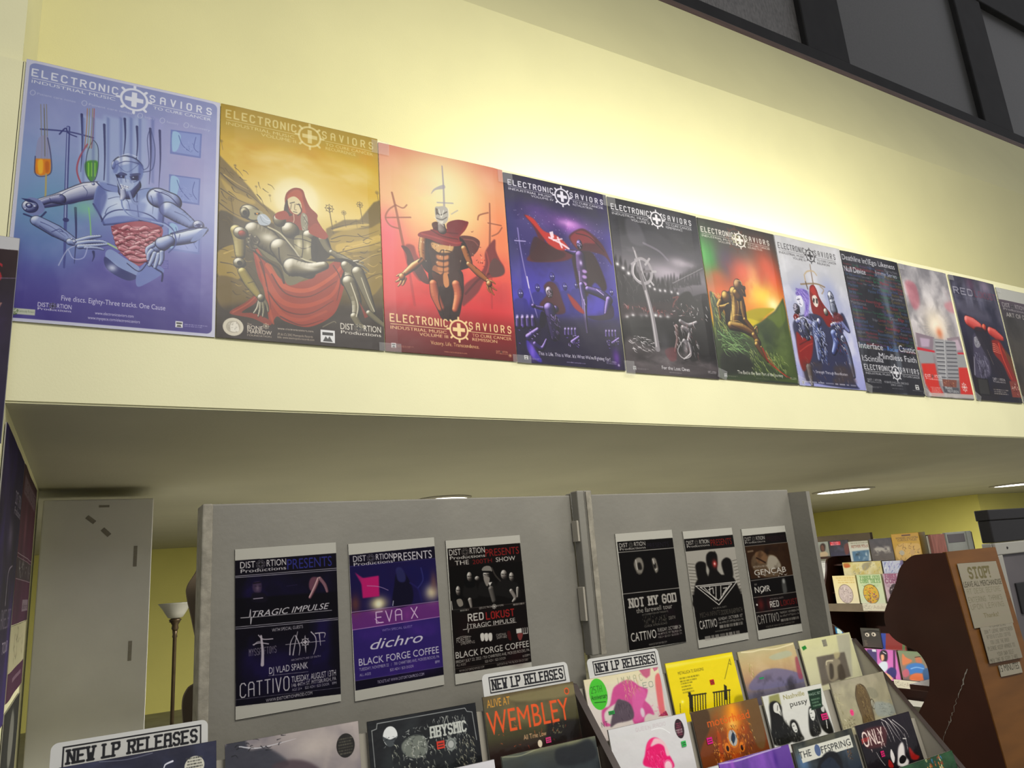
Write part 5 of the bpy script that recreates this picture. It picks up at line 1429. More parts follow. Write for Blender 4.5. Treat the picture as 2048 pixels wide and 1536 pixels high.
  ['text','Velvet',568.2,694,672,22,'506a8a','b',.85],
  ['text','Decoded',708,895.1,672,22,'4a5a90','b',.85],
  ['text','Caustic',909.1,988,672,13,'3a7a5a','b',.85],
  ['text','Machine',20.4,171.4,698,22,'3f6a50','b',.85],
  ['text','Mordacious',185.4,347.9,698,13,'7a6a3c','b',.85],
  ['text','Cyanotic',361.9,530.6,698,22,'4a5a90','b',.85],
  ['text','Cyanotic',544.6,653.9,698,13,'8c8c94','b',.85],
  ['text','Panzer',667.9,783.3,698,17,'6a4a7a','b',.85],
  ['text','Terrorfakt',797.3,988,698,22,'8a3a40','b',.85],
  ['text',"Deathline Int'l",14,451.6,66.2,40.3,'d6d6dc','b',1],
  ['text','Ego Likeness',468.2,920.3,62.8,38,'d6d6dc','b',1],
  ['text','Null Device',14,366.3,150.5,39.9,'d6d6dc','b',1],
  ['text','Jimmy Series',531.9,924.7,132.9,32.4,'a8aab4','b',1],
  ['text','Interface',14,396.6,698.5,42.2,'d6d6dc','b',1],
  ['text','Racier',477.5,677.3,698.1,31.8,'5f86c0','b',1],
  ['text','Caustic',689.4,986,691.3,46.6,'d6d6dc','b',1],
  ['text','Mindless Faith',302.2,968.3,761.2,42.1,'d6d6dc','b',1],
  ['text','I:Scintilla',25.1,360.9,787,40.2,'d6d6dc','b',1],
  ['poly',[-17,820,1111,853,1083,978,-52,1014],'2b2b30',.8,0,12.3],
  ['title',32,843.2,965,31.9,'dcdce0','','',1],
  ['text','400 BANDS, 8 VOLUMES, ONE CAUSE',308.8,723.4,928.5,13.6,'d0d0d4','b',1],
  ['text','SUPPORT. DONATE.',413,609.6,945.3,11.3,'d0d0d4','b',1],
  ['lines',424.6,961,618.9,965.5,1,'b0b0b4',.7,1,0],
  ['maker',37.8,908,262.9,26.8,'c8c8cc',1],
  ['lines',29,957.7,256.3,971.5,2,'a8a8ac',.6,1,0],
  ['label_mark',840.8,924.4,905.4,957.8],
  ['lines',775,963.7,971.3,969.1,1,'c0c0c4',.7,1,0],
 ]),
 'smoke_burst': (0.5356,0.8922,116,326,[
  ['bg',[[0,'8a888c'],[200,'b4b0b2'],[420,'c2bdbe'],[560,'a8a2a4'],[700,'8c868a'],[1000,'77706f']]],
  ['noise',4,4,4,.4,.75,'e8e4e4',.8,[0,0,1000,1000],1.5,0],
  ['noise',5,4,14,.45,.75,'7c7a7e',.75,[0,0,1000,1000],1.5,0],
  ['noise',3,3,24,.5,.75,'b06a76',.6,[-28.2,127.4,1038.3,331],1,110],
  ['poly',[45,146,257,146,253,301,101,343],'b8606e',.5,1,33.2],
  ['poly',[805,263,1009,232,1050,313,862,317],'c08088',.6,1,33.2],
  ['glow',[514,446],215.5,198.9,'efe4d0',.95],
  ['glow',[504,463],99.5,99.5,'fff8e8',1],
  ['line',[595,457,776,455],6.6,'ecdccc',.6,0,1.7],
  ['line',[587,466,816,484],6.6,'ecdccc',.6,0,1.7],
  ['line',[575,474,821,525],6.6,'ecdccc',.6,0,1.7],
  ['line',[558,481,660,532],6.6,'ecdccc',.6,0,1.7],
  ['line',[539,487,626,570],6.6,'ecdccc',.6,0,1.7],
  ['line',[517,492,553,611],6.6,'ecdccc',.6,0,1.7],
  ['line',[494,495,466,577],6.6,'ecdccc',.6,0,1.7],
  ['line',[472,497,378,605],6.6,'ecdccc',.6,0,1.7],
  ['line',[452,496,267,625],6.6,'ecdccc',.6,0,1.7],
  ['line',[435,493,292,568],6.6,'ecdccc',.6,0,1.7],
  ['line',[422,489,196,573],6.6,'ecdccc',.6,0,1.7],
  ['line',[414,483,101,564],6.6,'ecdccc',.6,0,1.7],
  ['line',[411,476,222,512],6.6,'ecdccc',.6,0,1.7],
  ['line',[413,468,164,491],6.6,'ecdccc',.6,0,1.7],
  ['line',[420,460,131,457],6.6,'ecdccc',.6,0,1.7],
  ['line',[433,452,290,435],6.6,'ecdccc',.6,0,1.7],
  ['line',[449,445,299,398],6.6,'ecdccc',.6,0,1.7],
  ['line',[469,438,346,354],6.6,'ecdccc',.6,0,1.7],
  ['line',[490,433,463,375],6.6,'ecdccc',.6,0,1.7],
  ['line',[513,430,539,340],6.6,'ecdccc',.6,0,1.7],
  ['line',[535,429,646,308],6.6,'ecdccc',.6,0,1.7],
  ['line',[555,429,659,362],6.6,'ecdccc',.6,0,1.7],
  ['line',[572,432,765,347],6.6,'ecdccc',.6,0,1.7],
  ['line',[586,436,879,345],6.6,'ecdccc',.6,0,1.7],
  ['line',[594,442,776,405],6.6,'ecdccc',.6,0,1.7],
  ['line',[597,449,857,419],6.6,'ecdccc',.6,0,1.7],
  ['glow',[541,509],66.3,72.9,'c87a58',.8],
  ['poly',[47,529,408,549,326,648,26,655],'8c8088',1,0,0],
  ['poly',[110,565,311,566,264,627,100,635],'b8a8b8',1,0,9.9],
  ['poly',[676,542,969,510,1041,613,1048,637,700,646],'94888e',1,0,0],
  ['poly',[782,553,929,537,969,617,799,633],'c0b0ba',1,0,9.9],
  ['poly',[14,640,346,651,652,652,1051,633,1076,648,642,667,336,667,5,663],'b03a44',1,0,0],
  ['poly',[22,663,314,668,285,752,26,763],'9a9a9c',1,0,5],
  ['poly',[803,661,1076,648,1102,749,807,761],'9e9e9e',1,0,5],
  ['poly',[26,763,307,751,293,914,354,988,95,996,24,907],'b84038',1,0,3.3],
  ['poly',[795,762,1114,749,1107,846,1059,968,716,970],'b84038',1,0,3.3],
  ['poly',[381,558,847,557,853,655,743,859,339,874,351,678],'9c9c9e',1,0,3.3],
  ['poly',[410,580,578,576,579,584,409,589],'55555a',.9,0,0],
  ['poly',[634,573,854,564,853,573,633,582],'55555a',.9,0,0],
  ['poly',[414,574,582,569,579,573,412,578],'dcdcdc',.7,0,0],
  ['poly',[401,610,568,606,569,615,400,619],'55555a',.9,0,0],
  ['poly',[622,604,844,594,843,603,621,613],'55555a',.9,0,0],
  ['poly',[405,604,572,599,569,603,402,608],'dcdcdc',.7,0,0],
  ['poly',[391,640,558,636,559,645,390,649],'55555a',.9,0,0],
  ['poly',[610,634,833,625,832,634,609,643],'55555a',.9,0,0],
  ['poly',[395,633,562,629,559,633,393,638],'dcdcdc',.7,0,0],
  ['poly',[382,670,548,666,549,674,381,678],'55555a',.9,0,0],
  ['poly',[598,664,823,655,822,664,596,673],'55555a',.9,0,0],
  ['poly',[386,663,552,659,550,663,384,667],'dcdcdc',.7,0,0],
  ['poly',[373,699,538,696,539,704,372,708],'55555a',.9,0,0],
  ['poly',[585,694,812,686,811,695,584,703],'55555a',.9,0,0],
  ['poly',[377,693,542,689,540,693,374,697],'dcdcdc',.7,0,0],
  ['poly',[363,729,529,725,530,734,362,737],'55555a',.9,0,0],
  ['poly',[573,724,802,716,801,725,572,733],'55555a',.9,0,0],
  ['poly',[367,722,533,719,530,723,365,726],'dcdcdc',.7,0,0],
  ['poly',[354,758,519,755,520,764,353,767],'55555a',.9,0,0],
  ['poly',[561,754,792,746,790,755,560,763],'55555a',.9,0,0],
  ['poly',[358,752,523,749,520,753,356,756],'dcdcdc',.7,0,0],
  ['poly',[345,787,509,785,510,793,344,796],'55555a',.9,0,0],
  ['poly',[549,784,781,776,780,785,548,792],'55555a',.9,0,0],
  ['poly',[349,781,513,778,511,782,346,785],'dcdcdc',.7,0,0],
  ['poly',[336,816,500,814,501,823,335,825],'55555a',.9,0,0],
  ['poly',[537,813,771,806,770,815,536,822],'55555a',.9,0,0],
  ['poly',[339,810,504,808,501,812,337,814],'dcdcdc',.7,0,0],
  ['poly',[326,845,490,843,491,852,325,854],'55555a',.9,0,0],
  ['poly',[525,843,761,836,760,844,524,851],'55555a',.9,0,0],
  ['poly',[330,839,494,837,491,841,328,843],'dcdcdc',.7,0,0],
  ['line',[613,554,472,869],8.3,'e4e4e4',.8,0],
  ['poly',[388,864,697,861,661,917,376,919],'7a5248',.95,0,0],
  ['scrib',405.2,871.2,666.5,909.1,20,['b88a70','4a2c24','8a5a4c'],11.6,.9,5,23.2],
  ['poly',[354,919,704,920,699,963,369,965],'5a5a5e',1,0,0],
  ['maker',50.4,838.3,377.2,40.5,'eeeaea',1],
  ['lines',94.6,927.8,315.1,981.9,5,'e0c8c4',.7,3,1],
  ['text','TRANS',403.7,560.8,936.1,17.3,'e8e8e8','b',1],
  ['text','RED FUSION',449.8,680,958.3,17.3,'e8e8e8','b',1],
  ['gear',[834,910],56.4,'e8d8d4',.9],
  ['text','WAR',80.2,260.3,45.7,29.4,'a4a2a6','b',.8],
  ['text','ZERO',80.3,218.1,82.8,24.1,'a09ea2','b',.8],
  ['poly',[46,975,1065,960,1043,992,53,997],'c8c4c0',.8,0,0],
 ]),
 'dark_procession': (0.5729,0.8910,110,309,[
  ['bg',[[0,'4a4852'],[150,'4c4a56'],[300,'52505e'],[420,'3a3848'],[600,'282430'],[800,'262028'],[1000,'2c2724']]],
  ['noise',3,5,4,.4,.75,'262636',.8,[0,0,1000,1000],1.5,0],
  ['noise',8,2,14,.5,.8,'8a8a9c',.55,[-42.2,.5,1029.4,277.1],1,110],
  ['glow',[748,48],117.9,101,'9c8ea0',.7],
  ['glow',[421,48],84.2,101,'6a4c60',.6],
  ['text','RED',40,420,148,50,'b4b2bc','k',.8],
  ['text','LOKUST',480,960,148,50,'7a4a58','k',.7],
  ['lines',40.3,157.1,850.4,182.7,2,'7c7a86',.5,1,0],
  ['poly',[211,493,344,460,430,540,444,624,402,793,71,822,110,690],'4a4656',1,1,5.1],
  ['scrib',152.8,621.8,396.9,801.2,60,['9a98a8','24222c','6a6878'],10.1,.85,5,84.2,82],
  ['poly',[229,501,348,490,359,544,267,583,204,569],'8a8890',1,1,0],
  ['scrib',228.7,500.8,342.3,570.2,14,['1c1a20','d0ced4'],8.4,.9,6,26.9],
  ['line',[126,664,63,806],11.8,'b8b6c0',.8,1],
  ['limb',[177,369,301,386,426,404],[70.7,84.2,60.6],['7a2c28','c0605a','e8a09a']],
  ['ball',[528,406],53.9,57.3,['3a1414','a8483c','e09078']],
  ['limb',[644,425,748,445,886,472],[60.6,74.1,33.7],['7a2c28','b8544c','e89890']],
  ['poly',[585,514,786,495,881,567,1032,664,1052,809,847,826,747,694,612,615],'7c2a22',1,1,5.1],
  ['line',[768,522,795,658,884,807],26.9,'c4523e',.9,1,10.1],
  ['line',[837,561,944,685,1008,803],16.8,'9a4a30',.9,1],
  ['poly',[881,567,1032,664,1052,809,983,803,894,653],'5a4c2c',.7,1,10.1],
  ['line',[622,530,692,530,744,557],13.5,'d08878',.9,1,6.7],
  ['line',[618,545,681,546,748,569],13.5,'d08878',.9,1,6.7],
  ['line',[615,561,670,562,752,581],13.5,'d08878',.9,1,6.7],
  ['line',[612,576,660,578,756,593],13.5,'d08878',.9,1,6.7],
  ['line',[609,592,649,594,760,605],13.5,'d08878',.9,1,6.7],
  ['poly',[273,431,510,416,622,530,481,672,385,610],'221c26',.85,1,13.5],
  ['line',[467,589,530,704],8.4,'8a8074',.7,1],
  ['poly',[89,828,322,829,315,960,49,960],'1e1c1c',1,0,0],
  ['poly',[103,834,302,836,294,951,78,950],'383634',1,0,0],
  ['poly',[798,827,1042,823,1046,954,779,958],'7a4238',1,0,0],
  ['scrib',834.9,843,984,939.3,20,['d8b4a8','4a1c18','f0e0d8'],11.8,.9,7,30.3],
  ['maker',432.4,813.8,698.8,37.3,'e6e2e0',1],
  ['lines',400.1,899.9,739.3,946.8,3,'b8b0a8',.7,4,0],
 ]),
 'art_of_darkness': (0.6051,0.8716,96,300,[
  ['bg',[[0,'bdbdb6'],[105,'bdbdb6'],[106,'5a5058'],[180,'4a444a'],[300,'4c4a48'],[600,'4c4842'],[1000,'4a4238']]],
  ['noise',3,3,4,.45,.75,'302e2c',.6,[-122,179.6,809,910.7],1,110],
  ['maker',50,130,560,70,'b8b4b4',.9],
  ['text','ART OF DARKNESS',80,930,255,38,'c8c4c0','s',.9],
  ['text','(RUSSIAN WHITE)',330,940,545,36,'dcd8d0','b',.9],
  ['rect',300,800,700,980,'6a3c7a',.8,20],
  ['lines',330,820,680,960,5,'d0b8d8',.7,3],
 ]),
 'flyer_tragic': (0.2777,0.4321,272,440,[
  ['bg',[[0,'cdcbc0'],[1000,'cdcbc0']]],
  ['poly',[-3,71,999,73,999,959,0,925],'14111d',1,0,0],
  ['noise',3,3,4,.4,.8,'241c48',.9,[4.2,88.2,987.9,945.9],1,110],
  ['glow',[381,685],234.5,117.3,'2c2250',.5],
  ['poly',[-3,71,999,73,995,177,1,168],'17131f',.9,0,0],
  ['poly',[-5,301,992,321,992,489,2,473],'0f0d14',.8,0,16.4],
  ['maker',46.4,82.7,484.4,71.1,'dcd8d8',1],
  ['text','PRESENTS',495.8,948.7,152.3,63.4,'3a3c80','h',1],
  ['line',[1,166,998,171],4.7,'c8c4cc',.9,0],
  ['line',[2,175,998,183],4.7,'c8c4cc',.9,0],
  ['line',[4,470,992,489],4.7,'c8c4cc',.9,0],
  ['line',[3,481,992,499],4.7,'c8c4cc',.9,0],
  ['poly',[159,235,175,213,235,213,247,249,233,279,191,280,166,263],'4c3e54',.9,1,5.9],
  ['poly',[156,281,203,277,276,290,290,337,158,328],'1c1826',.9,1,4.7],
  ['line',[170,219,235,217],11.7,'1a1520',.9,1],
  ['line',[183,237,203,240],5.9,'20182a',1,1],
  ['line',[216,239,237,240],5.9,'20182a',1,1],
  ['line',[169,313,255,313],8.2,'b4aab8',.9,1],
  ['glow',[207,250],16.4,28.1,'8a7a88',.6],
  ['poly',[713,237,746,214,814,222,829,244,775,274,736,304,708,278],'7a5460',.9,1,4.7],
  ['limb',[808,230,769,282,717,340],[21.1,21.1,16.4],['3a2830','9a727a','d8b8b8']],
  ['limb',[821,227,871,272,893,315],[18.8,18.8,14.1],['3a2830','8a6a74','c8a8ac']],
  ['line',[485,256,588,253],4.7,'3a3050',.8,1],
  ['line',[808,243,817,310],5.9,'14101c',.9,1],
  ['line',[50,419,129,421,140,376,141,462,152,422],5.9,'dad6da',1,0],
  ['line',[143,423,932,436],4.7,'d0ccd0',.9,0],
  ['text','TRAGIC IMPULSE',157.5,910.7,423.7,36.7,'d8d4d8','i',1],
  ['text','WITH SPECIAL GUESTS',338.8,638.7,523.8,18.6,'c8c4c8','b',1],
  ['line',[236,540,249,632,245,711],16.4,'c8c0c8',.95,1,30.5],
  ['line',[162,586,220,580,304,593],9.4,'c8c0c8',.9,1],
  ['line',[212,534,255,561,345,566],9.4,'c8c0c8',.9,1],
  ['line',[168,590,196,574,231,572],5.9,'c8c0c8',.9,1],
  ['text','MYSSA FTOYS',124.9,377.4,649.4,38.9,'c4bcc6','n',1],
  ['line',[505,675,514,606,550,563],10.6,'ccc6cc',.95,1,4.7],
  ['line',[536,679,553,626,585,542],10.6,'ccc6cc',.95,1,4.7],
  ['line',[563,564,604,631,594,685],10.6,'ccc6cc',.95,1,4.7],
  ['line',[718,555,760,591,762,647,737,692],10.6,'ccc6cc',.95,1,4.7],
  ['line',[759,567,853,571,847,599],10.6,'ccc6cc',.95,1,4.7],
  ['line',[799,570,808,644],10.6,'ccc6cc',.95,1,4.7],
  ['line',[467,611,855,620],4.7,'ccc6cc',.9,0],
  ['gear',[658,611],39.9,'ccc6cc',1],
  ['line',[659,641,660,676],14.1,'ccc6cc',.9,1,2.3],
  ['line',[656,582,659,569],9.4,'ccc6cc',.9,1,2.3],
  ['text','ARCHITECTURE OF FAITH',516.1,804.2,714.3,10.9,'a8a2ac','s',1],
  ['text','DJ VLAD SPANK',307.2,677.3,771,37.8,'d0ccd2','b',1],
  ['line',[302,780,678,792],3.5,'b8b4bc',.8,0],
  ['text','CATTIVO',42.8,492.1,880.5,78.6,'d8d4d8','n',1],
  ['text','TUESDAY, AUGUST 13TH',517.9,954.9,841.3,35.5,'d4d0d4','b',1],
  ['text','146 44TH ST. PITTSBURGH, PA',519.2,955.7,868.8,21.5,'c8c4c8','b',1],
  ['text','AGE 21+    $20 ADV / $25 DOOR    8PM',520.3,956.4,892.4,15.4,'b8b4bc','b',1],
  ['line',[0,887,998,919],3.5,'8a8690',.8,0],
  ['text','WWW.DISTORTIONPROD.COM',274.5,713.4,929.9,17.8,'c8c4c8','b',1],
 ]),
 'flyer_eva': (0.2736,0.4323,228,401,[
  ['bg',[[0,'cdcbc0'],[1000,'cdcbc0']]],
  ['poly',[3,75,997,65,1006,937,9,936],'171226',1,0,0],
  ['poly',[3,147,998,149,1006,446,8,449],'231c4a',1,0,0],
  ['poly',[8,559,1007,552,1004,886,11,877],'3a2c6c',1,0,0],
  ['poly',[2,453,1006,450,1007,552,5,560],'6c3a7a',1,0,0],
  ['noise',3,3,5,.4,.8,'1d1c52',.8,[6.3,130.3,994.7,436.9],1,110],
  ['noise',3,3,6,.4,.8,'5a3890',.7,[7,534.6,1003.2,924.3],1,110],
  ['noise',4,4,7,.5,.8,'8a4490',.7,[4.5,436.8,1003.2,587.3],1,110],
  ['glow',[302,411],94.6,67.6,'e8dca8',.95],
  ['glow',[924,380],81.1,81.1,'e8dcb8',.9],
  ['glow',[302,415],40.6,40.6,'fffbe0',.9],
  ['glow',[48,398],54.1,94.6,'7a5040',.7],
  ['glow',[957,310],40.6,108.2,'8a6858',.6],
  ['poly',[121,235,321,229,316,365,130,365],'b82a70',1,0,6.8],
  ['poly',[57,191,99,213,156,240,129,277],'b03070',.9,0,6.8],
  ['line',[185,288,315,302,418,332],5.4,'c8b0d0',.8,1],
  ['poly',[492,300,521,224,567,199,628,236,689,317,704,388,658,446,463,440],'15122a',.95,1,6.8],
  ['poly',[521,197,582,191,628,245,612,288,537,276],'3a3a68',.8,1,8.1],
  ['line',[470,407,460,436],8.1,'e0e0f0',.8,1],
  ['line',[674,299,766,347,797,427],18.9,'2c2860',.7,1],
  ['line',[815,207,830,288,766,338],16.2,'3c3c74',.7,1],
  ['line',[7,447,1006,446],5.4,'d0a8d8',.9,0],
  ['line',[6,559,1007,551],5.4,'d0a8d8',.9,0],
  ['line',[0,152,998,149],4.1,'6a6490',.6,0],
  ['maker',46,84.7,491,69.3,'d8d4d8',1],
  ['text','PRESENTS',500.1,956.2,144.5,54.4,'d4d0d4','h',1],
  ['text','EVA X',267.7,737,536.2,69.8,'e2c8e4','n',1],
  ['line',[253,508,303,536,347,537],5.4,'e2c8e4',.9,1],
  ['text','WITH SPECIAL GUEST',325.6,669.4,595.8,14.9,'9a8cc0','b',1],
  ['text','dichro',185.7,781.9,699.9,63.4,'dcd8e4','i',1],
  ['text','BLACK FORGE COFFEE',56.9,961.4,788.8,43,'d8d4e0','h',1],
  ['text','TUESDAY, NOVEMBER 22   /   701 CHARTIERS AVE, MCKEES ROCKS, PA',57.7,960.9,820.8,17.5,'c4bed0','b',1],
  ['text','$20 ADV / $25 DOOR',389.9,656.5,853.8,16.3,'c4bed0','b',1],
  ['text','8PM',907.1,960.3,853.7,17,'c4bed0','b',1],
  ['text','ALL AGES',58.5,178.9,854.6,15.8,'c4bed0','b',1],
  ['line',[11,877,1004,883],4.1,'7a7498',.7,0],
  ['text','TICKETS AT WWW.DISTORTIONPROD.COM',245.1,769.3,916.8,17.6,'c8c2d4','b',1],
 ]),
 'flyer_show': (0.2702,0.4255,195,365,[
  ['bg',[[0,'cdcbc0'],[1000,'cdcbc0']]],
  ['poly',[13,60,995,63,1011,940,4,930],'17100f',1,0,0],
  ['noise',3,3,5,.45,.8,'331619',.8,[37.6,501,967.7,971],1,110],
  ['poly',[15,191,1000,203,991,503,12,491],'0e0c0b',.9,0,0],
  ['maker',33,69.6,497,76.2,'d8d4cc',1],
  ['text','PRESENTS',503.8,966.1,141.9,53,'8c2a28','h',1],
  ['text','THE',96.1,275.9,184.8,31.5,'d4d0c8','h',1],
  ['text','200TH',324.5,582.6,188.4,32,'7c2624','h',1],
  ['text','SHOW',636.7,906,188.4,32.6,'d4d0c8','h',1],
  ['poly',[37,501,53,421,93,401,132,403,176,428,185,518],'1d1b1a',1,1,4.1],
  ['poly',[63,433,66,351,116,321,163,356,163,439],'0a0908',1,1,4.1],
  ['ball',[114,367],30.3,57.8,['2a2624','8a847e','d8d4cc']],
  ['line',[95,361,111,364],8.3,'1a1715',1,1],
  ['line',[121,364,137,364],8.3,'1a1715',1,1],
  ['line',[104,384,123,385],5.5,'3a3230',1,1],
  ['poly',[178,412,198,330,246,310,293,312,347,338,357,430],'1d1b1a',1,1,4.1],
  ['poly',[209,343,213,259,274,229,331,264,330,349],'0a0908',1,1,4.1],
  ['ball',[271,276],35.8,57.8,['2a2624','8a847e','d8d4cc']],
  ['line',[248,270,267,272],8.3,'1a1715',1,1],
  ['line',[279,273,299,272],8.3,'1a1715',1,1],
  ['line',[258,293,282,294],5.5,'3a3230',1,1],
  ['poly',[370,414,396,332,459,320,523,323,596,341,611,435],'1d1b1a',1,1,4.1],
  ['ball',[494,277],46.8,71.6,['2a2624','8a847e','d8d4cc']],
  ['line',[462,271,489,274],8.3,'1a1715',1,1],
  ['line',[504,274,531,274],8.3,'1a1715',1,1],
  ['line',[476,299,508,300],5.5,'3a3230',1,1],
  ['poly',[602,426,629,343,695,324,760,327,836,353,850,448],'1d1b1a',1,1,4.1],
  ['ball',[730,288],46.8,60.6,['2a2624','8a847e','d8d4cc']],
  ['line',[698,281,725,284],8.3,'1a1715',1,1],
  ['line',[742,285,769,284],8.3,'1a1715',1,1],
  ['line',[713,306,745,307],5.5,'3a3230',1,1],
  ['poly',[728,450,751,366,803,344,853,347,911,374,920,469],'1d1b1a',1,1,4.1],
  ['ball',[831,310],35.8,57.8,['2a2624','8a847e','d8d4cc']],
  ['line',[806,303,827,306],8.3,'1a1715',1,1],
  ['line',[840,307,861,306],8.3,'1a1715',1,1],
  ['line',[817,327,842,328],5.5,'3a3230',1,1],
  ['poly',[441,241,474,213,552,216,566,255],'8a857e',1,1,0],
  ['line',[441,250,550,256],22,'0c0a09',1,1],
  ['poly',[454,292,531,296,513,346,481,353],'9a948c',.9,1,0],
  ['line',[575,230,611,283,672,328],19.3,'4a4642',.8,1],
  ['poly',[513,333,561,331,527,359],'e0dcd4',1,0,0],
  ['ball',[369,293],33,27.5,['2a2624','8a847e','d8d4cc']],
  ['poly',[85,431,144,426,164,468,112,477],'9a948a',.9,1,0],
  ['limb',[810,412,855,465,820,489],[27.5,24.8,13.8],['2a2624','8a847e','d8d4cc']],
  ['limb',[901,399,888,459],[22,13.8],['2a2624','8a847e','d8d4cc']],
  ['limb',[255,440,267,490],[27.5,16.5],['2a2624','8a847e','d8d4cc']],
  ['line',[19,435,24,492],11,'b8b4ac',1,1],
  ['limb',[542,381,567,466],[41.3,33],['181615','5a5652','98948e']],
  ['line',[12,495,999,508],4.1,'8a8680',.6,0],
  ['text','@ELECTRONIC SAVIORS',364,690.1,512.4,12.3,'c8c4bc','b',1],
  ['gear',[564,508],27.5,'d0ccc4',1],
  ['lines',122.5,498.1,235.6,517.1,1,'b8b4ac',.8,1,0],
  ['lines',819.2,502.7,980.8,525.9,1,'b8b4ac',.8,1,0],
  ['text','RED',217.2,408,586.4,45.3,'dcd8d0','k',1],
  ['text','LOKUST',451.1,820.1,590.9,46.1,'9c2e2c','k',1],
  ['line',[141,640,192,640,206,601,203,665,216,640],5.5,'d8d4cc',1,0],
  ['text','TRAGIC IMPULSE',218.9,827.6,639.6,30.6,'d8d4cc','b',1],
  ['line',[216,640,844,643],4.1,'d0ccc4',.9,0],
  ['text','FORETELL',50.7,232.1,724.3,31.6,'b8b4ac','s',1],
  ['text','DREAMING',99,275.7,742.2,17.4,'b8b4ac','s',1],
  ['line',[52,694,131,685,234,694],5.5,'b8b4ac',1,1],
  ['poly',[357,688,399,687,400,728,375,740,357,728],'dcd8d0',1,1,0],
  ['poly',[408,692,451,691,451,732,426,744,409,732],'dcd8d0',1,1,0],
  ['poly',[460,695,503,694,503,735,478,748,460,735],'dcd8d0',1,1,0],
  ['text','CARDINAL',559.5,697.1,722.5,18,'c4c0b8','b',1],
  ['text','SAPPHIRE',564.5,699,740.9,16.4,'c4c0b8','b',1],
  ['poly',[708,701,748,700,754,763,717,751],'4c1a1a',.9,1,0],
  ['rect',831.2,722.3,905,689.6,'d8d4cc',1],
  ['poly',[842,727,915,728,887,772,855,767],'8a4a48',.9,1,0],
  ['line',[926,691,923,731],8.3,'d0ccc4',1,1],
  ['line',[954,691,950,732],8.3,'d0ccc4',1,1],
  ['line',[983,692,980,732],8.3,'d0ccc4',1,1],
  ['line',[923,731,980,732],8.3,'d0ccc4',1,1],
  ['text','BLACK FORGE COFFEE',26,986,828.3,42.3,'dcd8d0','h',1],
  ['text','FRIDAY JULY 22, 2022 / 701 CHARTIERS AVE, MCKEES ROCKS, PA',24.6,986,860.7,18.7,'c8c4bc','b',1],
  ['text','$20 ADV / $25 DOOR',387.1,659.9,888.4,16,'b8b4ac','b',1],
  ['text','6:00PM',888.1,986,896.1,16.5,'b8b4ac','b',1],
  ['text','ALL AGES',26.3,141.7,881.8,15.6,'b8b4ac','b',1],
  ['line',[6,895,1011,910],4.1,'7a746c',.7,0],
  ['text','WWW.DISTORTIONPROD.COM',56.1,372.8,921.5,14,'c0bcb4','b',1],
  ['text',"DISTORTING THE 'BURGH SINCE 2000",536.9,953.5,925.1,14.5,'b0aca4','b',1],
 ]),
 'flyer_farewell': (0.2745,0.4121,148,299,[
  ['bg',[[0,'cdcbc0'],[1000,'cdcbc0']]],
  ['poly',[19,72,995,77,991,1001,6,991],'131110',1,0,0],
  ['noise',4,3,5,.45,.8,'2c1c26',.7,[116.2,536.4,951.8,995.9],1,110],
  ['maker',45.4,87.7,491.9,65.7,'d8d4cc',1],
  ['text','PRESENTS',522.3,909.7,151.7,43.7,'26222c','h',1],
  ['line',[15,165,997,169],7.1,'d0ccc4',.9,0],
  ['line',[15,521,998,530],7.1,'d0ccc4',.9,0],
  ['poly',[256,271,306,230,389,233,419,298,375,361,311,369,267,324],'8a857c',1,1,7.1],
  ['poly',[318,273,370,275,381,329,319,326],'1a1816',.9,1,5.3],
  ['line',[292,245,302,326],16,'c8c4bc',.9,1],
  ['line',[282,357,353,365],8.9,'5a554e',1,1],
  ['poly',[572,250,633,246,656,296,660,351,617,376,589,337],'8a857c',1,1,7.1],
  ['poly',[589,294,629,290,630,328,594,331],'1a1816',.9,1,5.3],
  ['line',[589,252,602,294],16,'d0ccc4',.9,1],
  ['line',[612,349,640,339],12.4,'c8c4bc',1,1],
  ['text','NOT MY GOD',102.1,905.1,639.6,66.6,'b8b4ac','l',1],
  ['text','the farewell tour',197.3,820.3,696.5,40.3,'b0aca4','b',1],
  ['text','(A CELEBRATION OF TWILIGHT)',286.2,737.3,723.8,14.1,'a09c94','s',1],
  ['scrib',283.5,730.6,700.6,800,60,['7a766e','5a564e'],7.1,.9,4,39,86],
  ['text','DEATH',735.3,844.4,790.4,26.9,'a09c94','b',1],
  ['text','CLOCK XTON ECHO',299.2,694.3,823.9,16,'8a867e','s',1],
  ['text','CATTIVO',59.1,484.7,924.4,70.2,'dcd8d0','h',1],
  ['text','TUESDAY, OCTOBER 24',511.9,930.4,877.2,28.2,'d4d0c8','b',1],
  ['text','146 44TH ST, PITTSBURGH, PA',510.2,932.3,906.2,18.1,'c8c4bc','b',1],
  ['text','AGE 21+  $20 ADV / $25 DOOR  7PM',509.4,930.9,930.9,16,'b8b4ac','b',1],
  ['text','WWW.DISTORTIONPROD.COM',337.6,646,980.2,15.7,'c0bcb4','b',1],
 ]),
 'flyer_priest': (0.2661,0.4334,128,298,[
  ['bg',[[0,'cdcbc0'],[1000,'cdcbc0']]],
  ['poly',[2,70,1003,68,1008,943,21,934],'1a1716',1,0,0],
  ['poly',[-7,179,1016,180,1047,607,-17,554],'b0aca2',1,0,0],
  ['line',[14,286,140,296],8,'4a4640',.8,0],
  ['line',[906,303,1066,292],8,'4a4640',.8,0],
  ['line',[14,313,140,324],8,'4a4640',.8,0],
  ['line',[910,332,1068,322],8,'4a4640',.8,0],
  ['line',[14,340,140,351],8,'4a4640',.8,0],
  ['line',[914,361,1069,351],8,'4a4640',.8,0],
  ['line',[15,368,140,379],8,'4a4640',.8,0],
  ['line',[918,390,1071,380],8,'4a4640',.8,0],
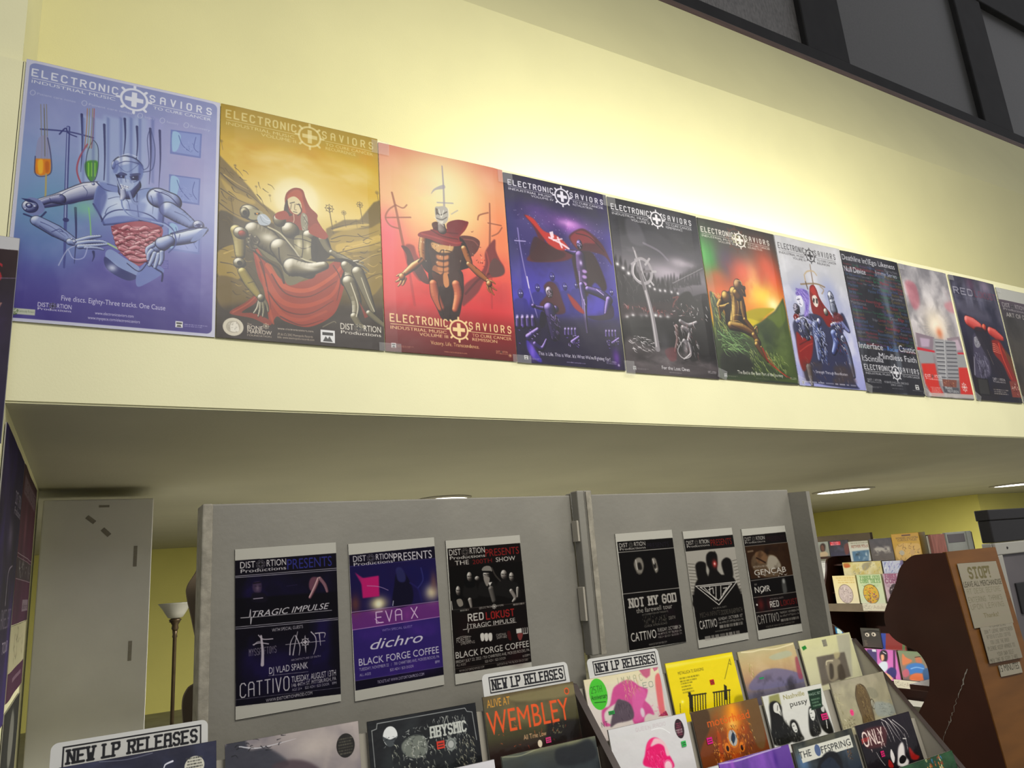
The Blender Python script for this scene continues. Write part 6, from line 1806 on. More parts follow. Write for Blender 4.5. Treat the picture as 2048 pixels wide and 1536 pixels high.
  ['line',[15,395,140,406],8,'4a4640',.8,0],
  ['line',[923,419,1072,409],8,'4a4640',.8,0],
  ['line',[15,422,141,433],8,'4a4640',.8,0],
  ['line',[927,448,1074,438],8,'4a4640',.8,0],
  ['line',[15,449,141,460],8,'4a4640',.8,0],
  ['line',[931,477,1075,467],8,'4a4640',.8,0],
  ['line',[16,476,141,488],8,'4a4640',.8,0],
  ['line',[935,505,1077,496],8,'4a4640',.8,0],
  ['line',[16,503,141,515],8,'4a4640',.8,0],
  ['line',[939,534,1078,525],8,'4a4640',.8,0],
  ['line',[16,529,141,542],8,'4a4640',.8,0],
  ['line',[944,563,1080,553],8,'4a4640',.8,0],
  ['line',[17,556,141,568],8,'4a4640',.8,0],
  ['line',[948,591,1081,582],8,'4a4640',.8,0],
  ['line',[17,583,142,595],8,'4a4640',.8,0],
  ['line',[952,619,1083,611],8,'4a4640',.8,0],
  ['line',[17,609,142,622],8,'4a4640',.8,0],
  ['line',[956,648,1084,639],8,'4a4640',.8,0],
  ['line',[18,636,142,649],8,'4a4640',.8,0],
  ['line',[960,676,1086,668],8,'4a4640',.8,0],
  ['line',[18,662,142,675],8,'4a4640',.8,0],
  ['line',[964,704,1087,696],8,'4a4640',.8,0],
  ['line',[18,689,142,702],8,'4a4640',.8,0],
  ['line',[969,733,1088,724],8,'4a4640',.8,0],
  ['poly',[51,558,125,447,250,421,444,418,619,414,863,445,970,603,959,721,69,671],'191615',1,1,10],
  ['poly',[392,233,479,200,597,222,599,304,569,369,637,436,361,457,410,363,376,308],'191615',1,1,4],
  ['scrib',393.5,198.2,589.8,249.4,20,['191615'],12,1,5,35.9,80],
  ['poly',[158,301,240,277,355,297,347,371,366,436,195,450,156,417,149,354],'191615',1,1,4],
  ['poly',[674,307,774,268,871,291,886,369,863,445,734,451,687,395],'191615',1,1,4],
  ['glow',[535,311],43.8,51.8,'d0504c',.95],
  ['glow',[535,311],15.9,17.9,'ffd8d0',1],
  ['poly',[33,536,983,560,998,926,18,919],'151312',.85,0,39.8],
  ['line',[104,484,926,492,502,669,104,484],12,'d8d4cc',1,0],
  ['line',[183,497,820,504,512,633,183,497],12,'d8d4cc',1,0],
  ['line',[264,506,461,625,492,511],12,'d8d4cc',1,0],
  ['line',[591,510,560,620,765,517],12,'d8d4cc',1,0],
  ['line',[341,530,429,518,428,566],12,'d8d4cc',1,0],
  ['line',[634,533,710,531,607,585],12,'d8d4cc',1,0],
  ['line',[373,502,359,552],12,'d8d4cc',1,0],
  ['maker',38.8,89.5,487.6,61.9,'d0ccc4',1],
  ['text','PRESENTS',516.6,951.3,152.3,57.2,'7c2a22','h',1],
  ['text','WITH SPECIAL GUESTS',372.6,648.6,699.2,12.3,'a8a49c','b',1],
  ['text','MECHA INFINITE',106.4,501.9,753.4,40,'55514a','b',1],
  ['text','DOORS IN LABYRINTH',521.1,957.4,758.6,41.1,'6a665e','b',1],
  ['text','CATTIVO',69.7,412.7,849.3,69.2,'d8d4cc','h',1],
  ['text','SUNDAY, OCTOBER 1ST',451.1,946.2,801.4,24.4,'d4d0c8','b',1],
  ['text','146 44TH ST, PITTSBURGH, PA',448.4,949.6,829.7,16.2,'b8b4ac','b',1],
  ['lines',451.2,832.6,940.3,880.2,1,'b0aca4',.8,1,0],
  ['text','WWW.DISTORTIONPROD.COM',350.6,665,894.9,12,'b8b4ac','b',1],
  ['lines',137.4,899.7,857.1,966.9,1,'b0aca4',.8,1,0],
 ]),
 'flyer_noir': (0.2613,0.4335,111,282,[
  ['bg',[[0,'cdcbc0'],[1000,'cdcbc0']]],
  ['poly',[8,66,994,63,1010,929,20,922],'181413',1,0,0],
  ['poly',[20,164,1004,165,1007,477,38,464],'3a281a',1,0,0],
  ['poly',[128,277,336,215,461,252,648,279,734,362,759,454,365,463,123,377],'6a5a48',.9,1,13.3],
  ['poly',[509,276,672,292,740,385,445,387],'a8a090',1,1,8.9],
  ['poly',[221,235,386,228,481,275,408,330,247,325],'7a5f48',1,1,11.1],
  ['line',[234,280,408,330],26.6,'2a1c14',.8,1],
  ['line',[68,215,175,212],26.6,'8a7a68',.7,1],
  ['noise',5,5,5,.5,.8,'1c120c',.6,[34.3,153.3,980.7,485.3],1,110],
  ['poly',[44,478,1019,477,1004,636,35,625],'141212',1,0,0],
  ['poly',[40,642,1006,648,1003,774,33,764],'1a1214',1,0,0],
  ['line',[33,479,1013,477],8.9,'9a948c',.9,0],
  ['line',[38,631,1004,636],8.9,'9a948c',.9,0],
  ['line',[33,766,1003,774],8.9,'9a948c',.9,0],
  ['line',[15,164,998,164],8.9,'8a847c',.8,0],
  ['maker',36.3,82.2,483.3,61.8,'c8c4bc',1],
  ['text','PRESENTS',525.4,954.3,138.9,45.5,'2c1a20','h',1],
  ['text','METROPOLIS RECORDS',129.9,480.1,367.9,15.3,'b8b0a4','b',1],
  ['text','GENCAB',133.1,849.4,436.9,48,'dcd8d0','h',1],
  ['scrib',147.3,427.2,840.1,470.9,20,['d0ccc4','20180f'],13.3,.9,4,53.2,0],
  ['poly',[712,510,787,501,796,558,787,626,700,628],'5a5a58',.9,1,8.9],
  ['oval',[751,522],26.6,35.4,'a8a8a4',.9,6.6],
  ['text','NOIR',86.5,427.1,593.6,53.9,'dcd8d0','h',1],
  ['line',[212,603,333,546],13.3,'dcd8d0',1,0],
  ['text','BE',97.8,150.9,525.3,15.2,'a8a49c','b',1],
  ['glow',[166,702],66.4,88.6,'6a2a28',.8],
  ['glow',[341,706],53.2,88.6,'4a2224',.8],
  ['oval',[80,698],15.5,15.5,'e8e4dc',1,0],
  ['text','WITH SPECIAL GUESTS',378.2,684.9,674.2,13.1,'b0aca4','b',1],
  ['text','RED',368.9,555.9,737.6,47.9,'d0ccc4','k',1],
  ['text','LOKUST',606.2,985.9,739.2,44.1,'6a2220','k',1],
  ['text','CATTIVO',48.2,507.2,866.9,69.9,'c8c4bc','n',1],
  ['text','THURSDAY, NOVEMBER 6TH',548.1,986,811.1,19.7,'b8b4ac','b',1],
  ['text','146 44TH ST, PITTSBURGH, PA',544,986,840.4,15.3,'a8a49c','b',1],
  ['lines',546.5,850.1,978.2,893.7,1,'a09c94',.8,1,0],
  ['text','TICKETS AT WWW.DISTORTIONPROD.COM',193.4,846.1,911.3,14.9,'908c84','b',1],
 ]),
 'crescent': (0.3116,0.3209,388,402,[
  ['bg',[[0,'2c2c3a'],[200,'262836'],[1000,'1c1e28']]],
  ['noise',4,4,3,.45,.8,'4a4e66',.6,[0,0,1000,1000],1,0],
  ['line',[704,84,667,93,652,105,647,145,680,191],12.7,'d8d8e0',1,1,2.7],
  ['oval',[850,140],67.3,65.5,'c8c6ba',1,0],
  ['lines',789.5,78.3,909.7,212.6,7,'4a4a46',.9,3,1],
  ['line',[239,7,408,22,571,10],5.5,'8a8c98',.6,1],
 ]),
 'pale_face': (0.3193,0.3091,323,342,[
  ['bg',[[0,'a8a09c'],[500,'8f8886'],[1000,'6a6466']]],
  ['noise',3,3,3,.4,.7,'6a666c',.6,[0,0,1000,1000],1,0],
  ['poly',[5,6,135,-5,168,68,306,82,442,231,4,192],'35363e',.9,1,14.7],
  ['line',[100,34,213,65,329,64,509,49],9.4,'d8d8dc',.8,1,2.1],
  ['glow',[627,128],167.7,94.3,'b4aca6',.9],
  ['poly',[325,209,467,191,610,240,679,322,439,298],'4a3f44',.8,1,16.8],
  ['scrib',22.2,-24.3,446.8,95.9,14,['1a1a1e'],8.4,.7,5,41.9,0],
  ['oval',[887,165],73.3,85.9,'24221f',1,0],
  ['lines',823.1,104,949.4,233.1,6,'5c5a50',.8,4,1],
 ]),
 'moon_etching': (0.3105,0.3025,259,301,[
  ['bg',[[0,'15171a'],[1000,'1b1d1e']]],
  ['line',[34,76,75,68,84,28,891,30,907,60,957,73,969,305],6.1,'a8aaa8',.9,0],
  ['line',[34,76,39,354],5.1,'a8aaa8',.9,0],
  ['noise',4,4,4,.45,.8,'3f4444',.8,[62.6,-57.9,967.3,664.3],1,110],
  ['oval',[188,144],63.5,75.8,'d4d6d4',1,0],
  ['poly',[120,137,180,168,233,162,210,214,164,221],'3a3e40',.9,1,0],
  ['scrib',125.7,138,244.6,220,16,['17191b','8a8e8e'],5.1,.9,4,30.7,160],
  ['poly',[226,176,325,120,395,132,485,179,528,228,467,342,364,313,286,268,258,324,195,373,205,274],'1f2224',1,1,4.1],
  ['poly',[279,226,378,171,483,199,507,308,418,354,305,312],'7c8078',.9,1,10.2],
  ['scrib',176.5,208,932.7,553.3,170,['c0c2b4','8a8c80','30332f','d8d8c8'],5.1,.85,7,36.9,80],
  ['scrib',279.3,102.2,537.5,354.8,70,['9a9c98','2a2d2d','c8cac4'],5.1,.9,8,30.7],
  ['scrib',794.3,274.4,938.7,512.5,60,['b8b4a0','3a3830'],5.1,.8,9,36.9,70],
  ['text','Abysmic',547.7,878.9,214.7,78.8,'b8bab4','l',1],
  ['scrib',559.3,63.9,884,268.4,70,['a8aaa4','c8cac4'],4.1,.9,6,34.8,85],
  ['line',[708,66,682,127,718,133,708,66],5.1,'a8aaa4',1,1],
  ['oval',[722,299],49.2,51.2,'6a6e6a',1,0],
  ['gear',[722,299],51.2,'8a8e8a',1],
  ['oval',[722,299],26.6,28.7,'a8aaa6',1,0],
  ['lines',597.3,261.2,654.4,315.4,2,'7a1c14',.9,1,0],
 ]),
 'concert_hall': (0.3048,0.3123,214,282,[
  ['bg',[[0,'5f5540'],[150,'5c5844'],[350,'46442f'],[480,'2a1d18'],[1000,'201a18']]],
  ['noise',5,5,3,.45,.8,'8a7f5c',.5,[16.6,-63.6,937.7,340.5],1,110],
  ['poly',[279,29,703,20,993,24,973,115,396,90],'7d765a',.9,1,14.3],
  ['poly',[633,293,1010,329,974,482,593,485],'1a1614',.8,0,23.8],
  ['scrib',640.2,327.7,830.3,413.7,30,['8a8a70','3a3a30'],9.5,.7,3,14.3],
  ['text','ALIVE AT',35.1,274.5,94.6,66.1,'c89a50','b',1],
  ['text','WEMBLEY',14,901.2,315.7,185.7,'c8623a','h',1],
  ['scrib',45.3,115.6,867.3,464.4,26,['b0522e','dc7a48'],7.1,.5,5,35.7],
  ['text','All Time Low',364.6,610.2,407.5,39.8,'c8a888','b',1],
  ['oval',[908,73],28.6,31,'c4623e',1,0],
  ['oval',[908,73],19.1,20.2,'6a5a42',1,0],
  ['oval',[527,463],23.8,31,'d8ccb8',1,0],
  ['lines',595.7,431,638.9,476.4,2,'8a1c44',.9,1,0],
 ]),
 'white_edge': (0.3027,0.3139,270,344,[
  ['bg',[[0,'cfced0'],[1000,'b8b6ba']]],
 ]),
 'dark_cover': (0.3027,0.3157,226,313,[
  ['bg',[[0,'8a8a70'],[40,'4a4c46'],[200,'34383a'],[1000,'282a2c']]],
  ['noise',4,4,3,.45,.8,'454c4e',.7,[0,0,1000,1000],1,0],
  ['poly',[552,41,755,33,936,20,959,173,580,170],'26282b',.8,1,20],
  ['line',[14,3,196,22,478,-12,914,-10],8.9,'a8a890',.6,1],
 ]),
 'pink_chateau': (0.3102,0.3097,175,241,[
  ['bg',[[0,'d4cdb0'],[250,'cfc8c0'],[1000,'c4bcbc']]],
  ['poly',[729,-7,892,-6,864,71,809,93,765,58],'b06a80',1,0,4.2],
  ['poly',[919,-2,1001,3,980,26,934,40],'b06a80',.9,0,0],
  ['poly',[330,163,381,113,521,74,620,97,697,157,793,200,762,264,726,298,787,365,815,456,741,435,679,463,652,516,536,507,513,400,488,301,422,253,339,278,257,304,183,348,178,421,241,468,145,453,162,308,261,286],'b45a88',1,1,5.2],
  ['poly',[593,201,731,181,762,264,685,349,679,463,544,480,553,349],'c06a98',.9,1,8.3],
  ['poly',[356,262,435,255,535,317,532,450,318,462,227,475],'5a5058',1,1,5.2],
  ['scrib',363.6,282.1,516.1,437.7,24,['6a6068','3f363e'],6.3,.8,4,62.6,84],
  ['oval',[667,414],27.1,45.9,'d0c0c8',1,5.2],
  ['poly',[934,90,1003,89,975,374,961,469,893,468,903,245],'c46a6c',.9,1,6.3],
  ['poly',[982,443,1001,495,861,482],'8a3a50',1,0,0],
  ['scrib',457.3,16.4,720.6,218.9,40,['c8b088','e0d0a8','a87a68'],6.3,.7,5,62.6,82],
  ['scrib',787.1,364.8,968.3,489.5,20,['c86a98'],8.3,.7,6,25],
  ['text','I M M A C',429.3,750.6,105.1,65.7,'8a8f78','n',.9],
  ['text','EO',743.9,878.4,185.1,53.1,'6a7a70','n',1],
  ['oval',[152,158],112.6,151.2,'5ab048',1,0],
  ['text','25TH',68,203.1,140.8,60.2,'1f3a1a','n',1],
  ['text','Anniversary',54.6,263.2,206.7,47,'1f3a1a','s',1],
  ['line',[87,231,222,242],6.3,'1f3a1a',1,1],
  ['lines',238.5,336.4,300.1,372.1,1,'0f3a18',.9,1,0],
  ['text','NT',123.1,196.6,469.1,44.1,'3a3a3a','n',1],
 ]),
 'yellow': (0.3190,0.3163,156,229,[
  ['bg',[[0,'d8c818'],[300,'dccb10'],[1000,'c8b80c']]],
  ['poly',[3,12,176,14,604,27,985,21,959,50,451,49,24,55],'e8e0a0',.6,1,15.8],
  ['text','METALLICA 72 SEASONS',144.7,517.2,136.9,30.8,'5a5414','s',1],
  ['lines',151.6,161.9,451.8,222.9,2,'7a7420',.8,3,0],
  ['lines',155.5,217.2,328.9,336.1,4,'7a7420',.8,4,0],
  ['line',[792,264,937,69,938,132,906,112],9,'7a741c',1,0],
  ['lines',572.3,254.7,614.1,296.1,2,'701410',.9,1,0],
  ['line',[222,360,475,371],13.6,'2c2a14',1,0],
  ['line',[239,363,193,532],14.7,'2c2a14',1,0],
  ['line',[276,364,229,537],14.7,'2c2a14',1,0],
  ['line',[313,365,264,543],14.7,'2c2a14',1,0],
  ['line',[351,366,300,548],14.7,'2c2a14',1,0],
  ['line',[388,367,336,554],14.7,'2c2a14',1,0],
  ['line',[426,368,371,559],14.7,'2c2a14',1,0],
  ['line',[464,370,408,565],14.7,'2c2a14',1,0],
  ['line',[575,377,831,387],13.6,'2c2a14',1,0],
  ['line',[592,379,542,551],14.7,'2c2a14',1,0],
  ['line',[629,380,577,557],14.7,'2c2a14',1,0],
  ['line',[667,381,613,562],14.7,'2c2a14',1,0],
  ['line',[705,382,649,568],14.7,'2c2a14',1,0],
  ['line',[743,383,685,574],14.7,'2c2a14',1,0],
  ['line',[781,384,721,579],14.7,'2c2a14',1,0],
  ['line',[820,385,758,585],14.7,'2c2a14',1,0],
  ['poly',[228,322,261,326,270,387,242,539,209,534],'2c2a14',1,0,0],
  ['poly',[759,316,795,342,761,480,718,473],'2c2a14',1,0,0],
  ['glow',[125,405],22.6,18.1,'f0ecb0',.9],
  ['poly',[868,475,1020,477,959,641,841,633],'6a6410',.5,1,15.8],
  ['line',[86,418,67,502],6.8,'2c2a14',1,1],
 ]),
 'pastel_sky': (0.3046,0.3125,130,212,[
  ['bg',[[0,'b4ad8a'],[180,'b8a480'],[330,'a88c74'],[480,'6a6672'],[700,'4a4648'],[1000,'38353a']]],
  ['noise',4,3,3,.4,.75,'c8b89a',.5,[97.2,-70.4,1059.4,380.1],1,110],
  ['poly',[514,111,844,82,903,144,597,161],'a8b4a4',.6,1,15.7],
  ['poly',[243,275,560,250,941,351,1025,456,81,432],'6c6a86',.8,1,15.7],
  ['poly',[954,177,1046,216,1007,400,919,402],'8a4a58',.8,1,12.5],
  ['noise',6,5,13,.45,.75,'2f2c30',.7,[62.8,276.9,997.3,611.8],1,110],
  ['line',[66,12,241,25,427,20,648,39,981,16],14.1,'e0d8b8',.8,1],
  ['scrib',120.1,129.2,176,291.7,14,['8a8a50','d0c8a0'],7.8,.7,4,62.6,80],
  ['rect',249.5,333.6,326.5,317.8,'2c8a5a',1],
 ]),
 'white_photo': (0.3115,0.3134,118,200,[
  ['bg',[[0,'cccaa4'],[400,'c4c2a6'],[1000,'b8b6a4']]],
  ['poly',[726,12,997,16,803,519,616,522],'a8a698',.8,0,10.1],
  ['poly',[242,218,788,221,770,515,200,547],'6a645c',1,0,3.4],
  ['poly',[383,298,530,275,654,304,609,396,509,508,370,516,355,405],'8f8878',1,1,13.4],
  ['poly',[435,332,499,340,458,473,382,491],'3f3a34',.8,1,10.1],
  ['poly',[572,378,672,362,666,515,545,526],'4a443c',.8,1,13.4],
  ['poly',[584,211,697,217,645,275,574,280],'b8b090',.8,1,10.1],
  ['line',[382,326,411,288,521,294],15.1,'c8c0a8',1,1],
  ['poly',[32,76,103,63,119,100,45,119],'2f7a3a',1,0,0],
  ['poly',[422,36,508,34,503,116,423,118],'8a887a',1,0,0],
  ['lines',429.8,39.8,480.2,116.4,3,'6a685c',.7,1,0],
 ]),
 'pink_wig': (0.3099,0.3145,183,267,[
  ['bg',[[0,'d2d1d0'],[1000,'cecdce']]],
  ['text','QUEEN RADIO',328.4,715.7,70,30.3,'b0a0a4','n',1],
  ['poly',[356,378,384,281,442,186,514,155,586,171,643,238,647,309,695,361,692,456],'c82a6c',1,1,2.9],
  ['poly',[408,241,456,180,538,159,500,205,468,226],'d8487c',.9,1,2.9],
  ['poly',[550,162,641,202,683,298,682,341,645,335,638,255,572,217,474,227,504,188],'e0c0c4',1,1,2.9],
  ['scrib',411.1,250.7,611.9,424.6,60,['e2508c','a01850','d83a78','f08ab0'],5.9,.9,4,58.6,88],
  ['oval',[642,430],58.6,60.5,'d87a9c',1,0],
  ['oval',[642,430],42.9,44.9,'e8c8d0',1,0],
  ['oval',[883,130],60.5,91.7,'3a2c30',1,0],
  ['lines',839.4,72.7,918.2,194.3,7,'a85a70',.8,4,1],
  ['text','INDIE',834.2,919.2,146.8,12.1,'e0d8d8','b',1],
  ['text','EXCLUSIVE',828.3,915.7,166,12,'e0d8d8','b',1],
  ['lines',871.3,249.6,912,296.8,2,'136a2a',.9,1,0],
  ['line',[522,85,649,88,748,148],6.8,'f0f0f0',.8,1],
 ]),
 'orange_ornate': (0.3048,0.3116,156,245,[
  ['bg',[[0,'7a6a4a'],[250,'7a4a2a'],[500,'6a3f22'],[1000,'3a2416']]],
  ['poly',[1,10,229,6,214,174,47,332,-65,458,-26,136],'4f4030',.9,1,15.5],
  ['poly',[748,4,1009,12,962,439,829,464,763,164],'6a563c',.9,1,15.5],
  ['glow',[563,134],144.2,155.2,'d88830',.9],
  ['glow',[587,69],66.5,99.8,'e8a840',.8],
  ['glow',[536,206],77.6,66.5,'f0d080',.9],
  ['noise',5,5,4,.5,.8,'c05a24',.6,[235.3,-12.2,818.1,604.8],1,110],
  ['text','motörhead',186.7,819,173.8,80.5,'c86a30','h',1],
  ['scrib',223.8,62.4,785,264.9,26,['e09048','a8481c'],5.5,.6,5,37.7,85],
  ['oval',[500,324],82.1,99.8,'c08040',1,0],
  ['oval',[500,324],59.9,79.8,'b0b0ac',1,0],
  ['poly',[520,271,535,330,487,379,472,320],'2a3a4a',1,1,0],
  ['poly',[380,314,333,362,362,441,523,478,644,433,633,346,516,421,422,396],'a0602c',1,1,3.3],
  ['oval',[392,400],37.7,48.8,'c88038',1,0],
  ['oval',[602,426],37.7,48.8,'c88038',1,0],
  ['oval',[391,409],20,28.8,'2a180c',1,0],
  ['oval',[596,435],20,28.8,'2a180c',1,0],
  ['scrib',217.9,203.1,825.3,624.9,150,['e0a050','2c180a','f0d090','a05020','7a3c18'],6.7,.85,6,33.3,85],
  ['poly',[293,234,332,287,310,506,250,514],'a05024',.8,1,4.4],
  ['scrib',194.4,311.1,303.9,523.2,40,['e8b060','3a1c0c'],6.7,.9,7,26.6],
  ['lines',138.2,269.3,188.3,328.5,2,'8a0a50',.9,1,0],
 ]),
 'black_white_four': (0.3105,0.3120,139,229,[
  ['bg',[[0,'d0d0c8'],[1000,'d4d4d2']]],
  ['poly',[103,13,269,6,259,121,164,119,79,94],'8a8a5c',.9,0,4.3],
  ['poly',[79,94,183,73,254,133,239,215,247,289,316,396,269,507,-4,484,42,233],'1d1d1b',1,1,2.9],
  ['poly',[142,104,212,96,226,177,221,237,185,207,123,173],'d0d0c8',1,1,0],
  ['line',[200,125,178,170],8.7,'1d1d1b',1,1],
  ['line',[212,187,215,236],7.2,'1d1d1b',1,1],
  ['poly',[318,324,388,297,437,343,452,442,468,517,271,502],'232321',1,1,2.9],
  ['poly',[341,340,393,330,412,400,379,430,344,401],'d0d0ca',1,1,0],
  ['line',[351,360,375,360],5.8,'1d1d1b',1,1],
  ['line',[371,405,398,405],5.8,'1d1d1b',1,1],
  ['poly',[669,245,726,209,774,260,783,374,768,494,619,512,596,430],'232321',1,1,2.9],
  ['poly',[679,246,737,230,758,295,710,356,671,331],'d4d4ce',1,1,0],
  ['line',[685,278,709,278],5.8,'1d1d1b',1,1],
  ['line',[689,322,720,324],5.8,'1d1d1b',1,1],
  ['poly',[790,225,917,219,967,378,978,529,877,524,795,437],'1d1d1b',1,1,2.9],
  ['poly',[881,252,938,241,922,296,884,290],'d0d0ca',.9,1,0],
  ['line',[913,382,894,466],13,'d0d0ca',1,1],
  ['scrib',33,255.2,268.7,507.1,26,['3c3c38','0c0c0b','8a8a84'],5.8,.9,4,57.9,80],
  ['scrib',661.2,329.8,752.2,528.3,16,['8a8a84','0c0c0b'],5.8,.9,5,57.9,80],
  ['scrib',298.4,393.2,454,526.5,14,['8a8a84'],5.8,.9,6,43.4,80],
  ['text','Nashville',324.1,675,82.2,48.9,'8a8450','h',1],
  ['text','pussy',398.1,690.3,167.9,53.3,'1f1f1a','h',1],
  ['poly',[741,48,975,49,910,243,717,252],'22382a',1,0,0],
  ['text','MAGIC SET',743.3,949.2,103.6,26.1,'b8c4b8','b',1],
  ['lines',760.3,133,911.1,231,3,'8aa08a',.8,1,0],
  ['lines',861.3,311.3,929.3,378.1,2,'8a1444',.9,1,0],
 ]),
 'beige_creature': (0.3154,0.3063,123,210,[
  ['bg',[[0,'a8a290'],[400,'aca78e'],[1000,'a29e8e']]],
  ['noise',4,4,3,.45,.75,'8a8676',.6,[0,0,1000,1000],1.2,0],
  ['noise',5,5,13,.5,.8,'c4c0a4',.6,[1.9,4.8,431.8,585.1],1,110],
  ['poly',[435,94,507,83,575,127,607,241,598,347,571,530,375,523,377,432,367,298,375,193],'6a5c46',1,1,3.2],
  ['scrib',435.2,93.6,550.6,526.1,120,['3c3226','a0906c','8a7a58'],6.3,.85,4,31.6,70],
  ['line',[435,94,375,193,367,298,377,432,371,510],9.5,'332a20',.9,1],
  ['line',[507,83,575,127,607,241,598,347,577,517],7.9,'332a20',.9,1],
  ['oval',[632,332],37.9,60,'5c5648',1,0],
  ['oval',[632,332],26.8,47.4,'a8a696',1,0],
  ['line',[648,301,621,364],6.3,'3a352c',1,1],
  ['poly',[610,146,737,164,783,253,678,279,614,228],'8a8878',.7,1,12.6],
  ['poly',[680,319,987,394,975,501,665,478],'9aa09c',.8,1,18.9],
  ['scrib',692.8,294.4,961.6,526.1,30,['7a8080','b8bcb4','5c605c'],7.9,.5,5,63.1,20],
  ['scrib',2,410.3,231.2,551.3,40,['5a5444','8a846c','d8d4c0'],7.9,.8,6,37.9],
  ['scrib',1.3,97.5,109.1,362.9,26,['7a7658','c8c49c'],7.9,.5,7,47.4],
  ['oval',[225,366],31.6,34.7,'e05a8a',1,0],
  ['lines',201.3,348.9,249.5,382.7,2,'8a2a48',.7,1,0],
 ]),
 'pale_lower': (0.3110,0.3108,193,287,[
  ['bg',[[0,'c8c8c4'],[1000,'b0b0ac']]],
  ['noise',4,4,3,.45,.8,'dcdcd8',.6,[0,0,1000,1000],1,0],
 ]),
 'purple': (0.3145,0.3151,168,270,[
  ['bg',[[0,'6a4f90'],[300,'5c4084'],[1000,'3f2c60']]],
  ['noise',8,2,3,.45,.75,'8a62b0',.8,[0,0,1000,1000],1,0],
  ['line',[15,3,235,19,514,11,877,2],14.1,'c8bcd8',.8,1],
  ['glow',[168,55],30.2,80.5,'a86ac0',.7],
  ['glow',[763,100],30.2,80.5,'4a2f78',.7],
 ]),
 'white_banner_title': (0.3063,0.3113,142,247,[
  ['bg',[[0,'5c5c50'],[150,'4a4c48'],[350,'2e3640'],[1000,'1c2026']]],
  ['glow',[94,194],96.7,110.5,'6a8ab0',.7],
  ['glow',[793,203],96.7,69.1,'5a6a80',.5],
  ['noise',5,5,3,.5,.8,'1c2024',.7,[0,0,1000,1000],1,0],
  ['poly',[74,58,938,58,942,184,85,193],'d2d2c8',1,0,0],
  ['text','THE',61.2,248.8,150.8,64.6,'26282a','h',1],
  ['oval',[361,117],47,58,'5c6a86',1,0],
  ['text','FFSPRING',415.6,917.4,158.8,66,'26282a','h',1],
  ['poly',[284,274,377,200,493,160,607,171,678,229,681,345,639,429,246,356],'1a1c20',1,1,4.1],
  ['poly',[338,283,444,223,544,218,610,287,616,356],'2c3440',.9,1,11],
  ['scrib',814.4,159.5,891.8,290.3,30,['6a4a30','2a2420','8a6a48'],8.3,.8,5,22.1],
 ]),
 'comic_devil': (0.3114,0.3140,127,233,[
  ['bg',[[0,'28222a'],[500,'1c181c'],[1000,'121012']]],
  ['poly',[92,83,213,54,498,88,437,237,353,271,75,235],'c8605a',.25,1,18],
  ['text','ONLY',46,424.3,229.9,154.2,'e8d8d0','h',1],
  ['text','JERRY',22.1,167.4,178.1,39.5,'c8504a','b',1],
  ['scrib',111.1,86.1,402.9,279.8,20,['f4e8e0'],12,.8,4,36.1,85],
  ['line',[441,-8,558,60,637,197,701,282],9,'e0dcd8',.95,1,3],
  ['line',[462,33,493,136,518,251],9,'e0dcd8',.95,1,3],
  ['line',[583,14,717,135,774,232],9,'e0dcd8',.95,1,3],
  ['line',[659,39,814,164,851,257],9,'e0dcd8',.95,1,3],
  ['line',[529,31,576,187,578,261],9,'e0dcd8',.95,1,3],
  ['line',[611,44,677,166,699,244],9,'e0dcd8',.95,1,3],
  ['poly',[535,435,607,327,701,282,716,333,685,426,720,481,648,528,514,492],'dcd8d4',1,1,3],
  ['poly',[571,430,650,408,692,451,626,488,556,475],'171416',1,1,0],
  ['poly',[480,317,497,405,446,456,433,381],'dcd8d4',1,1,0],
  ['poly',[798,348,862,432,932,469,871,495,774,466],'8a2420',1,1,3],
  ['poly',[386,409,427,452,424,494,349,474],'8a2420',1,1,0],
  ['line',[216,307,249,384,297,452],6,'d0ccc8',.9,1],
  ['line',[741,251,792,260],10.5,'e0dcd8',1,1],
  ['line',[788,209,783,296,764,366],7.5,'d0ccc8',.8,1],
  ['lines',290,308.4,314.1,366.4,2,'8a0a40',.9,1,0],
 ]),
 'green_cartoon': (0.3036,0.3255,125,258,[
  ['bg',[[0,'2f4a36'],[500,'2a3c30'],[1000,'223028']]],
  ['noise',5,5,3,.5,.8,'466a4a',.6,[0,0,1000,1000],1,0],
  ['scrib',436.5,-24.2,750.1,199.5,50,['c87a4a','d8a060','a04a34','5a8ac0','d8d0a0'],14.8,.9,4,38.5,70],
 ]),
 'side_red': (0.4300,0.6500,222,391,[
  ['bg',[[0,'d6d6d8'],[175,'d6d6d8'],[176,'231320'],[420,'2a1a34'],[1000,'241c40']]],
  ['poly',[310,85,1007,63,998,205,331,230],'2a0e14',1,0,0],
  ['text','THE SAVIORS',119,914.9,230,91.9,'b01c2c','b',1],
  ['line',[335,260,998,206],4.8,'8a7a94',.9,0],
  ['poly',[801,349,931,334,888,423,791,476],'c08a78',1,0,0],
  ['noise',3,3,4,.45,.8,'3c2c5a',.6,[337.7,275.2,1094,953],1,110],
  ['poly',[997,-13,1041,-17,1036,995,999,999],'d6d6d8',1,0,0],
 ]),
 'side_indigo': (0.8200,0.9500,132,504,[
  ['bg',[[0,'241c3c'],[200,'221a30'],[400,'1c171c'],[600,'211a2a'],[1000,'382a5c']]],
  ['noise',3,3,4,.45,.8,'3a2a68',.6,[0,0,1000,1000],1,0],
  ['maker',620,150,930,90,'bcb8c0',.9],
  ['glow',[560,320],90,60,'8a8490',.5],
  ['line',[560,560,600,450,760,420],14,'b0aab4',.9,1,4],
  ['text','ANGELSPIT',420,900,640,60,'8a848e','n',.9],
  ['text','TOUR',560,860,730,40,'b8b2bc','b',.9],
 ]),
 'side_maroon': (0.9300,0.6150,132,504,[
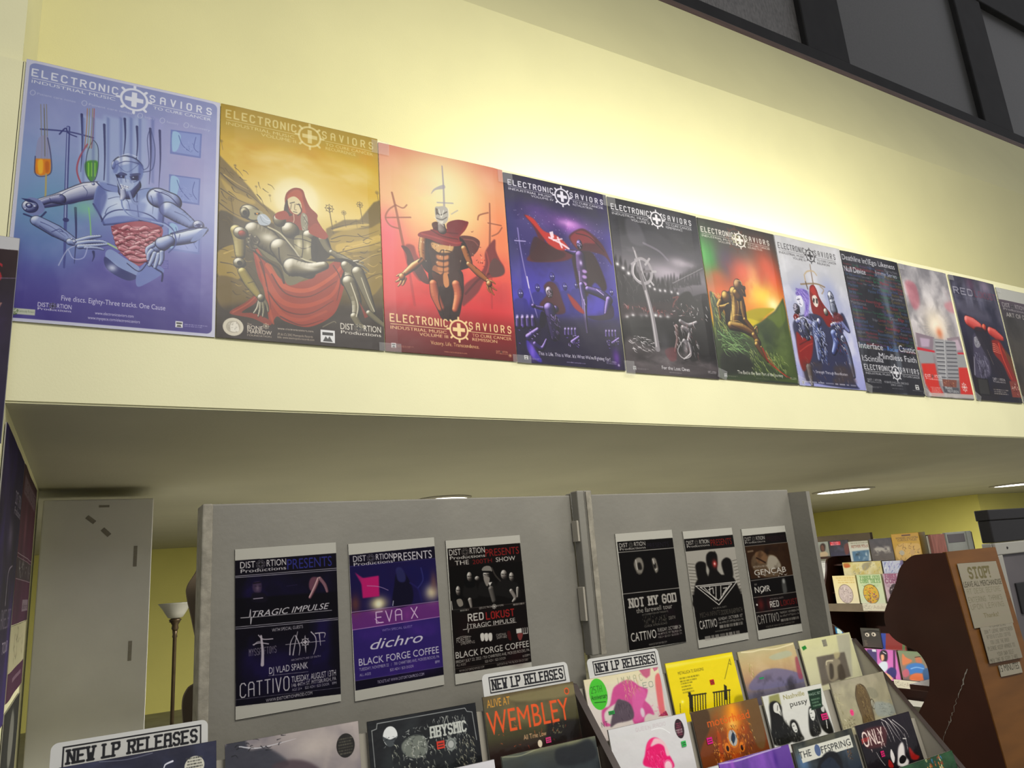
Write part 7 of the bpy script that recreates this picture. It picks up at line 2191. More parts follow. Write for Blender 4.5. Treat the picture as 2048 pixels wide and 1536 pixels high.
  ['bg',[[0,'3c2c34'],[200,'4a3038'],[600,'4a2a3a'],[1000,'44283c']]],
  ['noise',3,3,4,.45,.8,'2c1c26',.7,[0,0,1000,1000],1,0],
  ['rect',60,60,880,180,'8a8288',.6,10],
  ['text','LOKUST',100,860,160,80,'4a3a42','b',.9],
  ['glow',[300,380],60,90,'7a5a62',.6],
  ['rect',0,560,1000,565,'a8a0a4',.9],
  ['rect',0,585,1000,588,'a8a0a4',.9],
  ['rect',0,590,1000,715,'3a3436',.9],
  ['scrib',100,600,900,700,20,['8a8a88','b8b8b4'],10,.7,4,60],
  ['rect',0,718,1000,722,'a8a0a4',.9],
  ['rect',500,850,900,930,'8a8288',.8],
  ['text','dichro',540,880,915,40,'3c2c34','b',.9],
 ]),
 'side_white': (0.8900,0.2750,132,504,[
  ['bg',[[0,'b8b49c'],[1000,'bdb9a2']]],
  ['rect',0,620,1000,1000,'44283c',1],
  ['scrib',150,120,850,500,16,['6a6a5c','8a8674'],16,.8,4,50],
  ['rect',250,740,800,800,'8a7a84',.7],
 ]),
 'side_dark': (0.8000,0.7000,132,504,[
  ['bg',[[0,'2a2a28'],[1000,'242424']]],
  ['oval',[500,200],200,140,'8a8a84',.8,20],
 ]),
 'book_face': (0.1799,0.1464,44,45,[
  ['bg',[[0,'9aa09a'],[1000,'8a8a80']]],
  ['poly',[466,224,670,99,804,248,720,613,561,742,434,548],'3a2c28',1,1,16.4],
  ['poly',[380,731,757,662,889,946,284,1027],'b8a890',1,1,16.4],
  ['oval',[593,419],106.7,164.2,'6a4c40',1,0],
 ]),
 'book_red_label': (0.2250,0.1494,59,47,[
  ['bg',[[0,'2c2830'],[500,'34323e'],[1000,'3a3850']]],
  ['rect',79.3,301.3,607.3,58.6,'c02a3c',1],
  ['text','Ready',168.3,521.1,174.7,97.8,'f0e0e0','b',1],
  ['lines',112.4,191.6,562.4,330.6,1,'f0d0d0',.8,1,0],
  ['noise',4,4,3,.5,.8,'5a5a70',.5,[0,0,1000,1000],1,0],
  ['poly',[776,341,1031,231,946,839,765,914],'7a3a30',.7,1,25.3],
 ]),
 'book_aether': (0.2155,0.1883,59,61,[
  ['bg',[[0,'c0beb0'],[420,'d0d0c8'],[1000,'d0d4d4']]],
  ['lines',118.8,43.2,1028.4,260.7,2,'8a8474',.7,1,0],
  ['text','AETHER FOLK',119.3,986,330,137.2,'8a4a38','s',1],
  ['poly',[124,495,991,462,872,1013,119,995],'5a7a94',1,0,12.6],
  ['noise',5,5,3,.45,.75,'e8eef0',.9,[130.1,460.6,898.4,1014.5],1.4,110],
  ['noise',6,6,13,.5,.8,'20303a',.7,[130.1,460.6,935.7,813.9],1.4,110],
 ]),
 'book_grey': (0.2312,0.2026,68,68,[
  ['bg',[[0,'4c4850'],[1000,'6a625c']]],
  ['noise',4,4,3,.45,.8,'3a3640',.7,[0,0,1000,1000],1,0],
  ['noise',3,6,9,.5,.7,'d8d4cc',.7,[80.9,311.4,929.3,1038.7],1,110],  # pale patches paint glare onto the cover
 ]),
 'book_yellow': (0.2649,0.2419,83,84,[
  ['bg',[[0,'c09a2c'],[300,'c4a038'],[1000,'a88a50']]],
  ['rect',387.2,100.2,708.9,49.4,'5a3a18',1],
  ['text','WONDERS AND EXTRA',151.5,970,206.9,75.4,'5a4410','b',1],
  ['text','CURIOUS TALES',199.6,894.2,285,65.2,'5a4410','b',1],
  ['poly',[72,541,312,353,681,378,965,422,949,741,858,958,363,984,79,896],'d0b070',1,1,9.3],
  ['scrib',132,366.5,901,984.6,60,['6a4a24','e0c88a','8a5a3a','4a3018'],16.3,.85,4,69.9],
  ['oval',[281,704],93.3,83.9,'b8b0a0',1,0],
  ['oval',[666,701],83.9,93.3,'c8a878',1,0],
 ]),
 'book_glare_cream': (0.4090,0.2600,116,88,[  # cover art mixed with painted glare
  ['bg',[[0,'d8d0a8'],[1000,'dcd8c0']]],
  ['poly',[32,43,164,26,203,151,105,195,34,167],'b06030',1,1,6.4],
  ['noise',4,4,3,.45,.75,'b8a860',.7,[0,0,1000,1000],1,0],
  ['poly',[555,74,774,15,676,225,558,316,501,216],'8a8474',.7,1,12.8],
  ['scrib',270.1,56.8,957.7,429.2,30,['f4f0e0','c8b04a','8a8a80'],12.8,.8,4,64.2,120],
 ]),
 'book_glare_blue': (0.2047,0.2600,63,91,[  # white strokes among the art are painted glare
  ['bg',[[0,'c4c8d8'],[1000,'c8c8d8']]],
  ['scrib',57.2,19.3,953.4,461.7,40,['7a84b0','f0f2fa','9a90c0','5a64a0'],36.5,.8,4,212.7,110],
  ['poly',[881,22,1044,16,1019,165,857,230],'5a5078',.8,1,18.2],
 ]),
 'book_cream': (0.2494,0.2552,69,86,[
  ['bg',[[0,'d8cca0'],[1000,'dcd4b8']]],
  ['lines',135.6,44.9,1008.2,296.2,3,'c0a868',.6,3,1],
  ['oval',[474,657],311.9,349.5,'5a4a40',1,0],
  ['oval',[474,657],295.8,333.4,'c0b4b0',1,0],
  ['scrib',241,408.3,691.6,949.9,60,['6a5c58','e8e0d8','8a7a72','a89aa0'],18.8,.85,4,69.9],
 ]),
 'book_green': (0.2502,0.2562,74,89,[
  ['bg',[[0,'c0cca8'],[1000,'ccd2b8']]],
  ['text','FABULOUS',151.6,939.8,159.8,105.7,'7a9a68','l',1],
  ['text','COMIX TALES',123,937.8,292.8,105.6,'7a9a68','l',1],
  ['lines',126.9,349.7,902.9,443.1,2,'8aa878',.6,3,1],
  ['oval',[480,675],321.5,347,'3a3030',1,0],
  ['oval',[480,675],306.2,331.7,'c8a850',1,0],
  ['scrib',247.1,387.4,708.5,957.4,70,['b06030','6a4a90','d8c060','8a9a40','5a3a28','d88a40'],30.6,.85,4,76.5],
 ]),
 'book_mauve': (0.2257,0.2525,71,90,[
  ['bg',[[0,'b09aa8'],[1000,'c0b0b4']]],
  ['text','FABULOUS',107,970.4,150.6,118.1,'8a4a6a','l',1],
  ['text','COMIX',79.4,728.3,326.3,132.1,'7a4060','l',1],
  ['noise',14,14,3,.5,.7,'8a6a80',.5,[0,0,1000,1000],0,0],
  ['oval',[467,681],309.9,363.8,'3a2c34',1,0],
  ['scrib',237.1,421.3,721.9,935.1,50,['b0a0a0','4a3c44','e0d4d4'],24.3,.85,4,80.8],
 ]),
 'book_grey_eyes': (0.1979,0.1698,57,59,[
  ['bg',[[0,'4a4844'],[500,'3f3c3a'],[1000,'4c4442']]],
  ['oval',[326,349],116,88.7,'c8c0b4',1,0],
  ['oval',[671,315],116,88.7,'c8c0b4',1,0],
  ['oval',[306,358],40.9,47.8,'1a1816',1,0],
  ['oval',[651,323],40.9,47.8,'1a1816',1,0],
  ['line',[158,225,516,134,960,153],47.8,'1c1a18',1,1],
  ['lines',101.3,643.5,257,935.8,4,'a09888',.7,1,0],
 ]),
 'book_red_blue': (0.2371,0.1410,72,50,[
  ['bg',[[0,'7a3a3c'],[1000,'8a4440']]],
  ['poly',[77,-145,281,-69,123,1052,-72,1026],'3c4c90',1,0,0],
  ['poly',[872,635,989,625,944,974,827,985],'6a7a5a',1,0,0],
 ]),
 'book_pink': (0.3119,0.2614,96,95,[
  ['bg',[[0,'b870a8'],[1000,'c07ab0']]],
  ['poly',[90,33,409,12,342,511,249,519,63,250],'4a4068',1,0,8.2],
  ['poly',[933,-23,1000,-27,844,961,766,969],'5a2c58',1,0,0],
  ['rect',255.2,93.3,385.2,13.5,'c8c8d0',1],
  ['poly',[492,124,589,23,711,39,731,177,674,367,544,401,469,313],'2c2430',1,1,6.2],
  ['poly',[514,193,608,174,591,327,503,381],'d8a890',1,1,4.1],
  ['poly',[373,532,521,403,666,414,650,624,504,753,401,693],'c8d0d8',1,1,6.2],
  ['poly',[599,721,761,568,905,624,867,833,724,893],'3a3468',1,1,6.2],
  ['poly',[545,772,692,827,746,959,530,982],'d8b090',1,1,6.2],
  ['line',[602,81,682,134],18.5,'e8e4f0',1,1],
  ['lines',1014.4,41.1,948,688.2,10,'8a4a88',.6,1,0],
 ]),
 'book_blue_peach': (0.2649,0.2407,88,91,[
  ['bg',[[0,'7a8a70'],[500,'8a7a70'],[1000,'7a6a6a']]],
  ['poly',[155,102,258,219,462,327,209,469,81,479],'c08060',1,1,9.1],
  ['poly',[587,196,716,162,795,254,771,376,598,390],'b07860',1,1,6.8],
  ['line',[574,197,766,159],20.5,'2c2420',1,1],
  ['poly',[225,517,523,395,811,422,821,613,649,748,294,804,186,716],'4a78b0',1,1,9.1],
  ['line',[358,604,569,538,806,566],31.9,'8ab0d8',.9,1],
  ['poly',[284,854,505,737,743,764,705,959,280,1000],'c87a58',1,1,9.1],
  ['poly',[32,730,231,614,268,807,70,923],'b86a78',.9,1,13.7],
  ['poly',[772,617,977,552,905,916,734,933],'3a5a80',.9,1,9.1],
 ]),
 'book_teal': (0.1415,0.1824,36,58,[
  ['bg',[[0,'d0d8d8'],[230,'d0d8d8'],[240,'2a7a94'],[1000,'2a6a90']]],
  ['text','AIR',496.2,764.9,516.3,151,'7ac0b0','b',1],
  ['rect',132.1,1007,528.2,733.8,'c8dcd8',1],
  ['poly',[549,658,957,648,865,985,516,995],'3a6ab0',1,0,0],
 ]),
 'book_white': (0.1603,0.2647,40,81,[
  ['bg',[[0,'dcdcd8'],[1000,'d8d8d4']]],
  ['lines',302.7,74.3,977.1,346.5,3,'a8a8a8',.5,1,0],
 ]),
 'strip_upper': (0.3521,0.0656,108,30,[
  ['bg',[[0,'cfc9b4'],[1000,'c8c2ae']]],
  ['text','Adults Only',300,960,720,480,'a89888','b',.9],
  ['scrib',30,200,270,800,16,['8a8478'],10,.8,4,50],
 ]),
 'strip_lower': (0.3366,0.0666,113,30,[
  ['bg',[[0,'cfc9b4'],[1000,'c8c2ae']]],
  ['text','Adults Only',330,1000,750,500,'a8988c','b',.9],
  ['scrib',30,200,310,800,20,['8a8478'],10,.8,4,50],
 ]),
 'stop_sign': (0.2800,0.2450,124,209,[
  ['bg',[[0,'b8b09a'],[1000,'b0a892']]],
  ['text','STOP!',209.4,730.8,242.6,157.5,'857c58','l',1],
  ['text','LEAVE ALL MERCHANDISE',18.3,986,377.8,85.6,'4a4636','b',1],
  ['text','AT DESK BEFORE',52,899.4,483.1,74.9,'8a8468','n',1],
  ['text','ENTERING. THANKS',35.9,879.1,614.7,75.1,'807a60','n',1],
  ['text','UPON LEAVING.',48,903.7,723.9,75.4,'807a60','n',1],
  ['text','Thanks!',293.2,673,867.2,69.2,'857c58','b',1],
 ]),
 'notice': (0.2350,0.1320,109,117,[
  ['bg',[[0,'b4ac98'],[1000,'aaa28e']]],
  ['text','Attention Deans',264.7,757.3,42.9,92.1,'3f3c30','n',1],
  ['text',"Don't leave unattended",79.5,935.1,194.5,93.8,'3f3c30','n',1],
  ['text',"After 8 o'clock: Coffee",107.5,827.5,341.3,95.9,'3f3c30','n',1],
  ['text','You lose the bags!',172.7,735.9,497.4,98.1,'3f3c30','n',1],
  ['text','Please keep hands to',54.5,863.8,660.9,100,'3f3c30','n',1],
  ['text','your own self',270,770.6,840.7,102.7,'3f3c30','n',1],
  ['text','Max time of stay: 2 hrs',36.9,845.1,992.4,104.6,'3f3c30','n',1],
 ]),
 'slip': (0.1550,0.0400,81,36,[
  ['bg',[[0,'bab29e'],[1000,'b4ac98']]],
  ['text','15 MINUTES',14,900.3,596,582.7,'3f3c30','b',1],
 ]),
 'release_card': (0.3150,0.0850,317,82,[
  ['bg',[[0,'c4c3bd'],[1000,'c0bfba']]],
  ['card_frame'],
 ]),
}
WP = {'blue_android': (-0.2549, 0.3515, 1.7549, 0.8356), 'yellow_pieta': (0.3541, 0.9643, 1.7536, 0.8351), 'red_glow': (0.9682, 1.5566, 1.7407, 0.8356), 'purple_banner': (1.5592, 2.1398, 1.7317, 0.833), 'grey_army': (2.1475, 2.7385, 1.7278, 0.8279), 'sunset_watcher': (2.7424, 3.3333, 1.7227, 0.8317), 'white_trio': (3.3385, 3.9179, 1.7227, 0.8304), 'band_names': (3.9204, 4.4972, 1.7175, 0.8227), 'smoke_burst': (4.5127, 5.0483, 1.7175, 0.8253), 'dark_procession': (5.0805, 5.6534, 1.7175, 0.8266), 'art_of_darkness': (5.6779, 6.283, 1.6995, 0.8279)}
FL = {'flyer_tragic': (0.3561, 0.6338, 0.0976, -0.3345, 2.145, -1.5981), 'flyer_eva': (0.6699, 0.9435, 0.0954, -0.3369, 2.145, -2.2621), 'flyer_show': (0.9817, 1.2519, 0.0894, -0.336, 2.145, -1.857), 'flyer_farewell': (1.6916, 1.9661, 0.0822, -0.33, 2.205, -1.3894), 'flyer_priest': (2.0205, 2.2866, 0.0766, -0.3569, 2.205, -1.4581), 'flyer_noir': (2.3398, 2.6011, 0.0722, -0.3614, 2.205, -1.4606)}
JK = {'crescent': (-0.0206, -0.3451, 1.965, 0.3116, 0.3209), 'pale_face': (0.3102, -0.3568, 1.965, 0.3193, 0.3091), 'moon_etching': (0.653, -0.3632, 1.965, 0.3105, 0.3025), 'concert_hall': (0.9869, -0.3535, 1.965, 0.3048, 0.3123), 'white_edge': (0.6568, -0.49, 1.865, 0.3027, 0.3139), 'dark_cover': (0.9817, -0.4882, 1.865, 0.3027, 0.3157), 'pink_chateau': (1.4116, -0.3762, 2.085, 0.3102, 0.3097), 'yellow': (1.7541, -0.3696, 2.085, 0.319, 0.3163), 'pastel_sky': (2.0987, -0.3733, 2.085, 0.3046, 0.3125), 'white_photo': (2.4301, -0.3724, 2.085, 0.3115, 0.3134), 'pink_wig': (1.406, -0.5074, 1.97, 0.3099, 0.3145), 'orange_ornate': (1.7416, -0.5102, 1.97, 0.3048, 0.3116), 'black_white_four': (2.0716, -0.5098, 1.97, 0.3105, 0.312), 'beige_creature': (2.4314, -0.5155, 1.97, 0.3154, 0.3063), 'pale_lower': (1.4161, -0.645, 1.86, 0.311, 0.3108), 'purple': (1.7292, -0.6408, 1.86, 0.3145, 0.3151), 'white_banner_title': (2.0609, -0.6446, 1.86, 0.3063, 0.3113), 'comic_devil': (2.3906, -0.6418, 1.86, 0.3114, 0.314), 'green_cartoon': (2.4413, -0.7655, 1.75, 0.3036, 0.3255)}
RV = {'side_indigo': (2.62, 3.44, 0.53, -0.42), 'side_maroon': (3.47, 4.4, 0.535, -0.08), 'side_white': (3.47, 4.36, -0.085, -0.36), 'side_dark': (3.5, 4.3, -0.4, -1.1)}
BK = {'book_face': (6.52, 5.2034, 5.0234, -0.0107, -0.1571), 'book_red_label': (6.51, 5.0094, 4.7844, -0.0088, -0.1582), 'book_aether': (6.5, 4.7792, 4.5637, -0.0296, -0.2179), 'book_grey': (6.49, 4.545, 4.3137, -0.0201, -0.2227), 'book_yellow': (6.47, 4.2956, 4.0307, 0.0095, -0.2324), 'book_glare_cream': (6.4, 4.8103, 4.4013, -0.2204, -0.4804), 'book_glare_blue': (6.4, 4.3876, 4.1829, -0.2241, -0.4841), 'book_cream': (6.3, 4.8723, 4.6229, -0.3371, -0.5923), 'book_green': (6.3, 4.6079, 4.3577, -0.3331, -0.5893), 'book_mauve': (6.3, 4.3389, 4.1132, -0.3295, -0.582), 'book_grey_eyes': (6.42, 4.7572, 4.5593, -0.8261, -0.9959), 'book_red_blue': (6.43, 4.5694, 4.3323, -0.8667, -1.0077), 'book_pink': (6.3, 4.6644, 4.3525, -0.9901, -1.2516), 'book_blue_peach': (6.3, 4.3324, 4.0675, -0.9909, -1.2316), 'book_teal': (6.6, 5.1761, 5.0346, -0.7295, -0.9119), 'book_white': (6.6, 5.2388, 5.0784, -0.1824, -0.4471), 'strip_upper': (6.16, 4.4975, 4.1454, -0.5772, -0.6428), 'strip_lower': (6.16, 4.3256, 3.9891, -1.2101, -1.2768)}
STK = {'moon_etching': [(0.625, 0.287, 0.072, 0.062, 'd03a28')], 'concert_hall': [(0.618, 0.449, 0.056, 0.046, 'd83a7a')], 'pink_chateau': [(0.27, 0.353, 0.073, 0.034, '2fa04a')], 'yellow': [(0.595, 0.271, 0.059, 0.052, 'c02a24')], 'pink_wig': [(0.892, 0.271, 0.059, 0.051, '38c05a')], 'orange_ornate': [(0.162, 0.296, 0.076, 0.061, 'e01a8a')], 'black_white_four': [(0.894, 0.344, 0.106, 0.064, 'e02a78')], 'comic_devil': [(0.303, 0.336, 0.059, 0.058, 'd81a6a')]}
# ---------------------------------------------------------------- materials
def mat(name, col=(.8, .8, .8), rough=.6, spec=.5, metal=0, noise=0, nscale=8, bump=0, bscale=60, attr=False, coat=0, emit=None, estr=0, alpha=1, col2=None, stretch=None):
    m = bpy.data.materials.new(name); m.use_nodes = True; nt = m.node_tree; b = nt.nodes['Principled BSDF']
    b.inputs['Base Color'].default_value = (*col, 1); b.inputs['Roughness'].default_value = rough
    b.inputs['Specular IOR Level'].default_value = spec; b.inputs['Metallic'].default_value = metal
    b.inputs['Coat Weight'].default_value = coat; b.inputs['Coat Roughness'].default_value = .12
    if alpha < 1: b.inputs['Alpha'].default_value = alpha
    if emit: b.inputs['Emission Color'].default_value = (*emit, 1); b.inputs['Emission Strength'].default_value = estr
    tc = nt.nodes.new('ShaderNodeTexCoord'); mp = nt.nodes.new('ShaderNodeMapping'); nt.links.new(tc.outputs['Object'], mp.inputs[0])
    if stretch: mp.inputs['Scale'].default_value = stretch
    if noise:
        n = nt.nodes.new('ShaderNodeTexNoise'); n.inputs['Scale'].default_value = nscale; n.inputs['Detail'].default_value = 5
        r = nt.nodes.new('ShaderNodeMix'); r.data_type = 'RGBA'
        c2 = col2 or tuple(max(0, c*(1-noise)) for c in col)
        r.inputs['A'].default_value = (*col, 1); r.inputs['B'].default_value = (*c2, 1)
        rp = nt.nodes.new('ShaderNodeMapRange'); rp.inputs['From Min'].default_value = .35; rp.inputs['From Max'].default_value = .7
        nt.links.new(mp.outputs[0], n.inputs['Vector']); nt.links.new(n.outputs['Fac'], rp.inputs['Value']); nt.links.new(rp.outputs[0], r.inputs['Factor']); nt.links.new(r.outputs['Result'], b.inputs['Base Color'])
    if attr:
        a = nt.nodes.new('ShaderNodeAttribute'); a.attribute_name = 'ink'; nt.links.new(a.outputs['Color'], b.inputs['Base Color'])
    if bump:
        n2 = nt.nodes.new('ShaderNodeTexNoise'); n2.inputs['Scale'].default_value = bscale; n2.inputs['Detail'].default_value = 3
        bp = nt.nodes.new('ShaderNodeBump'); bp.inputs['Strength'].default_value = bump; bp.inputs['Distance'].default_value = .01
        nt.links.new(mp.outputs[0], n2.inputs['Vector']); nt.links.new(n2.outputs['Fac'], bp.inputs['Height']); nt.links.new(bp.outputs[0], b.inputs['Normal'])
        if coat: nt.links.new(bp.outputs[0], b.inputs['Coat Normal'])
    return m
M_wall = mat('yellow_paint_overexposed', (.78, .755, .47), .55, .35, noise=.05, nscale=3, bump=.05, bscale=140)  # yellow wall paint made paler, overexposure put into its colour
M_upper = mat('yellow_paint_bounce_tinted', (.78, .735, .385), .55, .35, noise=.05, nscale=2, bump=.05, bscale=140)  # yellow wall paint deepened, bounced light put into its colour
M_wall2 = mat('lemon_yellow_paint', (.76, .70, .19), .6, .3, noise=.06, nscale=2, bump=.12, bscale=120)
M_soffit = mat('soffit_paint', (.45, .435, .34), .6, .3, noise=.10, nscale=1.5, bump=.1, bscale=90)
M_floor = mat('grey_green_floor', (.24, .23, .18), .5, .4, noise=.3, nscale=4)
M_poster = mat('glossy_poster_print', rough=.36, spec=.35, attr=True, bump=.25, bscale=5)
M_flyer = mat('plain_paper_print', rough=.75, spec=.12, attr=True, bump=.12, bscale=8)
M_jacket = mat('shrink_wrapped_jacket', rough=.5, spec=.25, attr=True, coat=.45, bump=.35, bscale=14)
M_book = mat('glossy_book_cover', rough=.4, spec=.5, attr=True, coat=.3, bump=.1, bscale=10)
M_grey = mat('grey_painted_board', (.222, .212, .178), .55, .4, noise=.16, nscale=3.5, bump=.1, bscale=50)
M_edge = mat('chipped_board_edge', (.34, .315, .25), .8, .2, noise=.35, nscale=30, bump=.25, bscale=60)
M_bin = mat('beige_laminate', (.40, .37, .30), .45, .4, noise=.1, nscale=5)
M_darkedge = mat('dark_brown_edge', (.045, .028, .02), .4, .5, noise=.3, nscale=20)
M_white = mat('white_cabinet_paint', (.78, .78, .75), .42, .5, noise=.14, nscale=2.2, bump=.08, bscale=30)
M_tape = mat('old_tape', (.30, .28, .24), .5, .3, noise=.2, nscale=40)
M_clear = mat('clear_tape', (.7, .7, .7), .3, .5, alpha=.09)
M_card = mat('white_card', (.60, .60, .57), .5, .3)
M_ink = mat('black_ink', (.03, .03, .03), .6, .2)
M_wood = mat('red_brown_laminate', (.175, .070, .013), .42, .45, noise=.3, nscale=3, stretch=(1, 1, 6))
M_wood2 = mat('shade_darkened_laminate', (.05, .015, .008), .4, .35, noise=.35, nscale=3)  # same laminate as M_wood, with the unlit side's shade put into its colour
M_wood3 = mat('dull_brown_plywood', (.16, .12, .075), .6, .3, noise=.25, nscale=6)
M_sillwood = mat('brown_sill_wood', (.14, .085, .06), .45, .4, noise=.35, nscale=4, stretch=(1, 8, 8))
M_frame = mat('dark_window_frame', (.026, .025, .024), .55, .2, noise=.25, nscale=5)
M_glass = mat('dark_night_glass', (.21, .198, .18), .35, .5, noise=.45, nscale=26, bump=.25, bscale=120, stretch=(2.2, 1, .8))
M_glass2 = mat('dark_plain_glass', (.10, .098, .09), .3, .5, noise=.2, nscale=60)
M_brass = mat('dark_bronze_metal', (.10, .07, .04), .38, .5, metal=.7, noise=.3, nscale=14)
M_shade = mat('frosted_glass_shade', (.40, .39, .34), .35, .5)
M_ring = mat('light_trim_ring', (.35, .33, .27), .5, .4)
M_light = mat('lit_diffuser', (1, 1, 1), emit=(1, .97, .88), estr=7)
M_tube = mat('fluorescent_glass', (1, 1, .95), emit=(1, 1, .9), estr=6)
M_black = mat('matt_black_plastic', (.012, .011, .011), .45, .4)
M_greymetal = mat('grey_beige_metal', (.33, .32, .28), .4, .5, noise=.1, nscale=6)
M_panel = mat('grey_lilac_panel', (.11, .10, .105), .5, .4, noise=.2, nscale=4)
M_spine = mat('paper_block', (.55, .52, .42), .7, .2)
M_greybox = mat('grey_card_box', (.26, .27, .24), .6, .3, noise=.15, nscale=9)
M_pinkbox = mat('pink_lined_cover', (.32, .13, .10), .6, .3, noise=.4, nscale=60, stretch=(1, 1, .2))
# ---------------------------------------------------------------- building helpers
def link(o, parent=None):
    COL.objects.link(o)
    if parent: o.parent = parent
    return o
def props(o, label=None, cat=None, group=None, kind=None):
    for k, v in (('label', label), ('category', cat), ('group', group), ('kind', kind)):
        if v: o[k] = v
    return o
def thing(name, label, cat, loc=(0, 0, 0), rot=(0, 0, 0), group=None):
    o = link(bpy.data.objects.new(name, None)); o.empty_display_size = .05
    o.location = (loc[0], loc[1], loc[2]+EYE); o.rotation_euler = rot
    return props(o, label, cat, group)
def mesh_obj(name, bm, m, parent=None, label=None, smooth=False):
    me = bpy.data.meshes.new(name); bmesh.ops.recalc_face_normals(bm, faces=bm.faces); bm.to_mesh(me); bm.free(); me.materials.append(m)
    if smooth:
        for p in me.polygons: p.use_smooth = True
    o = link(bpy.data.objects.new(name, me), parent)
    if parent is None: o.location.z = EYE
    if label: o['label'] = label
    return o
def bx(bm, x0, x1, y0, y1, z0, z1):
    v = [bm.verts.new(p) for p in ((x0, y0, z0), (x1, y0, z0), (x1, y1, z0), (x0, y1, z0), (x0, y0, z1), (x1, y0, z1), (x1, y1, z1), (x0, y1, z1))]
    for f in ((0, 1, 2, 3), (7, 6, 5, 4), (0, 4, 5, 1), (1, 5, 6, 2), (2, 6, 7, 3), (3, 7, 4, 0)): bm.faces.new([v[i] for i in f])
    return bm
def box(name, x0, x1, y0, y1, z0, z1, m, parent=None, bev=0, label=None):
    bm = bx(bmesh.new(), x0, x1, y0, y1, z0, z1)
    if bev: bmesh.ops.bevel(bm, geom=bm.edges[:], offset=bev, segments=2, affect='EDGES', profile=.5)
    return mesh_obj(name, bm, m, parent, label)
def prism(name, pts, axis, a0, a1, m, parent=None, label=None, bev=0):
    """outline in the plane across AXIS, pushed from a0 to a1"""
    bm = bmesh.new()
    def P(p, a): return (a, p[0], p[1]) if axis == 'x' else (p[0], a, p[1]) if axis == 'y' else (p[0], p[1], a)
    A = [bm.verts.new(P(p, a0)) for p in pts]; B = [bm.verts.new(P(p, a1)) for p in pts]
    bm.faces.new(A); bm.faces.new(B[::-1]); n = len(pts)
    for i in range(n): bm.faces.new((A[i], B[i], B[(i+1) % n], A[(i+1) % n]))
    if bev: bmesh.ops.bevel(bm, geom=[e for e in bm.edges if e.calc_length() > bev*3], offset=bev, segments=1, affect='EDGES')
    return mesh_obj(name, bm, m, parent, label)
def lathe(name, prof, m, parent=None, loc=(0, 0, 0), n=32, label=None, closed=False):
    bm = bmesh.new(); rings = []
    for r, z in prof:
        rings.append([bm.verts.new((loc[0]+r*math.cos(2*math.pi*i/n), loc[1]+r*math.sin(2*math.pi*i/n), loc[2]+z)) for i in range(n)])
    for a, b in zip(rings, rings[1:]):
        for i in range(n): bm.faces.new((a[i], a[(i+1) % n], b[(i+1) % n], b[i]))
    bm.faces.new(rings[0][::-1]); bm.faces.new(rings[-1])
    return mesh_obj(name, bm, m, parent, label, smooth=True)
def curve_pts(P, n=6): return [tuple(p) for p in smooth_pts(P, False, n)]
def struct(o): o['kind'] = 'structure'; return o

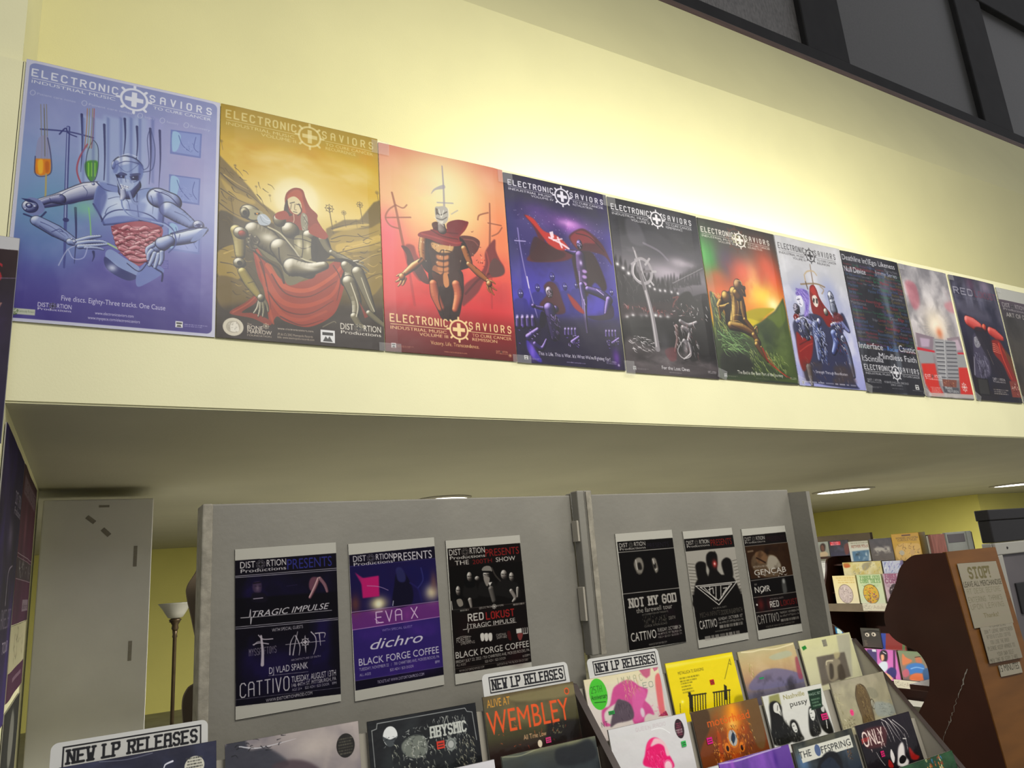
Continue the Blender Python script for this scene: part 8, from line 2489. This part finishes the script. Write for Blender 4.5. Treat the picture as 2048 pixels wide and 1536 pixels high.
def build_art(name, gain=1.0):
    W, H, nx, ny, ops = ART[name]
    a = Art(W, H, nx, ny)
    for o in ops:
        kw = o[-1] if isinstance(o[-1], dict) else {}
        getattr(a, o[0])(*(o[1:-1] if kw else o[1:]), **kw)
    return a
def to_lin(c): return np.where(c <= .04045, c/12.92, ((c+.055)/1.055)**2.4)
def to_srgb(c): return np.where(c <= .0031308, c*12.92, 1.055*np.clip(c, 1e-9, None)**(1/2.4)-.055)
def sheet(name, art, m, depth=.001, wave=0.0, parent=None, edge=(.75, .74, .7), seed=1, gain=1.0, anchor='tl', sat=1.0, con=1.0):
    """printed sheet or cover: front faces -Y, left/top corner (or middle of the foot) at the origin, body behind it"""
    nx, ny, W, H = art.nx, art.ny, art.W, art.H
    X, Z = np.meshgrid(np.linspace(0, W, nx), np.linspace(0, -H, ny))
    Y = np.zeros_like(X)
    if wave:
        Y = -wave*(.5+.5*np.sin(X*9+seed*2.1+Z*3)*np.cos(Z*7+seed)) - wave*.6*vnoise(X*7+seed*3, Z*5+50, seed)
        ex = np.minimum(np.minimum(X, W-X), .05)/.05; Y = Y*(.35+.65*ex)
    if anchor == 'foot': X = X-W/2; Z = Z+H
    co = np.stack([X, Y, Z], -1).reshape(-1, 3)
    n0 = len(co)
    x0, x1, z0, z1 = X.min(), X.max(), Z.min(), Z.max()
    yb = depth
    back = np.array([[x0, yb, z1], [x1, yb, z1], [x1, yb, z0], [x0, yb, z0]])
    rim_v = np.concatenate([co[:nx], co[nx*(ny-1):nx*ny]], 0)  # copies are not needed: rim faces share the front border
    co = np.concatenate([co, back])
    i = np.arange((ny-1)*(nx-1)); r = i//(nx-1)*nx+i % (nx-1)
    q = np.stack([r, r+nx, r+nx+1, r+1], 1)
    top = list(range(nx)); bot = list(range(nx*(ny-1), nx*ny)); lef = [j*nx for j in range(ny)]; rig = [j*nx+nx-1 for j in range(ny)]
    extra = [[n0, n0+1]+top[::-1], [n0+2, n0+3]+bot, [n0+3, n0]+lef, [n0+1, n0+2]+rig[::-1], [n0+3, n0+2, n0+1, n0]]
    loops = np.concatenate([q.reshape(-1)]+[np.array(e) for e in extra])
    sizes = np.concatenate([np.full(len(q), 4), np.array([len(e) for e in extra])])
    me = bpy.data.meshes.new(name)
    me.vertices.add(len(co)); me.vertices.foreach_set('co', co.astype(np.float32).ravel())
    me.loops.add(len(loops)); me.loops.foreach_set('vertex_index', loops.astype(np.int32))
    me.polygons.add(len(sizes)); me.polygons.foreach_set('loop_start', np.concatenate([[0], np.cumsum(sizes)[:-1]]).astype(np.int32))
    me.update(calc_edges=True)
    sm = np.zeros(len(sizes), bool); sm[:len(q)] = True
    me.polygons.foreach_set('use_smooth', sm)
    at = me.color_attributes.new('ink', 'BYTE_COLOR', 'POINT')
    c = art.c; lum = (c*np.array([.3, .59, .11])).sum(-1, keepdims=True); c = np.clip((lum+(c-lum)*sat-.45)*con+.45, 0, 1)
    if gain != 1.0: c = to_srgb(np.clip(to_lin(c)*gain, 0, .92))
    full = np.ones((len(co), 4)); full[:n0, :3] = c.reshape(-1, 3); full[n0:, :3] = edge
    at.data.foreach_set('color_srgb', full.astype(np.float32).ravel())
    me.materials.append(m)
    return link(bpy.data.objects.new(name, me), parent)

# ---------------------------------------------------------------- the room
G = -EYE
struct(box('floor', -4, 20, -4, 13, G-.1, G, M_floor))
B0 = 2.583                         # front face of the bulkhead
bm = bmesh.new(); bx(bm, -.27, 14, B0, 2.72, .582, 1.752)
bmesh.ops.bevel(bm, geom=[e for e in bm.edges if all(abs(v.co.y-B0) < .001 for v in e.verts)], offset=.006, segments=2, affect='EDGES')
struct(mesh_obj('wall_bulkhead', bm, M_wall))
struct(box('trim_1', -.27, 14, 2.72, 3.12, 1.45, 1.50, M_wall))                 # floor of the light trough
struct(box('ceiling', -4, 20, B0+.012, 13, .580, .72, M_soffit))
bm = bmesh.new(); bx(bm, -1.8, -.228, B0, 4.75, G, .60); bx(bm, -1.8, -.262, B0, 4.75, .60, 1.748); bx(bm, -1.8, -.272, 2.63, 3.10, 1.748, 5.4)
struct(mesh_obj('wall_left', bm, M_wall))
prof = [(3.10, 1.5), (3.10, 3.135), (3.38, 4.04), (3.60, 4.04), (3.60, 1.5)]
struct(prism('wall_upper', prof, 'x', -.4, 14, M_upper))
struct(box('wall_back', -4, 13.4, 11.5, 11.6, G, .582, M_wall2))
bm = bmesh.new(); bx(bm, 13.4, 13.5, 7.25, 11.6, G, .582); bx(bm, 13.4, 20, 7.15, 7.25, G, .582)
struct(mesh_obj('wall_right', bm, M_wall2))
# clerestory window above
struct(box('trim_2', 1.5, 13, 3.385, 3.58, 4.045, 4.108, M_sillwood, bev=.008))
win = struct(thing('window_1', 'dark wide framed clerestory window above the yellow wall', 'window', (6, 3.46, 4.17)))
def wp_(name, x0, x1, y0, y1, z0, z1, m, bev=0): return box(name, x0-6, x1-6, y0-3.46, y1-3.46, z0-4.17, z1-4.17, m, win, bev)
wp_('window_frame', 1.5, 13, 3.42, 3.56, 4.11, 4.262, M_frame, .008)
wp_('window_frame', 1.5, 13, 3.42, 3.56, 6.02, 7.6, M_frame, .01)
for x in (2.47, 5.35, 8.22, 11.1): wp_('mullion', x, x+.59, 3.43, 3.56, 4.262, 6.02, M_frame, .012)
for x0, x1, m in ((1.5, 2.47, M_glass), (3.06, 5.35, M_glass), (5.94, 8.22, M_glass2), (8.81, 11.1, M_glass2), (11.69, 13, M_glass2)): wp_('pane', x0, x1, 3.49, 3.51, 4.262, 6.02, m)
# hidden fluorescent in the trough
t = thing('cove_light', 'long fluorescent batten hidden in the trough behind the yellow bulkhead', 'light', (3.1, 2.84, 1.50))
box('batten', -1.7, 1.7, -.03, .03, 0, .05, M_greymetal, t, .004)
bm = bmesh.new(); bmesh.ops.create_cone(bm, cap_ends=True, segments=16, radius1=.014, radius2=.014, depth=3.3, matrix=Matrix.Translation((0, 0, .075)) @ Matrix.Rotation(math.pi/2, 4, 'Y'))
mesh_obj('tube', bm, M_tube, t)
# recessed round lights in the low ceiling
for i, (x, y, r, lb) in enumerate(((2.58, 5.6, .22, 'round recessed ceiling light peeping over the grey record rack'), (8.04, 5.85, .36, 'round recessed ceiling light above the comic racks'), (11.6, 5.6, .36, 'round recessed ceiling light at the right edge of the low ceiling'), (4.4, 5.95, .25, 'round recessed ceiling light hidden behind the right record rack'))):
    t = thing('ceiling_light', lb, 'ceiling light', (x, y, .582), group='recessed lights in the low ceiling')
    lathe('trim_ring', [(r, 0), (r, -.012), (r*.86, -.02), (r*.84, -.004), (r*.84, 0)], M_ring, t, n=40)
    lathe('diffuser', [(r*.84, -.001), (r*.84, -.012), (r*.5, -.017), (.01, -.018)], M_light, t, n=40)

# ---------------------------------------------------------------- posters along the bulkhead
GP = .72
POST = [
 ('blue_android', 'wall_poster', 'pale blue poster of a seated machine man with open belly and drip bags', .003),
 ('yellow_pieta', 'wall_poster', 'yellow poster of a red hooded figure holding a fallen machine', .004),
 ('red_glow', 'wall_poster', 'pink and red poster of a scarfed figure with arms held out low', .004),
 ('purple_banner', 'wall_poster', 'purple night poster of a figure waving a red banner', .004),
 ('grey_army', 'wall_poster', 'grey poster of a leaning wheel cross before a torchlit horde', .004),
 ('sunset_watcher', 'wall_poster', 'green and orange sunset poster of a figure seated on a hillside', .004),
 ('white_trio', 'wall_poster', 'white poster of three standing dark figures, one red hooded', .004),
 ('band_names', 'wall_poster', 'dark grey poster covered in small coloured band names', .005),
 ('smoke_burst', 'wall_poster', 'smoky white poster with red blocks and grey louvres', .005),
 ('dark_procession', 'wall_poster', 'dark poster with a red lit cannon shape and draped cloth', .005),
 ('art_of_darkness', 'wall_poster', 'grey poster with white top margin, cut by the right frame edge', .004)]
for i, (k, nm, lb, wv) in enumerate(POST):
    x0, x1, z1, z0 = WP[k]
    a = build_art(k)
    o = sheet(nm, a, M_poster, depth=.004 if i else .002, wave=wv, seed=i+1, edge=(.8, .8, .8), gain=GP, sat=1.3, con=1.08)
    o.location = (x0, B0-.0055-(.0015 if i % 2 else 0), z1+EYE)
    props(o, lb, 'poster', 'posters along the yellow bulkhead')
    W = x1-x0; H = z1-z0
    def tape(u, v, w, h, rz=0):
        t = box('tape_strip', -w/2, w/2, -.0009, 0, -h/2, h/2, M_clear, o); t.location = (u*W, -.0085, -v*H); t.rotation_euler = (0, rz, 0)
    if i in (2, 3, 4): tape(.01, .03, .075, .06)
    if i in (2, 3): tape(.03, .985, .09, .035)
    if i == 4: tape(.02, .98, .06, .07)
    if i in (5, 6, 7): tape(.02, .975, .06, .05, .3)
    if i in (8, 9, 10): tape(.0, .98, .07, .05, .5); tape(.02, .02, .06, .05)
# poster on the left pillar front
o = sheet('wall_poster', build_art('side_red'), M_poster, depth=.003, wave=.002, seed=21, gain=GP)
o.location = (-.657, B0-.016, 1.105+EYE); props(o, 'dark poster with red lettering cut by the left frame edge', 'poster')
# posters down the side of the pillar
for k, lb in (('side_indigo', 'indigo poster nearest on the side of the left pillar'), ('side_maroon', 'maroon poster with two white bands on the side of the left pillar'),
              ('side_white', 'off white sheet with purple foot below the maroon poster'), ('side_dark', 'nearly black poster lowest on the side of the left pillar')):
    y0, y1, z1, z0 = RV[k]
    o = sheet('wall_poster', build_art(k), M_flyer, depth=.003, wave=.003, seed=len(lb), gain=.8, sat=1.5)
    o.location = (-.222, y0, z1+EYE); o.rotation_euler = (0, 0, math.pi/2); props(o, lb, 'poster', 'posters on the side of the left pillar')

# ---------------------------------------------------------------- record racks
def ramp(ztop, zbot, dy): return ztop
rackL = thing('record_rack', 'left grey record rack whose tall back board carries three purple and black flyers', 'record rack', (.85, 2.0, G), group='grey record racks')
rackR = thing('record_rack', 'right grey record rack with tiers of bright record sleeves', 'record rack', (2.1, 2.05, G), group='grey record racks')
def rk(root, cx, cy):
    def b(name, x0, x1, y0, y1, z0, z1, m, bev=.002, label=None): return box(name, x0-cx, x1-cx, y0-cy, y1-cy, z0-G, z1-G, m, root, bev, label)
    def p(name, pts, x0, x1, m, label=None): return prism(name, [(y-cy, z-G) for y, z in pts], 'x', x0-cx, x1-cx, m, root, label)
    def tier(x0, x1, D, ztop, zs, depth):
        b('shelf', x0, x1, D-.0485-.045, D+.012, zs-.014, zs, M_bin)
        s9 = math.sin(math.radians(9)); c9 = math.cos(math.radians(9)); h = (ztop-.03-zs)/c9; yb = D-.31*s9+.016
        p('backrest', [(yb, zs), (yb+.008, zs), (yb+.008+h*s9, zs+h*c9), (yb+h*s9, zs+h*c9)], x0, x1, M_bin)
        b('riser', x0, x1, D-.0485-.045, D-.0485-.033, zs-depth, zs-.014, M_bin)
    return b, p, tier
b, p, tier = rk(rackL, .85, 2.0)
b('back_board', .288, 1.47, 2.15, 2.168, -1.2, .221, M_grey, .004)
b('end_board', .262, .288, 2.07, 2.168, -.9, .214, M_edge, .004, 'chipped white edge board')
b('post', 1.47, 1.50, 2.105, 2.148, -.31, .232, M_grey, .004)
for z0, z1 in ((.06, .13), (-.20, -.09)): b('hinge_plate', 1.462, 1.47, 2.112, 2.145, z0, z1, M_bin, .001)
p('bin_side', [(2.14, -.36), (1.99, -.365), (1.805, -.572), (1.40, -1.02), (1.36, G), (2.14, G)], 1.299, 1.322, M_darkedge, 'dark brown dividing side')
p('bin_side', [(2.16, -.40), (2.03, -.42), (1.9, -.62), (1.55, -1.14), (1.5, G), (2.16, G)], -.065, -.045, M_bin)
tier(-.04, 1.298, 1.965, -.36, -.665, .12); tier(-.04, 1.298, 1.865, -.49, -.803, .6)
b, p, tier = rk(rackR, 2.1, 2.05)
b('back_board', 1.53, 2.66, 2.208, 2.226, -1.2, .228, M_grey, .004)
b('post', 1.50, 1.532, 2.105, 2.226, -.31, .232, M_grey, .004)
b('post_edge', 1.503, 1.524, 2.099, 2.105, -.31, .228, M_edge, .001)
p('end_board', [(2.115, .21), (2.226, .215), (2.226, -.66), (2.115, -.66)], 2.66, 2.682, M_grey)
p('bin_side', [(2.23, -.385), (2.083, -.402), (1.73, -.828), (1.45, -1.18), (1.40, G), (2.23, G)], 2.752, 2.772, M_bin)
p('edge_strip', [(2.085, -.398), (1.73, -.824), (1.727, -.829), (2.08, -.404)], 2.749, 2.775, M_darkedge)
tier(1.324, 2.748, 2.085, -.372, -.685, .12); tier(1.324, 2.748, 1.97, -.51, -.821, .12); tier(1.324, 2.748, 1.86, -.643, -.955, .12); tier(1.324, 2.748, 1.75, -.775, -1.09, .4)

# flyers taped to the back boards
FLY = [('flyer_tragic', 'black and indigo flyer, leftmost on the grey rack board'), ('flyer_eva', 'purple flyer with pink square, second on the left rack board'), ('flyer_show', 'black flyer with a row of band members below THE 200TH SHOW'),
       ('flyer_farewell', 'black flyer with two pale half faces, left on the right rack board'), ('flyer_priest', 'flyer of three silhouettes over a white triangle emblem'), ('flyer_noir', 'brown and black flyer nearest the right end of the rack board')]
GF = .62
for k, lb in FLY:
    x0, x1, z1, z0, Y, rot = FL[k]
    o = sheet('flyer', build_art(k), M_flyer, depth=.002, wave=.0015, seed=len(lb), gain=GF, sat=1.15, con=1.1)
    yy = (2.15 if Y < 2.18 else 2.208)-.004
    o.location = (x0*yy/Y, yy, z1*yy/Y+EYE); o.rotation_euler = (0, math.radians(rot*.6), 0); props(o, lb, 'flyer', 'flyers on the grey rack boards')
# ---------------------------------------------------------------- record sleeves
LEAN = math.radians(-9)
REC = {'crescent': 'dark sleeve with thin crescent moon and white round sticker', 'pale_face': 'pale grey sleeve with a round black sticker at its corner', 'moon_etching': 'black and white etched sleeve with a full moon and thin white border',
 'concert_hall': 'brown sleeve lettered WEMBLEY in large orange capitals', 'white_edge': 'plain white sleeve low in front of the etched moon sleeve', 'dark_cover': 'dark grey sleeve standing in front of the WEMBLEY sleeve',
 'pink_chateau': 'white sleeve splashed with pink and a round green sticker', 'yellow': 'bright yellow sleeve with dark bars', 'pastel_sky': 'hazy pastel sunset sleeve in crumpled plastic', 'white_photo': 'cream sleeve with a grey square picture and green corner sticker',
 'pink_wig': 'white sleeve with a bright pink wig and round dark sticker', 'orange_ornate': 'fiery orange ornate sleeve with curved blackletter heading', 'black_white_four': 'white sleeve with four long haired people in black ink', 'beige_creature': 'beige sleeve with a brown oblong creature and pink dot',
 'pale_lower': 'pale blank topped sleeve in front of the pink wig sleeve', 'purple': 'purple streaked sleeve in shiny plastic', 'white_banner_title': 'dark sleeve with a tilted white title banner', 'comic_devil': 'black sleeve lettered ONLY with a white painted face', 'green_cartoon': 'dark green sleeve at the lower end of the right rack'}
GJ = 1.0
for i, (k, lb) in enumerate(REC.items()):
    X0, Z, Dp, W, H = JK[k]
    t = thing('record_sleeve', lb, 'record', (X0+W/2, Dp-H*math.sin(-LEAN), Z-H*math.cos(LEAN)+.0015), (LEAN, 0, 0), 'new records in the grey racks')
    sheet('jacket', build_art(k), M_jacket, depth=.006, wave=.0012, seed=i+3, parent=t, anchor='foot', edge=(.55, .54, .5), gain=GJ, sat=1.25, con=1.15)
    for (u, v, w, h, c) in STK.get(k, []):
        m = mat('price_sticker_ink', tuple(to_lin(rgb(c))), .6, .3)
        s = box('price_sticker', -w*W/2, w*W/2, -.0009, 0, -h*H/2, h*H/2, m, t); s.location = ((u-.5)*W, -.0022, (1-v)*H); s['label'] = 'small bright price sticker'
        for dz in (.16, -.18):
            q = box('print_line', -w*W*.36, w*W*.36, -.0012, -.0009, -h*H*.06, h*H*.06, M_ink, s); q.location = (0, 0, dz*h*H)
# divider cards reading NEW LP RELEASES
def card_frame(a):
    a.poly([150, 110, 860, 110, 860, 890, 150, 890], '26262a'); a.poly([162, 190, 848, 190, 848, 810, 162, 810], 'c2c1bb')
    a.text('NEW LP RELEASES', 185, 828, 720, 440, '26262a', 'l')
Art.card_frame = card_frame
for i, (x0, W, zt, Dp, lb) in enumerate(((-.0385, .3134, -.2980, 1.985, 'white NEW LP RELEASES card standing above the crescent moon sleeve'), (.9999, .2916, -.2966, 1.985, 'white NEW LP RELEASES card standing above the WEMBLEY sleeve'), (1.4420, .3003, -.3170, 2.098, 'white NEW LP RELEASES card standing above the pink splashed sleeve'))):
    H = .345; t = thing('divider_card', lb, 'divider card', (x0+W/2, Dp-H*math.sin(-LEAN)+.004, zt-H*math.cos(LEAN)), (LEAN, 0, 0), 'record divider cards')
    bm = bmesh.new(); r = .014; pts = [(-W/2, 0), (W/2, 0)]
    for cx, a0 in ((W/2-r, 0), (-W/2+r, 90)):
        for k in range(7): a_ = math.radians(a0+15*k); pts.append((cx+r*math.cos(a_), H-r+r*math.sin(a_)))
    prism('card', pts, 'y', 0, .0016, M_card, t)
    a = Art(W*.885, .044, 320, 60); a.c[:] = rgb('c6c5bf')
    a.rect(0, 0, 1000, 1000, '29292c'); a.rect(12, 75, 988, 925, 'c6c5bf'); a.text('NEW LP RELEASES', 40, 962, 790, 570, '29292c', 'l')
    s = sheet('printed_title', a, M_flyer, depth=.0002, parent=t); s.location = (-W*.43, -.0006, H-.009)
# ---------------------------------------------------------------- white cabinet and lamp behind, left
cab = thing('cabinet', 'tall white cabinet with peeling tape marks left of the record racks', 'cabinet', (.063, 4.85, G))
box('body', -.263, .263, -.23, .25, 0, 2.058, M_white, cab, .006)
box('door', -.263, .262, -.255, -.232, .02, 2.064, M_white, cab, .006)
for x, z, w, h, a in ((-.04, .405, .05, .022, .7), (.035, .335, .05, .024, .8), (.24-.063+.005, .20, .018, .11, 0), (.24-.063, -.29, .018, .10, 0), (.02, .475, .05, .012, 0)):
    s = box('tape_strip', -w/2, w/2, -.001, 0, -h/2, h/2, M_tape, cab, label='old grey tape mark'); s.location = (x, -.2555, z-G); s.rotation_euler = (0, a, 0)
lampx, lampy = .745, 7.5
t = thing('floor_lamp', 'torchiere floor lamp with frosted bowl shade behind the racks', 'floor lamp', (lampx, lampy, G))
zt = -.105-G
lathe('lamp_shade', [(.03, zt-.135), (.062, zt-.125), (.085, zt-.09), (.105, zt-.055), (.142, zt-.006), (.148, zt), (.14, zt-.002), (.10, zt-.05), (.06, zt-.10), (.02, zt-.12)], M_shade, t, label='frosted glass bowl')
lathe('socket', [(.02, zt-.24), (.03, zt-.22), (.026, zt-.19), (.038, zt-.17), (.045, zt-.155), (.055, zt-.145), (.03, zt-.132)], M_brass, t)
lathe('pole', [(.016, .05), (.016, zt-.30), (.022, zt-.29), (.018, zt-.27), (.022, zt-.245), (.016, zt-.235)], M_brass, t)
lathe('base', [(.14, 0), (.145, .012), (.12, .03), (.05, .045), (.03, .07), (.016, .09)], M_brass, t)
bm = bmesh.new(); bx(bm, -.05, -.035, -.006, .006, zt-.165, zt-.155); mesh_obj('switch', bm, M_brass, t)
# curved plywood end behind the left rack board
pts = [(.36, .245), (.302, .245)]+curve_pts([(.297, .10), (.292, .055), (.268, .012), (.267, -.02), (.283, -.09), (.303, -.19), (.302, -.25), (.275, -.272), (.263, -.315), (.275, -.42), (.30, -.6), (.30, -.8)])+[(.30, G), (.36, G)]
t = thing('display_rack', 'dull brown curved plywood rack end peeping out left of the grey rack board', 'rack', (.33, 2.4, G))
prism('end_panel', [(x-.33, z-G) for x, z in pts], 'y', -.012, .012, M_wood3, t)
box('shelf', -.03, .9, .012, .16, 1.1, 1.118, M_wood3, t)
box('back_panel', .02, .9, .15, .165, 0, 1.6, M_wood3, t)
# ---------------------------------------------------------------- comic racks on the right
def curved(Yp, xs, m, root, th=.022):
    return prism('end_panel', xs, 'y', Yp, Yp+th, m, root)
R0 = (6.5, 4.6)
rack = thing('comic_rack', 'brown stepped comic rack with curved ends far right', 'comic rack', (R0[0], R0[1], G))
def rb(name, x0, x1, y0, y1, z0, z1, m, bev=.003): return box(name, x0-R0[0], x1-R0[0], y0-R0[1], y1-R0[1], z0-G, z1-G, m, rack, bev)
cx = curve_pts([(6.50, -.16), (6.40, -.165), (6.34, -.20), (6.30, -.32), (6.20, -.52), (6.14, -.62), (6.16, -.72), (6.30, -.80), (6.42, -.88), (6.45, -1.0), (6.38, -1.12), (6.2, -1.22), (6.12, -1.34)])
outl = [(x-R0[0], z-G) for x, z in [(6.75, -.26), (6.62, -.26)]+cx[2:]+[(6.12, G), (6.75, G)]]
prism('end_panel', outl, 'y', 4.93-R0[1], 4.95-R0[1], M_wood2, rack)
prism('end_panel', outl, 'y', 3.72-R0[1], 3.74-R0[1], M_wood2, rack)
rb('top_board', 6.72, 6.76, 4.68, 5.45, -.16, .045, M_wood3); rb('back_panel', 6.76, 6.79, 3.74, 5.45, -1.5, -.02, M_wood2)
rb('shelf', 6.42, 6.76, 3.74, 4.98, -.25, -.2335, M_wood2); rb('shelf', 6.48, 6.76, 4.98, 5.45, -.178, -.1605, M_wood2); rb('shelf', 6.33, 6.46, 3.74, 4.93, -.505, -.488, M_wood2); rb('shelf', 6.20, 6.5, 3.74, 4.93, -.612, -.596, M_wood2)
rb('shelf_lip', 6.185, 6.20, 4.47, 4.93, -.655, -.585, M_wood3); rb('shelf_lip', 6.185, 6.20, 3.74, 4.47, -.655, -.62, M_wood2)
rb('shelf', 6.20, 6.5, 3.74, 4.93, -1.275, -1.257, M_wood2); rb('shelf_lip', 6.185, 6.20, 3.74, 4.93, -1.29, -1.24, M_wood2); rb('shelf', 6.36, 6.6, 3.74, 4.93, -1.03, -1.012, M_wood2); rb('shelf', 6.55, 6.76, 4.95, 5.45, -.93, -.915, M_wood2); rb('shelf', 6.55, 6.76, 4.95, 5.45, -.47, -.455, M_wood2)
BOOKS = {'book_face': ('comic with a dark haired face, far left of the comic rack', .012), 'book_red_label': ('dark comic with a small red title box', .012), 'book_aether': ('white comic with a blue and white picture lower half', .014), 'book_grey': ('grey comic with white glare painted on, beside the yellow book', .014),
 'book_yellow': ('thick yellow illustrated comic book on the top shelf', .10), 'book_glare_cream': ('cream comic with glare painted on, behind the front row', .01), 'book_glare_blue': ('bluish white comic with glare painted on, behind the mauve book', .01), 'book_cream': ('cream comic book with a brown oval picture, leftmost in the front row', .02),
 'book_green': ('pale green comic book with a colourful oval picture', .02), 'book_mauve': ('mauve lettered comic book partly behind the dark wood end', .02), 'book_grey_eyes': ('dark grey book with two round eyes on the lower shelf', .012), 'book_red_blue': ('red and blue book behind the pink comic', .012),
 'book_pink': ('pink comic with a dark haired seated figure', .015), 'book_blue_peach': ('comic with a blue and peach lounging figure', .015), 'book_teal': ('teal book with white top edge beyond the rack end', .015), 'book_white': ('blank white comic beside the rack end', .012)}
for i, (k, (lb, th)) in enumerate(BOOKS.items()):
    X, ya, yb, z1, z0 = BK[k]
    o = sheet('comic_book', build_art(k), M_book, depth=th, wave=.0008, seed=i, edge=(.78, .75, .62), sat=1.2, con=1.15)
    o.location = (X, ya, z1+EYE); o.rotation_euler = (0, 0, -math.pi/2); props(o, lb, 'comic book', 'comics on the far rack')
for k, lb in (('strip_upper', 'cream shelf strip reading Adults Only under the upper row of comics'), ('strip_lower', 'cream shelf strip reading Adults Only under the lower row of comics')):
    X, ya, yb, z1, z0 = BK[k]
    o = sheet('shelf_sign', build_art(k), M_flyer, depth=.004); o.location = (6.178, ya*6.178/X, z1*6.178/X+EYE); o.rotation_euler = (0, 0, -math.pi/2); props(o, lb, 'sign', 'shelf strips')
# near rack end: curved side coloured dark for shade, orange back with the notice
N0 = (2.97, 1.75)
near = thing('magazine_rack', 'red brown laminate magazine rack with curved side and hand lettered notice', 'magazine rack', (N0[0], N0[1], G))
curve = curve_pts([(1.79, -.083), (1.86, -.084), (1.904, -.092), (1.96, -.135), (1.996, -.202), (2.05, -.28), (2.076, -.336), (2.07, -.39), (2.043, -.425), (1.99, -.452), (1.954, -.469), (1.931, -.505), (1.925, -.544), (1.935, -.60), (1.963, -.65), (2.037, -.754), (2.10, -.86), (2.16, -1.0), (2.2, -1.2)])
side = [(1.757, -.083)]+curve+[(2.2, G), (1.652, G), (1.70, -.855)]
prism('side_panel', [(y-N0[1], z-G) for y, z in side], 'x', 0, .018, M_wood2, near, 'curved side with shade in its dark colour')
prism('side_panel', [(y-N0[1], z-G) for y, z in side], 'x', .345, .36, M_wood2, near)
prism('back_panel', [(1.752-N0[1], -.080-G), (1.768-N0[1], -.080-G), (1.665-N0[1], 0), (1.645-N0[1], 0)], 'x', .002, .36, M_wood, near, 'orange brown back board')
box('shelf', .018, .345, .02, .22, -.25-G, -.236-G, M_wood2, near); box('shelf', .018, .345, 0, .28, -.62-G, -.60-G, M_wood2, near); box('shelf', .018, .345, 0, .40, -1.1-G, -1.08-G, M_wood2, near)
rs = random.Random(4); bm = bmesh.new(); pr = None                         # chipped edge on the dark side: one jagged strip
for i in range(60):
    f = i/59; y = 1.765+(2.02-1.765)*f+rs.gauss(0, .0022); z = -.52-(.97-.52)*f+rs.gauss(0, .003); w = rs.uniform(.0003, .002)*(1.8 if i < 8 else 1)
    cur = [bm.verts.new((-.0006, y-N0[1]-w, z-G)), bm.verts.new((-.0006, y-N0[1]+w, z-G))]
    if pr: bm.faces.new((pr[0], pr[1], cur[1], cur[0]))
    pr = cur
mesh_obj('scratch', bm, M_tape, near, 'pale chipped scratch')
def on_near(o, x, z, lift=.004):
    yb = 1.752+(z+.080)*(1.752-1.645)/(-.080-G)
    o.location = (x, yb-lift, z+EYE); o.rotation_euler = (-math.atan(.107/1.47), math.radians(1.5), 0)
TILT = 0
o = sheet('paper_sign', build_art('stop_sign'), M_flyer, depth=.001, wave=.002, seed=2, gain=.6); on_near(o, 3.014, -.128, .005); props(o, 'hand lettered STOP sign on the orange brown rack back', 'sign', 'notices on the magazine rack')
o = sheet('paper_sign', build_art('notice'), M_flyer, depth=.001, wave=.002, seed=5, gain=.58); on_near(o, 3.038, -.372, .009); props(o, 'small lettered notice overlapping the foot of the STOP sign', 'sign', 'notices on the magazine rack')
o = sheet('paper_slip', build_art('slip'), M_flyer, depth=.001, wave=.001, seed=7, gain=.62); on_near(o, 3.093, -.519, .005); props(o, 'small slip reading 15 MINUTES below the notices', 'sign', 'notices on the magazine rack')
for x0, x1, z1, m, lb in ((3.025, 3.122, -.010, M_pinkbox, 'pinkish brown book sticking up behind the magazine rack'), (3.131, 3.276, -.006, M_greybox, 'grey book with dark band behind the magazine rack'), (3.288, 3.322, -.006, M_greybox, 'plain grey box beside the black case')):
    t = thing('comic_book', lb, 'book', ((x0+x1)/2, 1.84, -.236)); w = (x1-x0)/2
    box('cover', -w, w, -.006, .006, 0, z1+.236, m, t, .001); box('pages', -w+.003, w-.003, .006, .016, 0, z1+.233, M_spine, t)
    if x0 > 3.1 and x0 < 3.2: box('band', -w*.86, w*.86, -.0072, -.006, z1+.236-.042, z1+.236-.008, M_panel, t)
# grey framed panel and black case at the right frame edge
t = thing('notice_board', 'grey framed notice board with dark inset at the right edge', 'notice board', (3.62, 1.78, G))
box('body', -.285, .4, -.012, .03, 0, 1.485, M_greymetal, t, .004)
for q in ((-.285, .4, -.028, -.012, 1.435, 1.485), (-.285, -.245, -.028, -.012, .2, 1.435), (.36, .4, -.028, -.012, .2, 1.435), (-.285, .4, -.028, -.012, .15, .2)): box('frame', *q, M_greymetal, t, .004)
box('inset_panel', -.245, .36, -.018, -.012, .2, 1.435, M_panel, t)
box('screen', -.19, .30, -.026, -.018, 1.19, 1.315, M_black, t, .003)
bm = bmesh.new(); bmesh.ops.create_cone(bm, cap_ends=True, segments=12, radius1=.006, radius2=.004, depth=.004, matrix=Matrix.Translation((-.20, -.029, 1.462)) @ Matrix.Rotation(math.pi/2, 4, 'X')); mesh_obj('screw', bm, M_black, t)
t = thing('black_case', 'black case standing on the grey framed board', 'case', (3.65, 1.778, -.065))
box('shell', -.31, .4, -.022, .03, .002, .095, M_black, t, .004); box('lid', -.314, .404, -.026, .034, .095, .14, M_black, t, .004)
